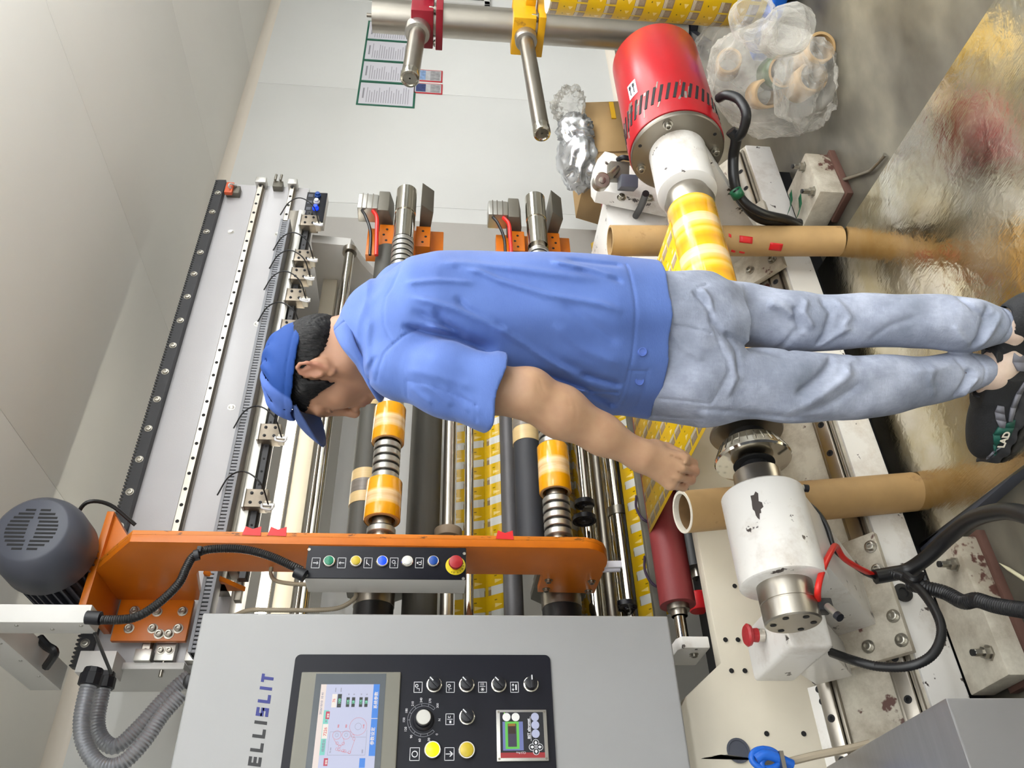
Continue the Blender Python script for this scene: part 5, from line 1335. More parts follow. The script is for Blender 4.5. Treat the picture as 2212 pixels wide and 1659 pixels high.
# ---- card tubes standing on the floor plate
def card_tube(label, base_, top_, r, torn):
    t = thing('card_tube', label, 'card tube', base_)
    d_ = V(top_) - V(base_); L_ = d_.length
    MB().lathe(base_, d_, [(0, r - .006), (0, r), (L_, r)], 40, caps=False).build('tube_wall', M['kraft'], t)
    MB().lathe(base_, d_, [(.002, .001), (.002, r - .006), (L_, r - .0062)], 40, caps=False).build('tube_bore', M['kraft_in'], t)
    MB().lathe(base_, d_, [(L_ - .001, r + .0006), (L_ + .001, r), (L_ + .001, r - .0065), (L_ - .012, r - .0062)], 40, caps=False).build('cut_rim', M['paper'] if torn else M['carton'], t)
    return t
nb_ = V((.985, 1.675, .041)); nt_ = at(1474, 1106, Y=1.62)
ct1 = card_tube('near cardboard tube with torn white rim standing beside the chuck unit', nb_, nt_, .049, True)
fb_ = at(1812, 521, Z=.041); ft_ = at(1318, 520, Y=1.61)
ct2 = card_tube('far cardboard tube with red tape pieces standing behind the film roll', fb_, ft_, .046, False)
def patch(px0, py0, w_, h_, name='red_tape_piece'):
    """tape stuck on the far tube"""
    d_ = (ft_ - fb_).normalized(); r = .0466
    t_ = None; best = 1e9
    for k in range(200):
        q = fb_ + d_ * (k * .0035)
        for j in range(60):
            th = PI + j * PI / 60 - .9
            s_ = q + V((math.cos(th), math.sin(th), 0)) * r
            dv = s_ - V((0, 0, CAMZ)); c = np.array(dv) @ MW
            e_ = (829.5 + F_PX * c[0] / c[2] - (1659 - py0)) ** 2 + (1106 + F_PX * c[1] / c[2] - px0) ** 2
            if e_ < best: best = e_; t_ = (k * .0035, th)
    b_ = MB(); k0, th0 = t_
    b_.grid(lambda u, v: fb_ + d_ * (k0 + h_ * (u - .5)) + V((math.cos(th0 + w_ / r * (v - .5) + .1 * (u - .5)), math.sin(th0 + w_ / r * (v - .5) + .1 * (u - .5)), 0)) * (r + .0004), 3, 5)
    b_.build(name, M['tape_red'], ct2, label='red tape piece', solid=.0006)
patch(1612, 518, .020, .040); patch(1676, 533, .024, .040); patch(1578, 509, .010, .008); patch(1583, 543, .008, .014); patch(1602, 545, .007, .018)

# ---- brushed stainless box close to the camera at the lower left
q = at(2042, 1507, Z=.45)
bx = thing('steel_box', 'brushed stainless steel box near the camera below the cabinet', 'box', (q.x - .4, q.y + .25, 0))
MB().box((q.x - .9, q.y, .02), (q.x, q.y + .46, .45)).build('case', mat('brushed_stainless_box', (178, 178, 182), .30, .95, bump=.25, bscale=30, stretch=(1, 14, 1), var=.04), bx, bevel=.004)
MB().box((q.x - .92, q.y - .004, .30), (q.x - .86, q.y + .0, .36)).build('latch', M['steel'], bx)
MB().box((q.x - .88, q.y + .02, 0), (q.x - .02, q.y + .44, .02)).build('plinth', M['slot'], bx)
# scissors on the clutter under the cabinet
sc_ = thing('scissors', 'steel scissors with blue plastic handles under the cabinet edge', 'scissors', at(1640, 1640, Y=1.62))
h0 = at(1648, 1644, Y=1.62)
for (a, b, r_) in ((1652, 1640, .022), (1668, 1652, .018)):
    c_ = at(a, b, Y=1.62); P = [c_ + V((math.cos(t_ * PI / 8) * r_ * .8, -.004, math.sin(t_ * PI / 8) * r_ * 1.25)) for t_ in range(17)]
    MB().tube(P, .0062, n=10, sm=2).build('finger_loop', M['blue_pl'], sc_)
MB().tube([at(1632, 1640, Y=1.616), at(1650, 1630, Y=1.612), at(1672, 1634, Y=1.612), at(1695, 1645, Y=1.616), at(1710, 1652, Y=1.62)], .010, n=12).build('handle', M['blue_pl'], sc_)
a_, b2_, c2_ = at(1634, 1641, Y=1.62), at(1565, 1630, Y=1.62), at(1516, 1638, Y=1.62)
for dz in (0, .004):
    MB().add([a_ + V((0, dz, .004)), a_ + V((0, dz, -.006)), b2_ + V((0, dz, -.005)), c2_ + V((0, dz, 0)), b2_ + V((0, dz, .007))], [(0, 1, 2, 3, 4)]).build('blade', M['steel'], sc_, solid=.0015)
trp = thing('tool_ledge', 'thin steel ledge holding the scissors below the cabinet', 'ledge', at(1700, 1655, Y=1.66))
le = at(1650, 1652, Y=1.66)
MB().box((le.x - .5, 1.60, le.z - .02), (le.x + .012, 1.70, le.z - .012)).build('ledge_plate', M['steel_dark'], trp)
tag(move_to(MB().tube([at(1695, 1648, Y=1.64), at(1760, 1632, Y=1.62), at(1830, 1618, Y=1.60), at(1880, 1606, Y=1.58)], .0075).build('flat_hose', M['beige_cable']), at(1800, 1622, Y=1.62)), 'beige flat hose running from the scissors to the steel box', 'hose')

# ---- pole stand with two steel arms at the back right
PX_, PY_ = 3.87, 2.10
ps = thing('pole_stand', 'tall steel pole stand with a red and a yellow clamp each holding a steel arm', 'stand', (PX_, PY_, 0))
ztop_p = at(806, 42, X=PX_).z
MB().cyl((PX_, PY_, .05), (PX_, PY_, ztop_p), .080, n=48).build('pole', M['steel'], ps)
MB().cyl((PX_ + .0, PY_, ztop_p), (PX_, PY_, ztop_p + .03), .010, n=12).build('pole_pin', M['steel_dark'], ps)
for an in (0, 90, 180, 270):
    d_ = V((math.cos(math.radians(an + 20)), math.sin(math.radians(an + 20)), 0)); n_ = V((-d_.y, d_.x, 0))
    c_ = V((PX_, PY_, 0)) + d_ * .16
    MB().obox(c_ + V((0, 0, .02)), .16, .045, .02, d_, n_, (0, 0, 1)).build('foot_bar', M['black'], ps, bevel=.004)
    q_ = V((PX_, PY_, 0))
    MB().add([q_ + d_ * .07 + n_ * .012 + V((0, 0, .04)), q_ + d_ * .30 + n_ * .012 + V((0, 0, .04)), q_ + d_ * .07 + n_ * .012 + V((0, 0, .24)), q_ + d_ * .07 - n_ * .012 + V((0, 0, .04)), q_ + d_ * .30 - n_ * .012 + V((0, 0, .04)), q_ + d_ * .07 - n_ * .012 + V((0, 0, .24))],
             [(0, 1, 2), (3, 5, 4), (0, 3, 4, 1), (1, 4, 5, 2), (2, 5, 3, 0)]).build('foot_gusset', M['black'], ps)
def clampx(px0, px1, m, arm_z0, armend, ra, label):
    z1, z0 = at(px0, 45, X=PX_).z, at(px1, 55, X=PX_).z
    zm = z0 + (z1 - z0) * .30
    c = MB().box((PX_ - .10, PY_ - .098, zm), (PX_ + .10, PY_ + .098, z1)).build('clamp', m, ps, bevel=.006, label=label)
    MB().box((PX_ - .095, PY_ - .105, z0), (PX_ + .10, PY_ + .105, zm - .012)).build('clamp_ring', m, c, bevel=.004)
    for s_ in (-1, 1): hexbolt(c, (PX_ - .06, PY_ + s_ * .088, zm - .01), (0, 0, 1), .012, .03)
    MB().box((PX_ + .02, PY_ - .16, zm - .0), (PX_ + .09, PY_ - .098, zm + .05)).build('clamp_lug', m, c, bevel=.003)
    a0 = V((PX_ - .09, PY_, arm_z0)); e_ = V(armend); d_ = (e_ - a0); L_ = d_.length
    am = MB().lathe(a0, d_, [(0, ra), (L_ - .05, ra)], 40).build('steel_arm', M['steel'], c, label='brushed steel arm')
    MB().lathe(a0, d_, [(L_ - .05, ra * 1.05), (L_ - .006, ra * 1.06), (L_, ra * 1.0), (L_ + .001, ra * .8), (L_ - .006, ra * .78), (L_ - .006, .004), (L_ - .02, .003)], 40, caps=False).build('arm_cap', M['chrome'], c)
    MB().lathe(a0, d_, [(-.0, ra * 1.5), (.05, ra * 1.5), (.06, ra * 1.42), (.062, ra)], 40).build('arm_hub', M['alu'], c)
clampx(890, 957, mat('maroon_enamel', (138, 24, 40), .35, var=.06), at(905, 38, X=PX_).z, at(885, 171, Y=PY_ - .02), .041, 'dark red pole clamp')
clampx(1106, 1174, mat('yellow_enamel', (220, 162, 20), .35, var=.06, dirt=(170, 120, 30), damt=.6), at(1133, 60, X=PX_).z, at(1171, 290, Y=PY_ - .02), .0365, 'yellow pole clamp')
# yellow roll standing on a blue dolly
ey = V((2.92, 1.53)); ax_ = V((2.92 + .464 * .16, 1.53 - .886 * .16, 0))
sr = thing('standing_film_roll', 'large yellow printed film roll standing upright in front of the steel pole', 'film roll', (ax_.x, ax_.y, .10))
b_ = MB(); b_.lathe((ax_.x, ax_.y, .10), (0, 0, 1), [(0, .158), (.003, .16), (.782, .16), (.785, .158)], 72)
b_.build('wound_film', film_mat('printed_roll_film', .104, .05, .35), sr)
MB().cyl((ax_.x, ax_.y, .885), (ax_.x, ax_.y, .90), .045, n=28).build('core_end', M['carton'], sr)
dl = thing('dolly', 'blue plastic dolly under the standing yellow film roll', 'dolly', (ax_.x, ax_.y, 0))
MB().box((ax_.x - .20, ax_.y - .24, .045), (ax_.x + .22, ax_.y + .20, .098)).build('deck', M['blue_pl'], dl, bevel=.012, seg=3)
for sx in (-1, 1):
    for sy in (-1, 1): MB().cyl((ax_.x + sx * .15 - .012, ax_.y + sy * .17, .024), (ax_.x + sx * .15 + .012, ax_.y + sy * .17, .024), .024, n=20).build('caster_wheel', M['rubber'], dl)

# ---- carton with foil scraps behind the machine
cC = at(1276, 329, Y=2.42); zc_ = cC.z
cL, cR = at(1244, 470, Z=zc_), at(1261, 222, Z=zc_)
ct_ = thing('open_carton', 'open brown cardboard carton behind the brake, filled with foil scrap', 'carton', (cC.x, cC.y, 0))
dL, dR = (cL - cC), (cR - cC)
if dL.length > .7: dL = dL.normalized() * .7
if dR.length > .5: dR = dR.normalized() * .5
def wall4(a, b, z0, z1, name, par, out=V((0, 0, 0))):
    return MB().add([V((a.x, a.y, z0)), V((b.x, b.y, z0)), V((b.x + out.x, b.y + out.y, z1)), V((a.x + out.x, a.y + out.y, z1))], [(0, 1, 2, 3)]).build(name, M['carton'], par, solid=.005)
zb_c = .0
wall4(cC, cC + dL, zb_c, zc_, 'carton_wall', ct_); wall4(cC, cC + dR, zb_c, zc_, 'carton_wall', ct_)
wall4(cC + dL, cC + dL + dR, zb_c, zc_, 'carton_wall', ct_); wall4(cC + dR, cC + dL + dR, zb_c, zc_, 'carton_wall', ct_)
nLo = (-dR).normalized() * .06; nRo = (-dL).normalized() * .06
MB().add([cC, cC + dL, cC + dL + nLo + V((0, 0, -.16)), cC + nLo + V((0, 0, -.16))], [(0, 1, 2, 3)]).build('carton_flap', M['carton'], ct_, solid=.004)
MB().add([cC, cC + dR, cC + dR + nRo * .4 + V((0, 0, -.20)), cC + nRo * .4 + V((0, 0, -.20))], [(0, 1, 2, 3)]).build('carton_flap', M['carton'], ct_, solid=.004)
tq = cC + dR * .85 + nRo * .25 + V((0, -.004, -.12))
MB().obox(cC + dR * .80 + nRo * .38 + V((0, 0, -.14)), .07, .003, .012, dR.normalized(), nRo.normalized(), (0, 0, 1)).build('yellow_tape', M['tape_y'], ct_, label='yellow packing tape')
def crumple(name, c, rx, ry, rz, m, label, seed, cat='scrap', amp=.35, sub=4, fs=3.0, group=None):
    bm = bmesh.new(); bmesh.ops.create_icosphere(bm, subdivisions=sub, radius=1.0)
    from mathutils import noise as mn
    for v in bm.verts:
        d_ = v.co.normalized(); o_ = V((seed * 3.1, seed * 1.7, 0))
        k = 1 + amp * (1 - 2 * abs(mn.noise(d_ * fs + o_))) + amp * .5 * (1 - 2 * abs(mn.noise(d_ * fs * 2.3 + o_))) - amp * .6
        v.co = V((d_.x * rx, d_.y * ry, d_.z * rz)) * k
        v.co.z = max(v.co.z, -rz * .9)
    me = bpy.data.meshes.new(name); bm.to_mesh(me); bm.free(); me.materials.append(m)
    me.polygons.foreach_set('use_smooth', [True] * len(me.polygons))
    o = bpy.data.objects.new(name, me); COL.objects.link(o); o.location = c
    if label: tag(o, label, cat, group)
    return o
foilc = mat('foil_scrap', (226, 228, 232), .26, .85)
mid = cC + (dL * .42 + dR * .45)
crumple('foil_scrap', at(1250, 345, Z=zc_ + .04), .17, .13, .10, foilc, 'bulk of crumpled silver foil scrap heaped in the open carton', 1, amp=.26, sub=4, fs=1.7)
f2 = at(1245, 285, Z=zc_ + .06)
crumple('foil_scrap', f2, .10, .08, .09, foilc, 'dark crumpled silver foil pouch at the right of the carton heap', 2, amp=.3, sub=4, fs=2)
film_clear = NT('clear_plastic_film'); n_ = film_clear
n_.b.inputs['Base Color'].default_value = lin((232, 228, 218)); n_.b.inputs['Roughness'].default_value = .14
fr = n_.t.nodes.new('ShaderNodeLayerWeight'); fr.inputs[0].default_value = .45
n_.put(n_.b.inputs['Alpha'], n_.math('MULTIPLY_ADD', n_.math('POWER', fr.outputs['Facing'], 1.6), .5, n_.math('MULTIPLY', n_.noise(n_.mapping(n_.coord(), (3, 3, 1)), 9, 5, .7, 1.), .34)))
n_.bump(n_.noise(n_.mapping(n_.coord(), (1, 1, .35)), 34, 5, .6, 1.2), .9, .02)
clearm = n_.m
f3 = at(1232, 228, Z=zc_ + .08)
crumple('plastic_wrap', f3, .10, .07, .08, clearm, 'loose clear plastic wrap sticking up at the back of the carton', 5, 'plastic wrap', amp=.5)

# ---- plastic bags of cores on the floor by the brake
def core(c, d, r, L_, label, green=False):
    t = thing('card_core', label, 'card core', c, 'card cores in the clear bag')
    MB().lathe(c, d, [(0, r), (L_, r)], 36, caps=False).build('core_wall', M['kraft'] if not green else mat('green_film_wrap' + str(round(c[0], 2)), (58, 82, 48), .35), t, solid=.002)
    MB().lathe(c, d, [(L_ - .001, r + .0005), (L_ + .001, r - .001), (L_ + .001, r - .008), (0, r - .008)], 36, caps=False).build('core_rim', M['carton'], t)
    return t
bg = at(1690, 190, Z=.10)
core(at(1570, 150, Y=1.62), (-.6, -.7, .25), .045, .10, 'cardboard core showing its open end inside the clear bag')
core(at(1668, 160, Z=.10), (-.7, -.5, .1), .055, .16, 'green-wrapped core in the middle of the clear bag', True)
core(at(1640, 205, Z=.12), (-.7, -.5, .1), .05, .14, 'brown core on the left of the clear bag')
core(at(1722, 190, Z=.05), (-.5, -.6, .0), .05, .12, 'brown core at the bottom of the clear bag')
core(at(1738, 130, Z=.05), (-.5, -.6, .0), .048, .12, 'brown core lying at the right outer side of the bags')
crumple('plastic_bag', at(1660, 170, Z=.15), .24, .15, .19, clearm, 'tied clear plastic bag of cores on the floor by the red drum', 7, 'bag', amp=.14, sub=5, fs=1.5)
crumple('plastic_bag', at(1588, 120, Y=1.62), .17, .14, .16, clearm, 'clear plastic bag round the upright core behind the red drum', 8, 'bag', amp=.14, sub=5, fs=1.5)
crumple('plastic_bag', at(1735, 175, Z=.07), .19, .13, .09, clearm, 'low clear plastic bag spread on the bare floor', 9, 'bag', amp=.16, sub=5, fs=1.6)
kn = at(1652, 92, Z=.38)
b_ = MB()
for j, (dx, dz, s_) in enumerate(((.0, .0, 1), (.05, .05, .9))):
    pass
P = [at(1655, 100, Z=.30), at(1640, 70, Z=.36), at(1625, 35, Z=.40), at(1632, 10, Z=.41)]
tag(move_to(MB().tube(P, [.022, .05, .065, .05, .02], n=18, sm=8).build('bag_handle', clearm), P[1]), 'twisted upper handle of the tied clear plastic bag', 'bag handle')
P = [at(1655, 100, Z=.30), at(1685, 85, Z=.30), at(1706, 62, Z=.30), at(1712, 88, Z=.26)]
tag(move_to(MB().tube(P, [.022, .05, .07, .05, .02], n=18, sm=8).build('bag_handle', clearm), P[1]), 'fanned-out lower handle of the tied clear plastic bag', 'bag handle')
s_a, s_b = at(2158, 1216, Z=.006), at(2250, 1275, Z=.006)
tag(move_to(MB().lathe(s_a, s_b - s_a, [(0, .0004), (.03, .004), ((s_b - s_a).length, .005)], 12).build('stick', mat('pale_stick', (206, 200, 168), .6)), s_a), 'thin pale pointed stick lying on the floor near the cables', 'stick')
for a_, b_2 in ((1768, 1489), (1776, 1515), (1760, 1470)):
    MB().lathe(atS(a_, b_2, .0165), SN, [(0, .008), (.0006, .008), (.0007, .0001)], 16, caps=False).build('bolt_hole', M['slot'], base)
# bent steel rod on the floor
P = [at(a, b, Z=.012) for a, b in ((1802, 377), (1812, 392), (1879, 369), (1896, 352), (1912, 334))]
tag(move_to(MB().tube(P, .0058, n=12, sm=0).build('bent_rod', M['bolt']), P[2]), 'bent bright steel rod lying on the bare floor beside the metal plate', 'rod')
# far ends of the shafts: cylinders and orange forks
for px, lab in ((858, 'upper'), (1140, 'lower')):
    z = zu if lab == 'upper' else zl
    t = thing('shaft_fork', 'orange ' + lab + ' fork with grey jaws holding the far end of the ' + lab + ' rewind shaft', 'machine arm', (2.62, 2.3, z), 'far shaft forks')
    for s_ in (-1, 1):
        MB().box((2.46, 2.30, z + s_ * .075 - .030), (2.58, 2.36, z + s_ * .075 + .030)).build('fork_plate', M['orange'], t, bevel=.002)
        for k in range(3):
            MB().lathe((2.485 + k * .033, 2.2995, z + s_ * (.078 + (.008 if k % 2 else -.004))), (0, -1, 0), [(0, .0055), (.0006, .0055), (.0007, .0001)], 12, caps=False).build('hole', M['slot'], t)
    MB().prism([(2.30, z + .055), (2.36, z + .055), (2.36, z + .115), (2.24, z + .115), (2.24, z + .07)], 'X', 2.60, 2.72).build('jaw', M['grey_iron'], t, bevel=.004)
    MB().prism([(2.20, z - .065), (2.36, z - .055), (2.36, z - .10), (2.24, z - .115)], 'X', 2.60, 2.74).build('jaw', M['grey_iron'], t, bevel=.003)
    MB().box((2.46, 2.36, z - .16), (2.62, 2.40, z + .16)).build('fork_back', M['orange'], t, bevel=.003)
    a_ = V((2.66, 2.28, z + .115))
    cy = MB(); cy.box(a_ + V((-.045, -.035, 0)), a_ + V((.045, .045, .085))).build('air_cylinder', M['alu'], t, bevel=.008, seg=2)
    for dz in (.022, .045, .064): MB().box(a_ + V((-.0455, -.0362, dz)), a_ + V((.0455, -.0340, dz + .004))).build('groove', M['steel_dark'], t)
    for k, mm in enumerate((M['cable'], M['cable_red'])):
        s0 = a_ + V((-.046, -.02 , .065 - k * .045))
        MB().tube([s0, s0 + V((-.05, -.01, -.02)), s0 + V((-.13, 0, -.045 + k * .02)), s0 + V((-.24, .02, -.05 + k * .02))], .0065 + .002 * k).build('air_hose', mm, t)
# dark guide block in the curved side frame
q = at(818, 546, Y=2.5)
tag(move_to(MB().box((q.x - .0, 2.48, q.z - .05), (q.x + .05, 2.54, q.z + .03)).build('dark_block', mat('dark_brown_block', (62, 46, 46), .5)), q), 'dark brown block above the upper shaft near the curved frame', 'block')
# ------------------------------------------------------------------ the man: smooth implicit surfaces turned into meshes
import openvdb as vdb
RH = np.array([.7948, -.6060, 0.0]); RH /= np.linalg.norm(RH)
DH = np.array([-RH[1], RH[0], 0.0])
def pj(x, y, s):
    """point on the sight line through a photo pixel at distance s into the room, in the man's frame (right, away, up)"""
    r = MW @ np.array([829.5 - y, x - 1106.0, F_PX]); t = s / (r @ DH)
    return np.array([r @ RH * t, s, CAMZ + r[2] * t])
def like(o):
    c = Field.__new__(Field); c.lo, c.h, c.n = o.lo, o.h, o.n; c.d = np.full(o.n, .08, np.float32); return c
def to_world(P): return P[:, :1] * RH + P[:, 1:2] * DH + P[:, 2:3] * np.array([0, 0, 1.0])
def smin(a, b, k):
    if k <= 0: return np.minimum(a, b)
    h = np.maximum(k - np.abs(a - b), 0) / k
    return np.minimum(a, b) - h * h * k * .25
class Field:
    def __init__(s, lo, hi, h):
        s.lo = np.array(lo, float); s.h = h; s.n = np.ceil((np.array(hi) - s.lo) / h).astype(int) + 1
        s.d = np.full(s.n, .08, np.float32)
    def win(s, lo, hi):
        i0 = np.maximum(0, np.floor((np.array(lo) - s.lo) / s.h).astype(int)); i1 = np.minimum(s.n, np.ceil((np.array(hi) - s.lo) / s.h).astype(int) + 1)
        sl = tuple(slice(a, b) for a, b in zip(i0, i1))
        if any(b <= a for a, b in zip(i0, i1)): return None
        g = [(s.lo[k] + s.h * np.arange(i0[k], i1[k])).astype(np.float32) for k in range(3)]
        return sl, (g[0][:, None, None], g[1][None, :, None], g[2][None, None, :])
    def put(s, sl, v, k, mode):
        if mode == 'add': s.d[sl] = smin(s.d[sl], v, k)
        elif mode == 'sub': s.d[sl] = -smin(-s.d[sl], v, k)
    def cone(s, a, b, ra, rb=None, k=.02, mode='add'):
        rb = ra if rb is None else rb; a = np.array(a, float); b = np.array(b, float); m = max(ra, rb) + k + .03
        w = s.win(np.minimum(a, b) - m, np.maximum(a, b) + m)
        if w is None: return
        sl, (X, Y, Z) = w; ab = b - a; L = max(1e-9, ab @ ab)
        t = np.clip(((X - a[0]) * ab[0] + (Y - a[1]) * ab[1] + (Z - a[2]) * ab[2]) / L, 0, 1)
        d = np.sqrt((X - a[0] - t * ab[0]) ** 2 + (Y - a[1] - t * ab[1]) ** 2 + (Z - a[2] - t * ab[2]) ** 2) - (ra + (rb - ra) * t)
        s.put(sl, d, k, mode)
    def ell(s, c, rad, R=None, k=.02, mode='add', cut=None):
        c = np.array(c, float); rad = np.array(rad, float); m = rad.max() + k + .03
        w = s.win(c - m, c + m)
        if w is None: return
        sl, (X, Y, Z) = w; R = np.eye(3) if R is None else R
        q = [((X - c[0]) * R[i][0] + (Y - c[1]) * R[i][1] + (Z - c[2]) * R[i][2]) / rad[i] for i in range(3)]
        k0 = np.sqrt(q[0] ** 2 + q[1] ** 2 + q[2] ** 2); k1 = np.sqrt((q[0] / rad[0]) ** 2 + (q[1] / rad[1]) ** 2 + (q[2] / rad[2]) ** 2) + 1e-9
        d = k0 * (k0 - 1) / k1
        if cut is not None:
            n_, o_ = cut; d = np.maximum(d, (X * n_[0] + Y * n_[1] + Z * n_[2]) - o_)
        s.put(sl, d, k, mode)
    def chain(s, pts, rs, k=.015, mode='add'):
        for i in range(len(pts) - 1): s.cone(pts[i], pts[i + 1], rs[i], rs[i + 1], k, mode)
    def loft(s, secs, k=.03, mode='add', pad=.05):
        """stack of ellipses: (z, centre right, centre away, half width, half depth, turn)"""
        S_ = sorted(secs); z = [q[0] for q in S_]; c = np.array([q[1:] for q in S_])
        R_ = c[:, 2:4].max() + pad
        w = s.win((c[:, 0].min() - R_, c[:, 1].min() - R_, z[0] - pad), (c[:, 0].max() + R_, c[:, 1].max() + R_, z[-1] + pad))
        sl, (X, Y, Z) = w; zz = Z.ravel()
        def itp(col):
            from_ = np.interp(zz, z, c[:, col]); kk = np.array([.25, .5, .25])
            for _ in range(6): from_ = np.convolve(np.pad(from_, 1, 'edge'), kk, 'valid')
            return from_.astype(np.float32)[None, None, :]
        ca, cb, hw, hd, tn = [itp(i) for i in range(5)]
        cs, sn = np.cos(tn), np.sin(tn)
        u = (X - ca) * cs + (Y - cb) * sn; v = -(X - ca) * sn + (Y - cb) * cs
        r = (np.abs(u / hw) ** 2.3 + np.abs(v / hd) ** 2.3) ** (1 / 2.3)
        d = (r - 1) * np.minimum(hw, hd)
        d = np.maximum(d, np.maximum(z[0] - Z, Z - z[-1]))
        s.put(sl, d, k, mode)
    def cutp(s, n_, o_, k=.004):
        """keep only n.p < o"""
        X = (s.lo[0] + s.h * np.arange(s.n[0]))[:, None, None]; Y = (s.lo[1] + s.h * np.arange(s.n[1]))[None, :, None]; Z = (s.lo[2] + s.h * np.arange(s.n[2]))[None, None, :]
        s.d = np.maximum(s.d, (X * n_[0] + Y * n_[1] + Z * n_[2] - o_).astype(np.float32))
    def ridges(s, lines, s0, ylim=None):
        """folds and seams: polylines given as photo pixels, taken at distance s0; (points, height, half width)"""
        X = (s.lo[0] + s.h * np.arange(s.n[0])).astype(np.float32)[:, None]; Z = (s.lo[2] + s.h * np.arange(s.n[2])).astype(np.float32)[None, :]
        D = np.zeros((s.n[0], s.n[2]), np.float32)
        for pts, A, wd in lines:
            P = [pj(x, y, s0)[[0, 2]] for x, y in pts]
            best = np.full(D.shape, 1e3, np.float32); tt = np.zeros(D.shape, np.float32); n = len(P) - 1
            for i in range(n):
                a, b = P[i], P[i + 1]; ab = b - a; L = ab @ ab
                t = np.clip(((X - a[0]) * ab[0] + (Z - a[1]) * ab[1]) / L, 0, 1)
                d = np.sqrt((X - a[0] - t * ab[0]) ** 2 + (Z - a[1] - t * ab[1]) ** 2)
                m = d < best; best = np.where(m, d, best); tt = np.where(m, (i + t) / n, tt)
            fade = np.clip(np.minimum(tt, 1 - tt) * 7, 0, 1) if wd > .004 else 1.0
            D += A * fade * np.exp(-(best / wd) ** 2)
        Y = (s.lo[1] + s.h * np.arange(s.n[1])).astype(np.float32)[None, :, None]
        wgt = 1.0 if ylim is None else 1 / (1 + np.exp((Y - ylim) / .012))
        s.d -= (D[:, None, :] * wgt).astype(np.float32)
    def noise(s, amp, scale, seed=0):
        """gentle cloth unevenness"""
        rs = np.random.RandomState(seed)
        X = (s.lo[0] + s.h * np.arange(s.n[0])).astype(np.float32)[:, None, None]; Y = (s.lo[1] + s.h * np.arange(s.n[1])).astype(np.float32)[None, :, None]; Z = (s.lo[2] + s.h * np.arange(s.n[2])).astype(np.float32)[None, None, :]
        for _ in range(7):
            k_ = rs.normal(size=3) / scale; k_[2] *= .55; ph = rs.rand() * 6.28
            s.d += (amp * np.sin(X * k_[0] + Y * k_[1] + Z * k_[2] + ph)).astype(np.float32)
    def mesh(s, name, m, parent, smooth_it=1, paint=None):
        g = vdb.FloatGrid(background=.08)
        arr = np.clip(s.d, -.08, .08).astype(np.float32)
        arr[0] = arr[-1] = .08; arr[:, 0] = arr[:, -1] = .08; arr[:, :, 0] = arr[:, :, -1] = .08
        g.copyFromArray(arr); pts, quads = g.convertToQuads(0.0)
        P = to_world(pts.astype(float) * s.h + s.lo)
        L = THING_LOC.get(parent, V((0, 0, 0)))
        me = bpy.data.meshes.new(name)
        me.vertices.add(len(P)); me.vertices.foreach_set('co', (P - np.array(L)).astype(np.float32).ravel())
        nq = len(quads); me.loops.add(nq * 4); me.polygons.add(nq)
        me.loops.foreach_set('vertex_index', quads[:, ::-1].astype(np.int32).ravel())
        me.polygons.foreach_set('loop_start', (np.arange(nq) * 4).astype(np.int32)); me.polygons.foreach_set('loop_total', np.full(nq, 4, np.int32))
        me.update(calc_edges=True); me.validate()
        bm = bmesh.new(); bm.from_mesh(me); bmesh.ops.recalc_face_normals(bm, faces=bm.faces)
        for _ in range(smooth_it): bmesh.ops.smooth_vert(bm, verts=bm.verts, factor=.5, use_axis_x=True, use_axis_y=True, use_axis_z=True)
        bm.to_mesh(me); bm.free()
        me.polygons.foreach_set('use_smooth', [True] * len(me.polygons))
        me.materials.append(m)
        if paint is not None:
            n = len(me.vertices); co = np.empty(n * 3, np.float32); me.vertices.foreach_get('co', co)
            W = co.reshape(-1, 3) + np.array(L)
            Q = np.stack([W @ RH, W @ DH, W[:, 2]], 1)
            c = paint(Q); at_ = me.color_attributes.new('tint', 'FLOAT_COLOR', 'POINT')
            at_.data.foreach_set('color', np.concatenate([c, np.ones((n, 1))], 1).astype(np.float32).ravel())
        o = bpy.data.objects.new(name, me); COL.objects.link(o); o.parent = parent; THING_LOC[o] = L
        return o

ft_ctr = at(2190, 760, Z=.04)
man = thing('person', 'man in blue short-sleeved work shirt, grey jeans and blue cap, reaching down to the film', 'person', (ft_ctr.x, ft_ctr.y, .04))
S = 1.52                                        # distance of the trunk
TA = math.radians(42)
Fd = np.array([-math.cos(TA), math.sin(TA), 0]); Ld = np.array([-math.sin(TA), -math.cos(TA), 0])
# joints
lsh, lel, lwr = pj(862, 812, 1.42), pj(1142, 852, 1.37), pj(1384, 984, 1.40)
rsh = pj(880, 640, 1.64)
hipL, hipR = pj(1440, 800, 1.50), pj(1440, 665, 1.60)
knL, knR = pj(1765, 838, 1.50), pj(1760, 697, 1.56)
anL, anR = pj(2150, 800, 1.545), pj(2190, 704, 1.505)
# head frame: ear canal is the origin
OH = pj(685, 800, 1.475)
ya, pi_ = math.radians(14), math.radians(21)
Fh = np.array([-math.cos(ya) * math.cos(pi_), math.sin(ya) * math.cos(pi_), -math.sin(pi_)])
Uh = np.array([-math.cos(ya) * math.sin(pi_), math.sin(ya) * math.sin(pi_), math.cos(pi_)])
Lh = np.cross(Uh, Fh); RHd = np.array([Fh, Lh, Uh])
OC = OH - Lh * .070                              # middle of the head level with the ears
HS = 1.07
def hd(f, l, u): return OC + (Fh * f + Lh * l + Uh * u) * HS

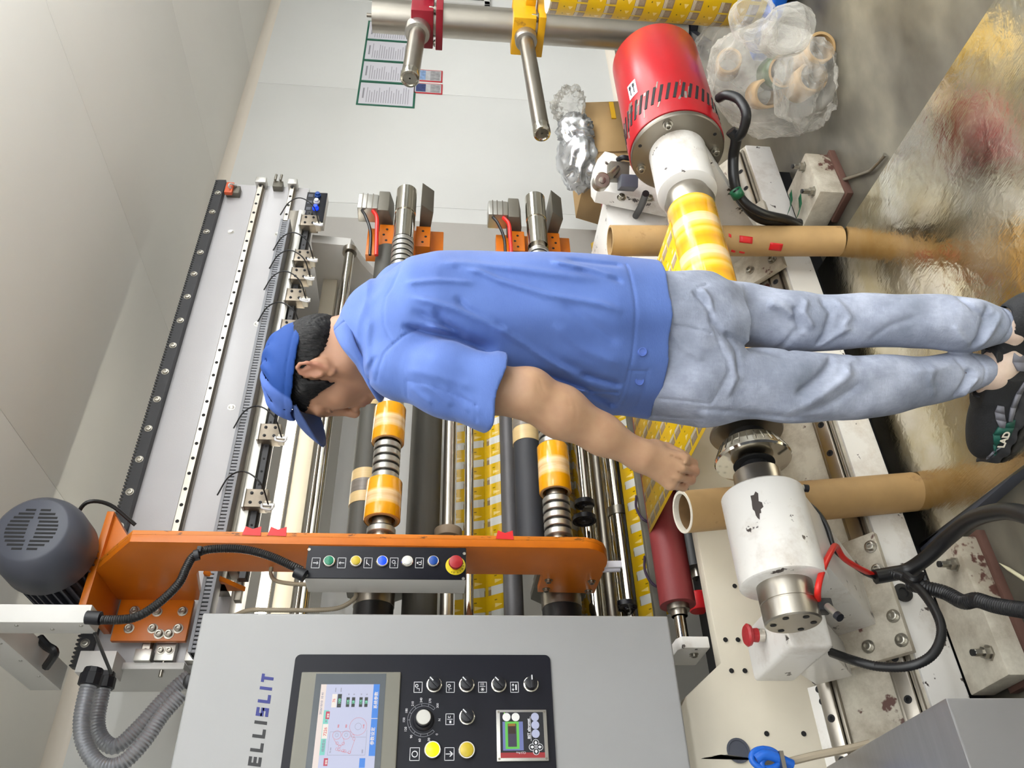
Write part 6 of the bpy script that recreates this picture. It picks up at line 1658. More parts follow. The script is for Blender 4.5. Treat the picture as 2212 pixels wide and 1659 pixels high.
def head_shape(B, sk=0.0):
    B.ell(hd(.004, 0, .020), (.084 + sk, .072 + sk, .074 + sk), RHd, .02)
    B.ell(hd(.030, 0, .012), (.060, .062, .075), RHd, .02)          # forehead and upper face
    B.ell(hd(.038, 0, -.030), (.048, .050, .048), RHd, .02)
    for s_ in (-1, 1):
        B.cone(hd(-.002, s_ * .058, -.018), hd(.010, s_ * .052, -.046), .014, .013, .025)   # jaw
        B.cone(hd(.010, s_ * .050, -.046), hd(.074, s_ * .012, -.070), .013, .012, .022)
        B.ell(hd(.058, s_ * .036, -.012), (.024, .022, .022), RHd, .02)                     # cheek
        B.ell(hd(.069, s_ * .020, -.027), (.019, .018, .018), RHd, .014)
        B.cone(hd(.083, s_ * .012, .030), hd(.070, s_ * .048, .028), .009, .008, .014)      # brow ridge
        B.ell(hd(.090, s_ * .032, .012), (.012, .016, .010), RHd, .012, 'sub')              # eye socket
        B.ell(hd(.073, s_ * .031, .010), (.0125, .0135, .0125), RHd, .004)                  # eyeball under its lid
        B.cone(hd(.0855, s_ * .020, .012), hd(.079, s_ * .044, .012), .0022, .002, .003)    # upper lid
        B.cone(hd(.0835, s_ * .022, .005), hd(.079, s_ * .042, .005), .0018, .0016, .003)
        B.ell(hd(.093, s_ * .0125, -.026), (.010, .0075, .0075), RHd, .006)                 # nostril wing
        # ear
        e = lambda f, u, l=.076: hd(f - u * .33, s_ * l, u)
        B.ell(hd(-.006, s_ * .069, .001), (.017, .0065, .026), RHd, .006)
        ring = [(.007, .008), (.008, .018), (.002, .026), (-.008, .027), (-.015, .020), (-.017, .008), (-.013, -.006), (-.007, -.018), (.001, -.025), (.007, -.020)]
        lo_ = [.0715, .073, .0745, .0765, .078, .078, .076, .073, .071, .070]
        B.chain([e(f, u, l) for (f, u), l in zip(ring, lo_)], [.0033] * 6 + [.0038, .005, .0055, .0045], .004)
        B.ell(hd(-.005, s_ * .079, .005), (.0075, .006, .0125), RHd, .004, 'sub')
        B.cone(hd(-.010, s_ * .074, .022), hd(-.009, s_ * .073, -.004), .0028, .003, .004)
        B.cone(hd(.008, s_ * .073, .004), hd(.008, s_ * .073, -.006), .004, .004, .004)
    B.chain([hd(.088, 0, .026), hd(.092, 0, .008), hd(.107, 0, -.018)], [.0075, .0072, .0085], .012)
    B.ell(hd(.1045, 0, -.0215), (.009, .0095, .008), RHd, .006)
    B.cone(hd(.084, 0, -.028), hd(.084, 0, -.040), .0115, .011, .010)
    B.ell(hd(.082, 0, -.043), (.013, .026, .018), RHd, .012)                                 # mouth mound
    B.chain([hd(.082, -.022, -.0435), hd(.0935, -.008, -.0405), hd(.0935, .008, -.0405), hd(.082, .022, -.0435)], [.003, .0052, .0052, .003], .004)
    B.chain([hd(.081, -.020, -.0485), hd(.0905, -.008, -.0515), hd(.0905, .008, -.0515), hd(.081, .020, -.0485)], [.003, .0058, .0058, .003], .004)
    B.chain([hd(.079, -.024, -.0455), hd(.0965, 0, -.0458), hd(.079, .024, -.0455)], [.0010, .0014, .0010], .003, 'sub')
    B.ell(hd(.082, 0, -.072), (.012, .017, .011), RHd, .012)                                 # chin
def fingers(B, wr, mcp, pip, dip, tip, rr_, k=.005):
    for i in range(4): B.chain([wr * .35 + mcp[i] * .65, mcp[i], pip[i], dip[i], tip[i]], [rr_[i] * 1.05, rr_[i] * 1.08, rr_[i] * 1.0, rr_[i] * .92, rr_[i] * .82], k)

lo = np.array([-.36, 1.30, .045]); hi = np.array([.30, 1.95, 1.66])
B = Field(lo, hi, .003)
head_shape(B)
nk = pj(792, 735, 1.52)
B.cone(hd(-.022, 0, -.030), nk, .052, .050, .03)
B.cone(hd(.02, 0, -.055), nk + Fd * .045 + np.array([0, 0, .01]), .030, .045, .03)
B.cone(nk + np.array([0, 0, -.03]), lsh + np.array([0, 0, -.015]), .035, .035, .02); B.cone(nk + np.array([0, 0, -.03]), rsh, .035, .035, .02)
ch = pj(1020, 722, S); wa = pj(1250, 730, S); pe = pj(1420, 735, S + .02)
B.chain([nk, ch, wa, pe], [.048, .075, .075, .072], .04)
# left arm
B.chain([lsh + np.array([0, 0, -.015]), lsh * .4 + lel * .6, lel], [.040, .046, .041], .02)
fa = lel * .72 + lwr * .28
B.chain([lel, fa, lel * .35 + lwr * .65, lwr], [.040, .0435, .0335, .0255], .02)
B.ell(lel + np.array([.018, -.004, -.0]), (.022, .026, .028), None, .02)
# left hand closed in a loose fist
mc = [pj(1474, 992, 1.405), pj(1468, 1010, 1.396), pj(1458, 1029, 1.396), pj(1447, 1045, 1.404)]
pp_ = [pj(1496, 1002, 1.428), pj(1499, 1018, 1.420), pj(1491, 1036, 1.420), pj(1476, 1051, 1.426)]
dp_ = [pj(1484, 1000, 1.456), pj(1487, 1014, 1.452), pj(1478, 1030, 1.450), pj(1464, 1043, 1.450)]
tp_ = [pj(1462, 998, 1.450), pj(1464, 1011, 1.446), pj(1456, 1025, 1.444), pj(1446, 1036, 1.444)]
fingers(B, lwr, mc, pp_, dp_, tp_, [.0100, .0104, .0100, .0090], .0028)
pc_ = (lwr + sum(mc) / 4) / 2
for i, wgt in enumerate((.25, .15, .1, .2)):
    B.cone(lwr + (mc[i] - lwr) * .12, mc[i], .020, .0105, .009)
B.cone(lwr, pc_ + np.array([0, .016, -.01]), .024, .022, .02)
B.cone(pc_ + np.array([0, .020, 0]), tp_[1], .018, .011, .008)
th_ = [pj(1412, 972, 1.415), pj(1440, 972, 1.425), pj(1463, 981, 1.418), pj(1480, 986, 1.424)]
B.chain(th_, [.017, .0135, .0108, .0092], .005)
B.chain([lwr, th_[0]], [.022, .017], .014)
# right arm, in front of the trunk
rel = pj(1120, 610, 1.74); rwr = pj(1230, 700, 1.84)
B.chain([rsh, rel, rwr], [.050, .040, .026], .02)
rk = np.array([0.0, .02, -.02])
rd = (rwr - rel) / np.linalg.norm(rwr - rel); sd = np.cross(rd, np.array([0, 0, 1.0])); sd /= np.linalg.norm(sd)
rm = [rwr + rd * .085 + sd * (.030 - .02 * i) for i in range(4)]
fingers(B, rwr, rm, [p + rd * .035 + np.array([0, 0, -.01]) for p in rm], [p + rd * .045 + np.array([0, 0, -.032]) for p in rm], [p + rd * .034 + np.array([0, 0, -.045]) for p in rm], [.0098, .0100, .0096, .0086], .0045)
for i in range(4): B.cone(rwr, rm[i], .022, .012, .012)
B.chain([rwr + rd * .02 + sd * .02, rwr + rd * .05 + sd * .045, rwr + rd * .085 + sd * .05 + np.array([0, 0, -.02])], [.014, .012, .010], .006)
# legs and bare ankles
B.chain([pe, hipL], [.07, .055], .03); B.chain([pe, hipR], [.07, .055], .03)
B.chain([hipL, pj(1600, 829, 1.50), pj(1770, 839, 1.505), pj(1930, 830, 1.535), pj(2070, 809, 1.55), anL], [.06, .05, .034, .028, .022, .030], .02)
B.chain([hipR, pj(1600, 681, 1.595), pj(1760, 698, 1.57), pj(1950, 691, 1.545), pj(2110, 705, 1.52), anR], [.05, .045, .034, .028, .022, .030], .02)
FA = math.radians(30)
Ff = np.array([-math.cos(FA), math.sin(FA), 0]); Lf = np.array([-Ff[1], Ff[0], 0])
def foot(B, an, Ff):
    gz = .062; hl = np.array([an[0], an[1], gz + .028]) - Ff * .026
    B.cone(an, hl, .034, .030, .02); B.chain([an + Ff * .01, np.array([an[0], an[1], gz + .03]) + Ff * .09, np.array([an[0], an[1], gz + .015]) + Ff * .16], [.032, .026, .018], .02)
foot(B, anL, Ff); foot(B, anR, Ff)
# knuckle and elbow creases
B.ridges([([(1148, 828), (1150, 842), (1158, 852)], -.0016, .0022), ([(1157, 824), (1160, 840), (1167, 850)], -.0014, .0022), ([(1226, 865), (1232, 885), (1230, 905)], -.0008, .003), ([(1214, 860), (1218, 880)], -.0008, .003),
          ([(1470, 1001), (1482, 1005), (1499, 1010)], -.0035, .0019), ([(1462, 1019), (1480, 1024), (1498, 1028)], -.0035, .0019), ([(1452, 1036), (1470, 1041), (1486, 1046)], -.0035, .0019), ([(1446, 984), (1460, 990), (1474, 995)], -.0032, .002)], 1.40, 1.46)
skin = NT('skin'); at_n = skin.t.nodes.new('ShaderNodeAttribute'); at_n.attribute_name = 'tint'
co_ = skin.coord()
cs_ = skin.mix(skin.ramp(skin.noise(co_, 38, 4), [(.35, (0, 0, 0)), (.75, (.35, .35, .35))]), at_n.outputs['Color'], lin((158, 110, 86)))
skin.put(skin.b.inputs['Base Color'], cs_); skin.b.inputs['Roughness'].default_value = .48
skin.b.inputs['Subsurface Weight'].default_value = .12; skin.b.inputs['Subsurface Radius'].default_value = (.012, .005, .003); skin.b.inputs['Subsurface Scale'].default_value = .5
skin.bump(skin.noise(co_, 420, 2), .12, .0006)
def paint_skin(Q):
    base_ = np.array(lin((184, 146, 114))[:3]); face_ = np.array(lin((172, 128, 100))[:3]); pale = np.array(lin((208, 188, 172))[:3]); lip = np.array(lin((148, 92, 82))[:3]); pink = np.array(lin((178, 112, 94))[:3])
    c = np.tile(base_, (len(Q), 1))
    m = Q[:, 2] > 1.33; c[m] = face_
    m = Q[:, 2] < .4; c[m] = pale
    q = (Q - OC) / HS; f, l, u = q @ Fh, q @ Lh, q @ Uh
    def blob(cf, cl, cu, rf, rl, ru, col, k=1.0):
        d = ((f - cf) / rf) ** 2 + ((l - cl) / rl) ** 2 + ((u - cu) / ru) ** 2
        w = np.clip(1.4 - d, 0, 1)[:, None] * k; return c * (1 - w) + col * w
    c = blob(.090, 0, -.046, .014, .024, .009, lip, .8)
    for s_ in (-1, 1):
        c = blob(-.006, s_ * .085, .006, .022, .012, .034, pink, .6)
        c = blob(.080, s_ * .032, .009, .010, .015, .0022, np.array(lin((50, 34, 30))[:3]), 1.0)
        c = blob(.086, s_ * .030, .030, .010, .022, .004, np.array(lin((74, 52, 44))[:3]), .7)
    hq = Q - (sum(pp_) / 4); m = (np.linalg.norm(hq, axis=1) < .035); 
    w = np.clip(1 - np.linalg.norm(hq, axis=1) / .04, 0, 1)[:, None] * .6; c = c * (1 - w) + np.array(lin((154, 100, 82))[:3]) * w  # closed fingers tinted darker, their shade put into the skin colour
    return c
body = B.mesh('body', skin.m, man, 1, paint_skin)

# ---- hair
hair_m = NT('black_hair'); co_ = hair_m.mapping(hair_m.coord(), (1, 1, .22))
hair_m.put(hair_m.b.inputs['Base Color'], hair_m.ramp(hair_m.noise(co_, 240, 3), [(.40, lin((10, 10, 12))), (.8, lin((40, 38, 38)))]))
hair_m.b.inputs['Specular IOR Level'].default_value = .25; hair_m.b.inputs['Roughness'].default_value = .55; hair_m.bump(hair_m.noise(co_, 300, 3), .8, .003)
def headbox(m): 
    c = hd(0, 0, .02); return c - m, c + m
lo, hi = headbox(.16)
Hf = Field(lo, hi, .0022)
Hf.ell(hd(.004, 0, .016), (.092, .081, .082), RHd, .0)
Hf.ell(hd(-.050, 0, -.012), (.034, .058, .042), RHd, .02)
for s_ in (-1, 1): Hf.cone(hd(.022, s_ * .066, .03), hd(.020, s_ * .062, -.004), .017, .0065, .012)
# keep clear of the face, the ears and the neck
X = (Hf.lo[0] + Hf.h * np.arange(Hf.n[0]))[:, None, None] - OC[0]; Y = (Hf.lo[1] + Hf.h * np.arange(Hf.n[1]))[None, :, None] - OC[1]; Z = (Hf.lo[2] + Hf.h * np.arange(Hf.n[2]))[None, None, :] - OC[2]
f_ = X * Fh[0] + Y * Fh[1] + Z * Fh[2]; u_ = X * Uh[0] + Y * Uh[1] + Z * Uh[2]; l_ = X * Lh[0] + Y * Lh[1] + Z * Lh[2]
rag = .0022 * np.sin(f_ * 900 + l_ * 300) + .0016 * np.sin(f_ * 1700 + 1)
line = np.interp(f_.ravel(), [-.13, -.085, -.06, -.030, -.015, .002, .012, .020, .034, .038, .05, .075, .12], [-.055, -.055, -.048, -.024, .010, .030, .016, -.004, -.020, .004, .034, .056, .07]).reshape(f_.shape)
Hf.d = np.maximum(Hf.d, (line - u_ + rag) * .8).astype(np.float32)
Hf.d += (.0011 * np.sin(f_ * 420 + u_ * 900 + 2 * np.sin(l_ * 120)) * np.cos(u_ * 300 + l_ * 260)).astype(np.float32)
Hf.mesh('hair', hair_m.m, man, 0)

# ---- cap
cap_m = mat('cap_royal_blue', (18, 84, 186), .7, var=.07, vscale=8, bump=.2, bscale=700)
cap_l = mat('cap_light_blue', (86, 136, 226), .7, var=.06, vscale=8, bump=.2, bscale=700)
peak_m = mat('cap_peak_blue', (70, 92, 146), .7, var=.05)
Fc = np.array([-math.cos(ya), math.sin(ya), 0.0]); Lc = np.array([-Fc[1], Fc[0], 0.0]); Rc = np.array([Fc, Lc, [0, 0, 1.0]])
CC = pj(642, 820, 1.475); CC = CC - Lc * .070
def cc(f, l, u): return CC + Fc * f + Lc * l + np.array([0, 0, u])
def cap_field(off=0.0):
    C = Field(CC - .15, CC + .15, .0024)
    C.ell(cc(.0, 0, -.004), (.094 + off, .085 + off, .072 + off), Rc, 0)
    C.ell(cc(.004, 0, .022), (.082 + off, .074 + off, .050 + off), Rc, .025)
    return C
C = cap_field()
X = (C.lo[0] + C.h * np.arange(C.n[0]))[:, None, None] - CC[0]; Y = (C.lo[1] + C.h * np.arange(C.n[1]))[None, :, None] - CC[1]; Z = (C.lo[2] + C.h * np.arange(C.n[2]))[None, None, :] - CC[2]
f_ = X * Fc[0] + Y * Fc[1]; u_ = Z + 0 * f_; l_ = X * Lc[0] + Y * Lc[1]
edge = .005 + .10 * f_
C.d = np.maximum(C.d, (edge - u_)).astype(np.float32)
thc = np.arctan2(l_, f_)
# pleats gathered round the crown
C.d += (.0030 * np.sin(thc * 10 + 2.5 * np.sin(u_ * 60)) * np.clip((u_ - .035) / .025, 0, 1) * np.clip((np.hypot(l_, f_)) / .05, 0, 1)).astype(np.float32)
C.d += (.0022 * np.sin(f_ * 150 + u_ * 110 + l_ * 40)).astype(np.float32) * np.clip(f_ / .05, 0, 1).astype(np.float32)
C.d += (.0014 * np.exp(-((u_ - edge - .014) / .0016) ** 2) + .0012 * np.exp(-((f_ + .6 * u_ - .038) / .0016) ** 2)).astype(np.float32)
ins = cap_field(-.0045)
C.d = np.maximum(C.d, -ins.d)
def paint_cap(Q):
    q = Q - CC; f, l, u = q @ Fc, q @ Lc, q[:, 2]
    w = np.clip((f + .6 * u - .038) / .004, 0, 1)[:, None]
    return np.array(lin((12, 64, 140))[:3]) * (1 - w) + np.array(lin((72, 102, 176))[:3]) * w
capn = NT('cap_cloth'); a2 = capn.t.nodes.new('ShaderNodeAttribute'); a2.attribute_name = 'tint'
capn.put(capn.b.inputs['Base Color'], a2.outputs['Color']); capn.b.inputs['Roughness'].default_value = .75; capn.bump(capn.noise(capn.coord(), 260, 3), .2, .001)
cap = C.mesh('cap', capn.m, man, 1, paint_cap)
b_ = MB()
def peak(u, v):
    a = (u - .5) * 2; th = a * 1.0
    bf, bl = .084 * math.cos(th * .95), .078 * math.sin(th)
    ln = .078 * (1 - abs(a) ** 2.3) * v
    drop = .60 + .10 * v
    p = cc(bf + ln * .80, bl * (1 + .05 * v), .016 - ln * drop - .010 * a * a * 1.4 + .006 * math.sin(v * PI))
    return V(p[0] * RH + p[1] * DH + np.array([0, 0, p[2]]))
b_.grid(peak, 36, 14)
b_.build('cap_peak', peak_m, cap, solid=.003)
btn = hd(-.014, 0, .126)

# ---- shirt
cloth = NT('shirt_cloth'); co_ = cloth.coord()
cloth.put(cloth.b.inputs['Base Color'], cloth.ramp(cloth.noise(co_, 7, 4), [(.3, lin((72, 99, 166))), (.7, lin((85, 114, 182)))]))
cloth.b.inputs['Roughness'].default_value = .72; cloth.b.inputs['Sheen Weight'].default_value = .15
cloth.bump(cloth.math('ADD', cloth.noise(cloth.mapping(co_, (1, 1, 5)), 160, 3), cloth.math('MULTIPLY', cloth.noise(co_, 30, 4, .6, .4), 1.6)), .22, .002)
F = Field((-.34, 1.24, .72), (.26, 1.86, 1.50), .0027)
def sec(x, ymin, ymax, hd_, s_, turn=-.60):
    a, b = pj(x, ymin, s_), pj(x, ymax, s_)
    hr = (a[0] - b[0]) / 2; c = (a + b) / 2
    # half width along the shoulders so that the outline keeps its measured half extent hr
    t = turn; hw_ = math.sqrt(max(1e-4, (hr ** 2 - (hd_ * math.sin(t)) ** 2))) / abs(math.cos(t))
    return (c[2], c[0], c[1], hw_, hd_, t)
secs = [sec(812, 622, 800, .080, 1.545), sec(838, 590, 840, .098, 1.54), sec(880, 560, 862, .112, 1.535), sec(940, 549, 872, .122, 1.53), sec(1050, 550, 872, .126, 1.53), sec(1180, 554, 880, .124, 1.53), sec(1300, 561, 898, .124, 1.53), sec(1352, 566, 897, .124, 1.535), sec(1408, 571, 906, .128, 1.54), sec(1440, 571, 908, .128, 1.54)]
cuf = pj(1078, 848, 1.375)
# sleeve end cut plane through the cuff line
c0, c1_ = pj(1049, 924, 1.37), pj(1090, 771, 1.38)
ed = (c1_ - c0); ed /= np.linalg.norm(ed); cn = np.array([-(ed[2]), 0.0, ed[0]]); cn *= -1 if cn[2] > 0 else 1
X = (F.lo[0] + F.h * np.arange(F.n[0]))[:, None, None]; Y = (F.lo[1] + F.h * np.arange(F.n[1]))[None, :, None]; Z = (F.lo[2] + F.h * np.arange(F.n[2]))[None, None, :]
# rebuild with the sleeve as its own field so that its cuff can be cut without touching the trunk
def sleeve_field(path, rad, cutp_n, cutp_o):
    G = like(F)
    G.chain(path, rad, .03)
    G.d = np.maximum(G.d, X * cutp_n[0] + Y * cutp_n[1] + Z * cutp_n[2] - cutp_o).astype(np.float32)
    return G
F2 = like(F)
F2.loft(secs, .0)
F2.cone(pj(812, 705, 1.53), pj(868, 795, 1.44), .064, .061, .05)
F2.cone(pj(822, 700, 1.55), rsh, .056, .062, .05)
F2.cone(pj(792, 742, 1.515), pj(822, 708, 1.54), .052, .062, .03)
zh_ = pj(1411, 740, S)[2]
F2.d = np.maximum(F2.d, zh_ - Z).astype(np.float32)
G = sleeve_field([pj(872, 798, 1.44), pj(965, 818, 1.40), cuf, pj(1140, 872, 1.36)], [.056, .062, .0645, .0645], cn, cn @ c0)
Gi = like(F); Gi.chain([pj(1000, 826, 1.39), cuf, pj(1140, 862, 1.36)], [.045, .0605, .0605], .01)
G.d = np.maximum(G.d, -Gi.d)
F2.d = smin(F2.d, G.d, .018).astype(np.float32)
Gr = sleeve_field([rsh, rel], [.068, .07], np.array([0, 0, -1.0]), -1.10)
F2.d = smin(F2.d, Gr.d, .02).astype(np.float32)
# neck hole
Nh = like(F); Nh.chain([nk + np.array([0, 0, -.02]), hd(-.012, 0, -.07), hd(0, 0, -.02)], [.046, .060, .075], .0)
F2.d = np.maximum(F2.d, -Nh.d)
F2.noise(.0013, .030, 3)
R = lambda *p: [(780 + a / 3.0716, 520 + b / 3.0716) for a, b in p]
folds = [
    (R((300, 380), (450, 415), (620, 470), (860, 560), (1080, 690), (1300, 830), (1500, 950)), .0055, .008),
    (R((330, 470), (500, 540), (700, 650), (900, 720)), -.0050, .008),
    (R((640, 180), (800, 220), (900, 270), (1200, 370), (1560, 440), (1700, 500)), .0048, .008),
    (R((280, 290), (500, 275), (760, 290)), .003, .006), (R((500, 150), (700, 150), (1000, 190), (1300, 240), (1560, 280)), .0035, .009),
    (R((1250, 140), (1450, 190), (1680, 260)), .004, .006), (R((1350, 120), (1600, 150), (1750, 160)), -.003, .006), (R((1400, 190), (1600, 240), (1720, 290)), -.003, .006),
    (R((620, 380), (700, 470), (830, 540), (960, 590)), -.0045, .008), (R((480, 450), (560, 560), (700, 660), (860, 740)), -.005, .008),
    (R((270, 570), (430, 610), (640, 650), (880, 750)), -.007, .0065), (R((430, 570), (620, 610), (760, 680)), .004, .006),
    (R((900, 560), (1100, 700), (1300, 800), (1600, 900)), -.0028, .010), (R((1300, 420), (1500, 560), (1700, 700)), -.0028, .010), (R((1250, 560), (1450, 720), (1720, 830)), .0028, .010),
    (R((1150, 860), (1400, 940), (1560, 1000), (1740, 1060)), -.0045, .006), (R((1450, 880), (1600, 920), (1760, 960)), -.005, .006), (R((1500, 990), (1640, 1050), (1750, 1100)), -.006, .008), (R((1200, 900), (1450, 990), (1700, 1030)), .004, .005),
    (R((300, 860), (500, 900), (750, 980)), .0022, .010), (R((330, 960), (400, 1030), (480, 1075)), .0017, .006), (R((400, 940), (520, 1020), (600, 1090)), .0017, .006), (R((520, 950), (640, 1060), (700, 1130)), .0017, .006), (R((620, 960), (720, 1060), (760, 1150)), .0017, .006),
    (R((120, 760), (60, 860), (60, 950)), -.003, .006), (R((60, 500), (40, 700), (60, 860)), .003, .008),
    (R((200, 180), (120, 330), (40, 420)), .002, .010)]
seams = [(R((262, 120), (245, 200), (205, 300), (160, 370), (150, 450), (155, 560), (190, 640), (240, 690)), -.0016, .0022),
         (R((395, 585), (300, 630), (225, 690), (165, 750), (130, 850), (112, 930)), -.0022, .0024),
         (R((1772, 150), (1782, 400), (1785, 700), (1768, 950), (1748, 1110)), -.0018, .0022),
         (R((1900, 860), (1895, 1000), (1885, 1100)), -.0012, .002), (R((1800, 860), (1800, 1000), (1790, 1090)), -.0012, .002), (R((1770, 862), (1900, 868)), -.0012, .002),
         (R((310, 930), (420, 950), (600, 1010), (750, 1080)), -.0014, .002), (R((310, 930), (312, 1030)), -.0014, .002), (R((740, 1080), (745, 1180)), -.0014, .002),
         (R((1230, 910), (1400, 950), (1560, 1000), (1720, 1010)), -.003, .0025)]
F2.ridges([(a_, b_ * 1.55, c_ * .85) for a_, b_, c_ in folds] + [(a_, b_ * 1.3, c_) for a_, b_, c_ in seams], 1.43, 1.60)
shirt = F2.mesh('shirt', cloth.m, man, 1)
# buttons on the waistband tab
def front_of(x, y, fld):
    for s_ in np.arange(1.25, 1.7, .0015):
        p = pj(x, y, s_); i = ((p - fld.lo) / fld.h).astype(int)
        if (i >= 0).all() and (i < fld.n).all() and fld.d[tuple(i)] < 0: return p
    return pj(x, y, 1.4)
def W_(p): return V(p[0] * RH + p[1] * DH + np.array([0, 0, p[2]]))
bm_ = mat('blue_shirt_button', (84, 110, 186), .4)
for x, y in ((1387, 760), (1381, 822)):
    p = W_(front_of(x, y, F2)); d_ = V(-DH) + V(RH) * (-.15 if y > 800 else .05)
    MB().lathe(p, d_, [(-.004, .0088), (.003, .0088), (.0048, .0078), (.0048, .006), (.0036, .0052), (.0036, .0001)], 24, caps=False).build('shirt_button', bm_, shirt)
# collar: a turned-down band round the neck
b_ = MB()
colp = [(728, 716, 1.50), (742, 700, 1.55), (752, 728, 1.60), (780, 790, 1.60), (806, 842, 1.55), (812, 858, 1.47), (800, 838, 1.435), (775, 790, 1.425), (742, 744, 1.44)]
top = [W_(pj(*p)) for p in [(723, 717, 1.475), (727, 698, 1.53), (745, 712, 1.575), (778, 780, 1.58), (806, 830, 1.545), (816, 858, 1.48), (798, 832, 1.445), (772, 788, 1.445), (740, 750, 1.445)]]
bot = [W_(pj(*p)) for p in [(756, 690, 1.475), (756, 668, 1.53), (770, 684, 1.59), (800, 780, 1.60), (818, 836, 1.56), (828, 862, 1.48), (808, 832, 1.44), (788, 784, 1.43), (766, 738, 1.435)]]
def closed(pts, t):
    n = len(pts); x = t * n; i = int(x) % n; f = x - int(x)
    a, b, c, d = pts[(i - 1) % n], pts[i], pts[(i + 1) % n], pts[(i + 2) % n]
    return 0.5 * ((2 * b) + (c - a) * f + (2 * a - 5 * b + 4 * c - d) * f * f + (3 * b - a - 3 * c + d) * f ** 3)
def colf(u, v):
    a, b = closed(top, u), closed(bot, u); m_ = a.lerp(b, v); c = (a + b) / 2
    ctr = W_(nk); o = V((m_.x - ctr.x, m_.y - ctr.y, 0)).normalized()
    return m_ + o * (.004 + .006 * math.sin(v * PI) - .007 * v)
b_.grid(colf, 60, 8)
b_.build('collar', cloth.m, shirt, solid=.003)

# ---- jeans
denim = NT('faded_grey_denim'); co_ = denim.coord()
n1 = denim.noise(co_, 9, 5, .6); n2 = denim.noise(denim.mapping(co_, (1, 1, .3)), 190, 3, .7)
c = denim.ramp(n1, [(.30, lin((122, 130, 146))), (.52, lin((154, 161, 180))), (.72, lin((188, 195, 214)))])
c = denim.mix(denim.math('MULTIPLY', n2, .35), c, lin((92, 98, 112)))
z_ = denim.xyz(co_)[2]
denim.put(denim.b.inputs['Base Color'], c); denim.b.inputs['Roughness'].default_value = .85
denim.bump(denim.math('ADD', denim.noise(denim.mapping(co_, (1, 1, 2.4)), 120, 4, .7), denim.math('MULTIPLY', denim.noise(co_, 22, 4, .6, .6), 2.0)), .35, .003)
J = Field((-.26, 1.30, .10), (.26, 1.80, .98), .0028)
def lsec(x, ymin, ymax, s_, k=1.0):
    a, b = pj(x, ymin, s_), pj(x, ymax, s_); hr = (a[0] - b[0]) / 2; c = (a + b) / 2
    return (c[2], c[0], c[1], hr, hr * k, 0.0)
J.loft([sec(1352, 585, 880, .108, 1.54), sec(1410, 588, 902, .118, 1.545), sec(1470, 596, 910, .128, 1.55), sec(1530, 606, 908, .124, 1.555), sec(1575, 640, 905, .10, 1.555)], 0)
L_ = [lsec(1520, 752, 909, 1.505, .95), lsec(1600, 742, 909, 1.50, 1.0), lsec(1690, 757, 914, 1.50, .95), lsec(1770, 766, 912, 1.505, .9), lsec(1850, 768, 908, 1.52, .95), lsec(1930, 768, 893, 1.535, 1.0), lsec(2010, 766, 873, 1.55, 1.0), lsec(2070, 763, 856, 1.552, 1.0), lsec(2125, 765, 838, 1.552, 1.1)]
R_ = [lsec(1500, 610, 740, 1.60, 1.1), lsec(1600, 612, 750, 1.595, 1.1), lsec(1700, 630, 762, 1.58, 1.0), lsec(1760, 638, 758, 1.57, .95), lsec(1850, 632, 751, 1.56, 1.0), lsec(1950, 632, 750, 1.545, 1.0), lsec(2040, 636, 758, 1.53, 1.0), lsec(2110, 650, 760, 1.52, .95), lsec(2160, 664, 748, 1.512, 1.0), lsec(2178, 668, 742, 1.510, 1.0)]
J.loft(R_, .02); J.loft(L_, .008)
J.ell(pj(1500, 826, 1.50), (.074, .085, .095), None, .04)
J.ell(pj(1500, 672, 1.55), (.070, .085, .095), None, .04)
J.noise(.0011, .022, 9)
Q_ = lambda *p: [(1380 + a / 2.6587, 560 + b / 2.6587) for a, b in p]
jf = [(Q_((340, 360), (400, 440), (600, 520), (800, 555)), -.006, .008), (Q_((250, 200), (330, 300), (350, 400)), -.005, .006), (Q_((300, 180), (340, 250), (345, 330)), .004, .006),
      (Q_((100, 420), (200, 530), (300, 590)), .003, .008), (Q_((380, 470), (450, 560), (480, 680), (430, 800)), .0045, .008), (Q_((420, 430), (490, 540), (500, 680)), -.0045, .006),
      (Q_((780, 240), (860, 270), (930, 330)), .006, .010), (Q_((930, 250), (950, 340), (980, 420)), -.006, .007), (Q_((1010, 210), (980, 300), (1040, 400)), .005, .007), (Q_((960, 380), (900, 470), (850, 540)), -.004, .008),
      (Q_((1090, 210), (1140, 300), (1110, 420), (1080, 500)), -.005, .008), (Q_((1170, 210), (1240, 330), (1170, 440)), .0045, .008), (Q_((1260, 380), (1160, 440), (1080, 500)), .004, .006), (Q_((1360, 470), (1450, 380), (1600, 330)), -.0025, .008),
      (Q_((1840, 200), (1900, 290), (1980, 340), (2060, 330)), -.005, .007), (Q_((2000, 260), (1950, 380), (1920, 510)), -.006, .007), (Q_((2060, 300), (1990, 420), (1940, 520)), .005, .007), (Q_((1780, 380), (1830, 450), (1900, 500)), .003, .008),
      (Q_((1100, 560), (1020, 640), (920, 720), (820, 780)), -.006, .009), (Q_((1190, 620), (1100, 700), (980, 780), (850, 850)), .006, .012), (Q_((1240, 700), (1100, 800), (950, 860), (800, 900)), -.004, .009),
      (Q_((1700, 600), (1660, 700), (1720, 800)), .0025, .010), (Q_((1950, 620), (1900, 720), (1860, 800)), -.006, .007), (Q_((2000, 650), (1940, 740), (1930, 800)), .005, .007), (Q_((1860, 560), (1920, 640), (2010, 680)), -.004, .006), (Q_((1560, 640), (1700, 640), (1850, 600)), .002, .008),
      (Q_((250, 850), (500, 870), (800, 900), (1200, 920)), -.0035, .006), (Q_((1260, 560), (1180, 590), (1120, 660)), .003, .008)]
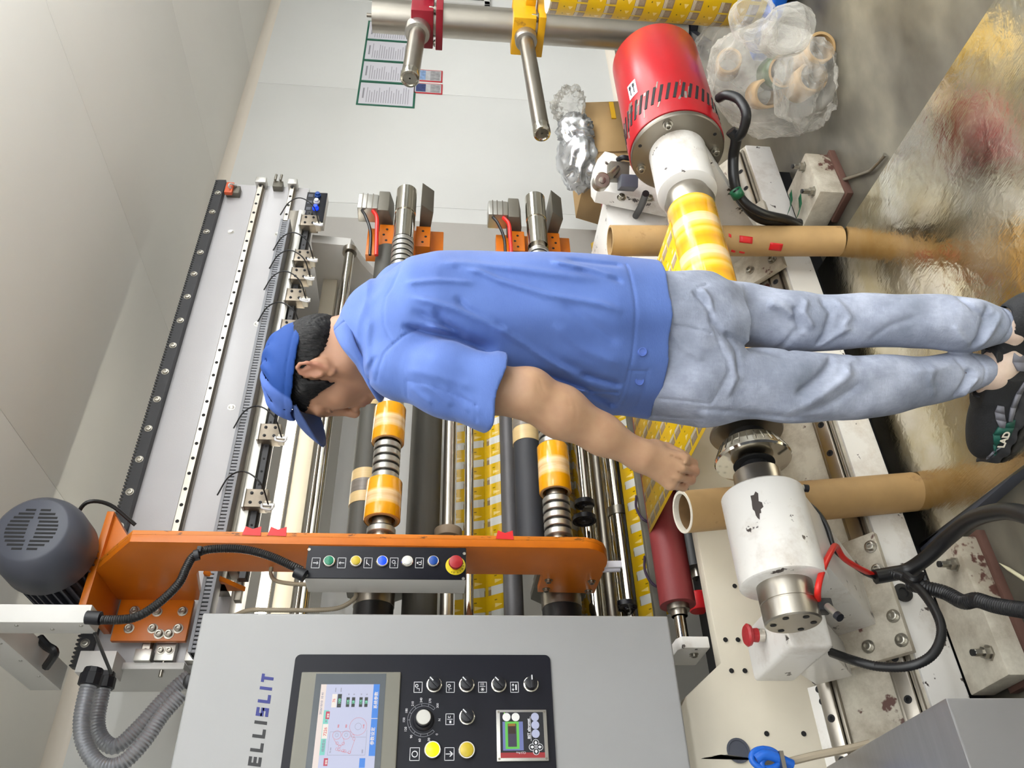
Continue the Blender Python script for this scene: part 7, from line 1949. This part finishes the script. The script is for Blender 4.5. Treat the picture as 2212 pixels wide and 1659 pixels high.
js = [(Q_((100, 210), (170, 232), (200, 245)), -.0016, .0022), (Q_((110, 395), (220, 412), (300, 432), (332, 440)), -.002, .0022), (Q_((330, 380), (360, 440), (400, 540), (440, 600), (445, 650), (400, 740), (350, 825)), -.002, .0024),
      (Q_((100, 800), (200, 808), (350, 828)), -.002, .0024), (Q_((425, 590), (432, 650), (385, 740), (335, 812)), -.0012, .002), (Q_((2100, 290), (2112, 370), (2080, 470)), -.0022, .0024), (Q_((1990, 545), (2030, 620), (2030, 720)), -.0022, .0024),
      (Q_((290, 180), (350, 160)), -.0016, .002), (Q_((90, 900), (200, 910), (330, 912)), -.0018, .0022)]
J.ridges([(a_, b_ * 1.35, c_ * .85) for a_, b_, c_ in jf] + [(a_, b_ * 1.3, c_) for a_, b_, c_ in js], 1.49, 1.66)
# turned cuffs end above the ankles; hollow leg ends
X = (J.lo[0] + J.h * np.arange(J.n[0]))[:, None, None]; Y = (J.lo[1] + J.h * np.arange(J.n[1]))[None, :, None]; Z = (J.lo[2] + J.h * np.arange(J.n[2]))[None, None, :]
I_ = like(J)
I_.cone(pj(2060, 812, 1.552), pj(2160, 800, 1.552), .030, .034, 0); I_.cone(pj(2110, 706, 1.52), pj(2230, 704, 1.51), .030, .034, 0)
J.d = np.maximum(J.d, -I_.d)
J.mesh('jeans', denim.m, man, 1)

# ---- shoes
sb_m = mat('shoe_black_mesh', (26, 27, 30), .7, bump=.6, bscale=500); sg_m = mat('shoe_grey_overlay', (108, 108, 116), .6); sgr = mat('shoe_green_patch', (20, 84, 72), .5); sole_m = mat('shoe_sole', (44, 45, 50), .6)
def shoe(an, Ff, side, label):
    G0 = np.array([an[0], an[1], .04]); Ls = np.array([-Ff[1], Ff[0], 0]) * 1.0
    P = lambda f, l, z: G0 + Ff * f + Ls * l + np.array([0, 0, z])
    lo = np.minimum(P(-.11, -.09, 0), P(.26, .09, .14)) - .06; hi = np.maximum(P(-.11, -.09, 0), P(.26, .09, .14)) + .06
    Rm = np.array([Ff, Ls, [0, 0, 1.0]])
    A = Field(lo, hi, .0028)
    A.ell(P(-.022, 0, .050), (.056, .038, .050), Rm, .02); A.ell(P(.065, 0, .042), (.090, .042, .045), Rm, .03); A.ell(P(.135, .002, .034), (.075, .048, .036), Rm, .03)
    A.cone(P(-.01, 0, .07), P(.055, 0, .075), .034, .028, .02)
    X = (A.lo[0] + A.h * np.arange(A.n[0]))[:, None, None] - G0[0]; Y = (A.lo[1] + A.h * np.arange(A.n[1]))[None, :, None] - G0[1]; Z = (A.lo[2] + A.h * np.arange(A.n[2]))[None, None, :] - G0[2]
    f = X * Ff[0] + Y * Ff[1]; l = X * Ls[0] + Y * Ls[1]
    A.d = np.maximum(A.d, np.maximum(.018 - Z, Z - (.092 - .12 * np.clip(f - .02, 0, .2)) - .004)).astype(np.float32)
    Mo = like(A); Mo.cone(P(-.012, 0, .075), P(.012, 0, .14), .030, .040, 0)
    A.d = np.maximum(A.d, -Mo.d)
    up = A.mesh('shoe', sb_m, man, 1)
    K = like(A)
    w_ = np.interp(f.ravel(), [-.09, -.07, -.02, .04, .10, .17, .205, .225], [.001, .034, .043, .040, .048, .048, .034, .001]).reshape(f.shape)
    tz = .026 + .010 * np.exp(-((f + .05) / .05) ** 2) + .006 * np.exp(-((f - .19) / .04) ** 2)
    K.d = np.maximum(np.maximum(np.abs(l) - w_, Z - tz), .001 - Z).astype(np.float32) + (.0018 * np.sin(f * 170 + Z * 120)).astype(np.float32)
    K.mesh('sole', sole_m, up, 2)
    # overlays lie on the outer side facing the camera
    def band(pts, wdt, m, name, r_off=.0012):
        b_ = MB(); s_ = side
        for (f0, z0) in [None] and () or (): pass
        prev = None
        for i in range(len(pts)):
            f0, z0, w0 = pts[i]
            row = []
            for zz in (z0 - w0 / 2, z0 + w0 / 2):
                # march from outside to the surface
                hit = None
                for q in np.arange(.075, 0, -.001):
                    p = P(f0, s_ * q, zz); idx = ((p - A.lo) / A.h).astype(int)
                    if (idx >= 0).all() and (idx < A.n).all() and A.d[tuple(idx)] < 0: hit = P(f0, s_ * (q + .0045), zz); break
                row.append(W_(hit if hit is not None else P(f0, s_ * .03, zz)))
            if prev: b_.add([prev[0], prev[1], row[1], row[0]], [(0, 1, 2, 3)])
            prev = row
        return b_.build(name, m, up, solid=.005)
    band([(-.07, .045, .03), (-.055, .050, .036), (-.035, .050, .034), (-.02, .046, .02)], 0, sg_m, 'heel_overlay')
    band([(.0, .030, .008), (.03, .036, .010), (.06, .038, .010), (.09, .036, .008)], 0, sg_m, 'side_overlay')
    band([(.155, .022, .018), (.17, .026, .026), (.19, .028, .020), (.20, .026, .012)], 0, sg_m, 'toe_overlay')
    band([(.088, .026, .006), (.105, .038, .032), (.125, .038, .036), (.15, .032, .028), (.175, .027, .012), (.19, .024, .003)], 0, sgr, 'green_patch')
    band([(-.07, .022, .004), (-.06, .026, .012), (-.04, .028, .014), (-.02, .024, .004)], 0, sgr, 'green_patch')
    band([(.060, .062, .012), (.075, .060, .016), (.09, .054, .018), (.105, .048, .010)], 0, sg_m, 'lace_guard')
    for k in range(4):
        f0 = .055 + k * .020; z0 = .098 - k * .012
        MB().tube([W_(P(f0, -.020, z0 - .018)), W_(P(f0 + .004, 0, z0 - .001)), W_(P(f0, .020, z0 - .018))], .0028, n=8).build('lace', M['black'], up)
    if side < 0 or True:
        zt = .028
        q0, q1 = P(.142, side * .0, zt), P(.100, 0, zt)
        for q in np.arange(.075, 0, -.001):
            p = P(.12, side * q, .034); idx = ((p - A.lo) / A.h).astype(int)
            if A.d[tuple(idx)] < 0: break
        text_obj('LAD', W_(P(.152, side * (q + .0062), .028)), W_(P(.1, 0, 0)) - W_(P(.138, 0, 0)), V((0, 0, 1)), .021, M['paper'], up, 'shoe_lettering', .0004, bold=.0006)
    return up
shoe(anL, Ff, 1 if (Lf @ np.array([0, 1, 0])) < 0 else -1, 'l')
FfR = np.array([-math.cos(math.radians(38)), math.sin(math.radians(38)), 0])
shoe(anR, FfR, 1 if (np.array([-FfR[1], FfR[0], 0]) @ np.array([0, 1, 0])) < 0 else -1, 'r')
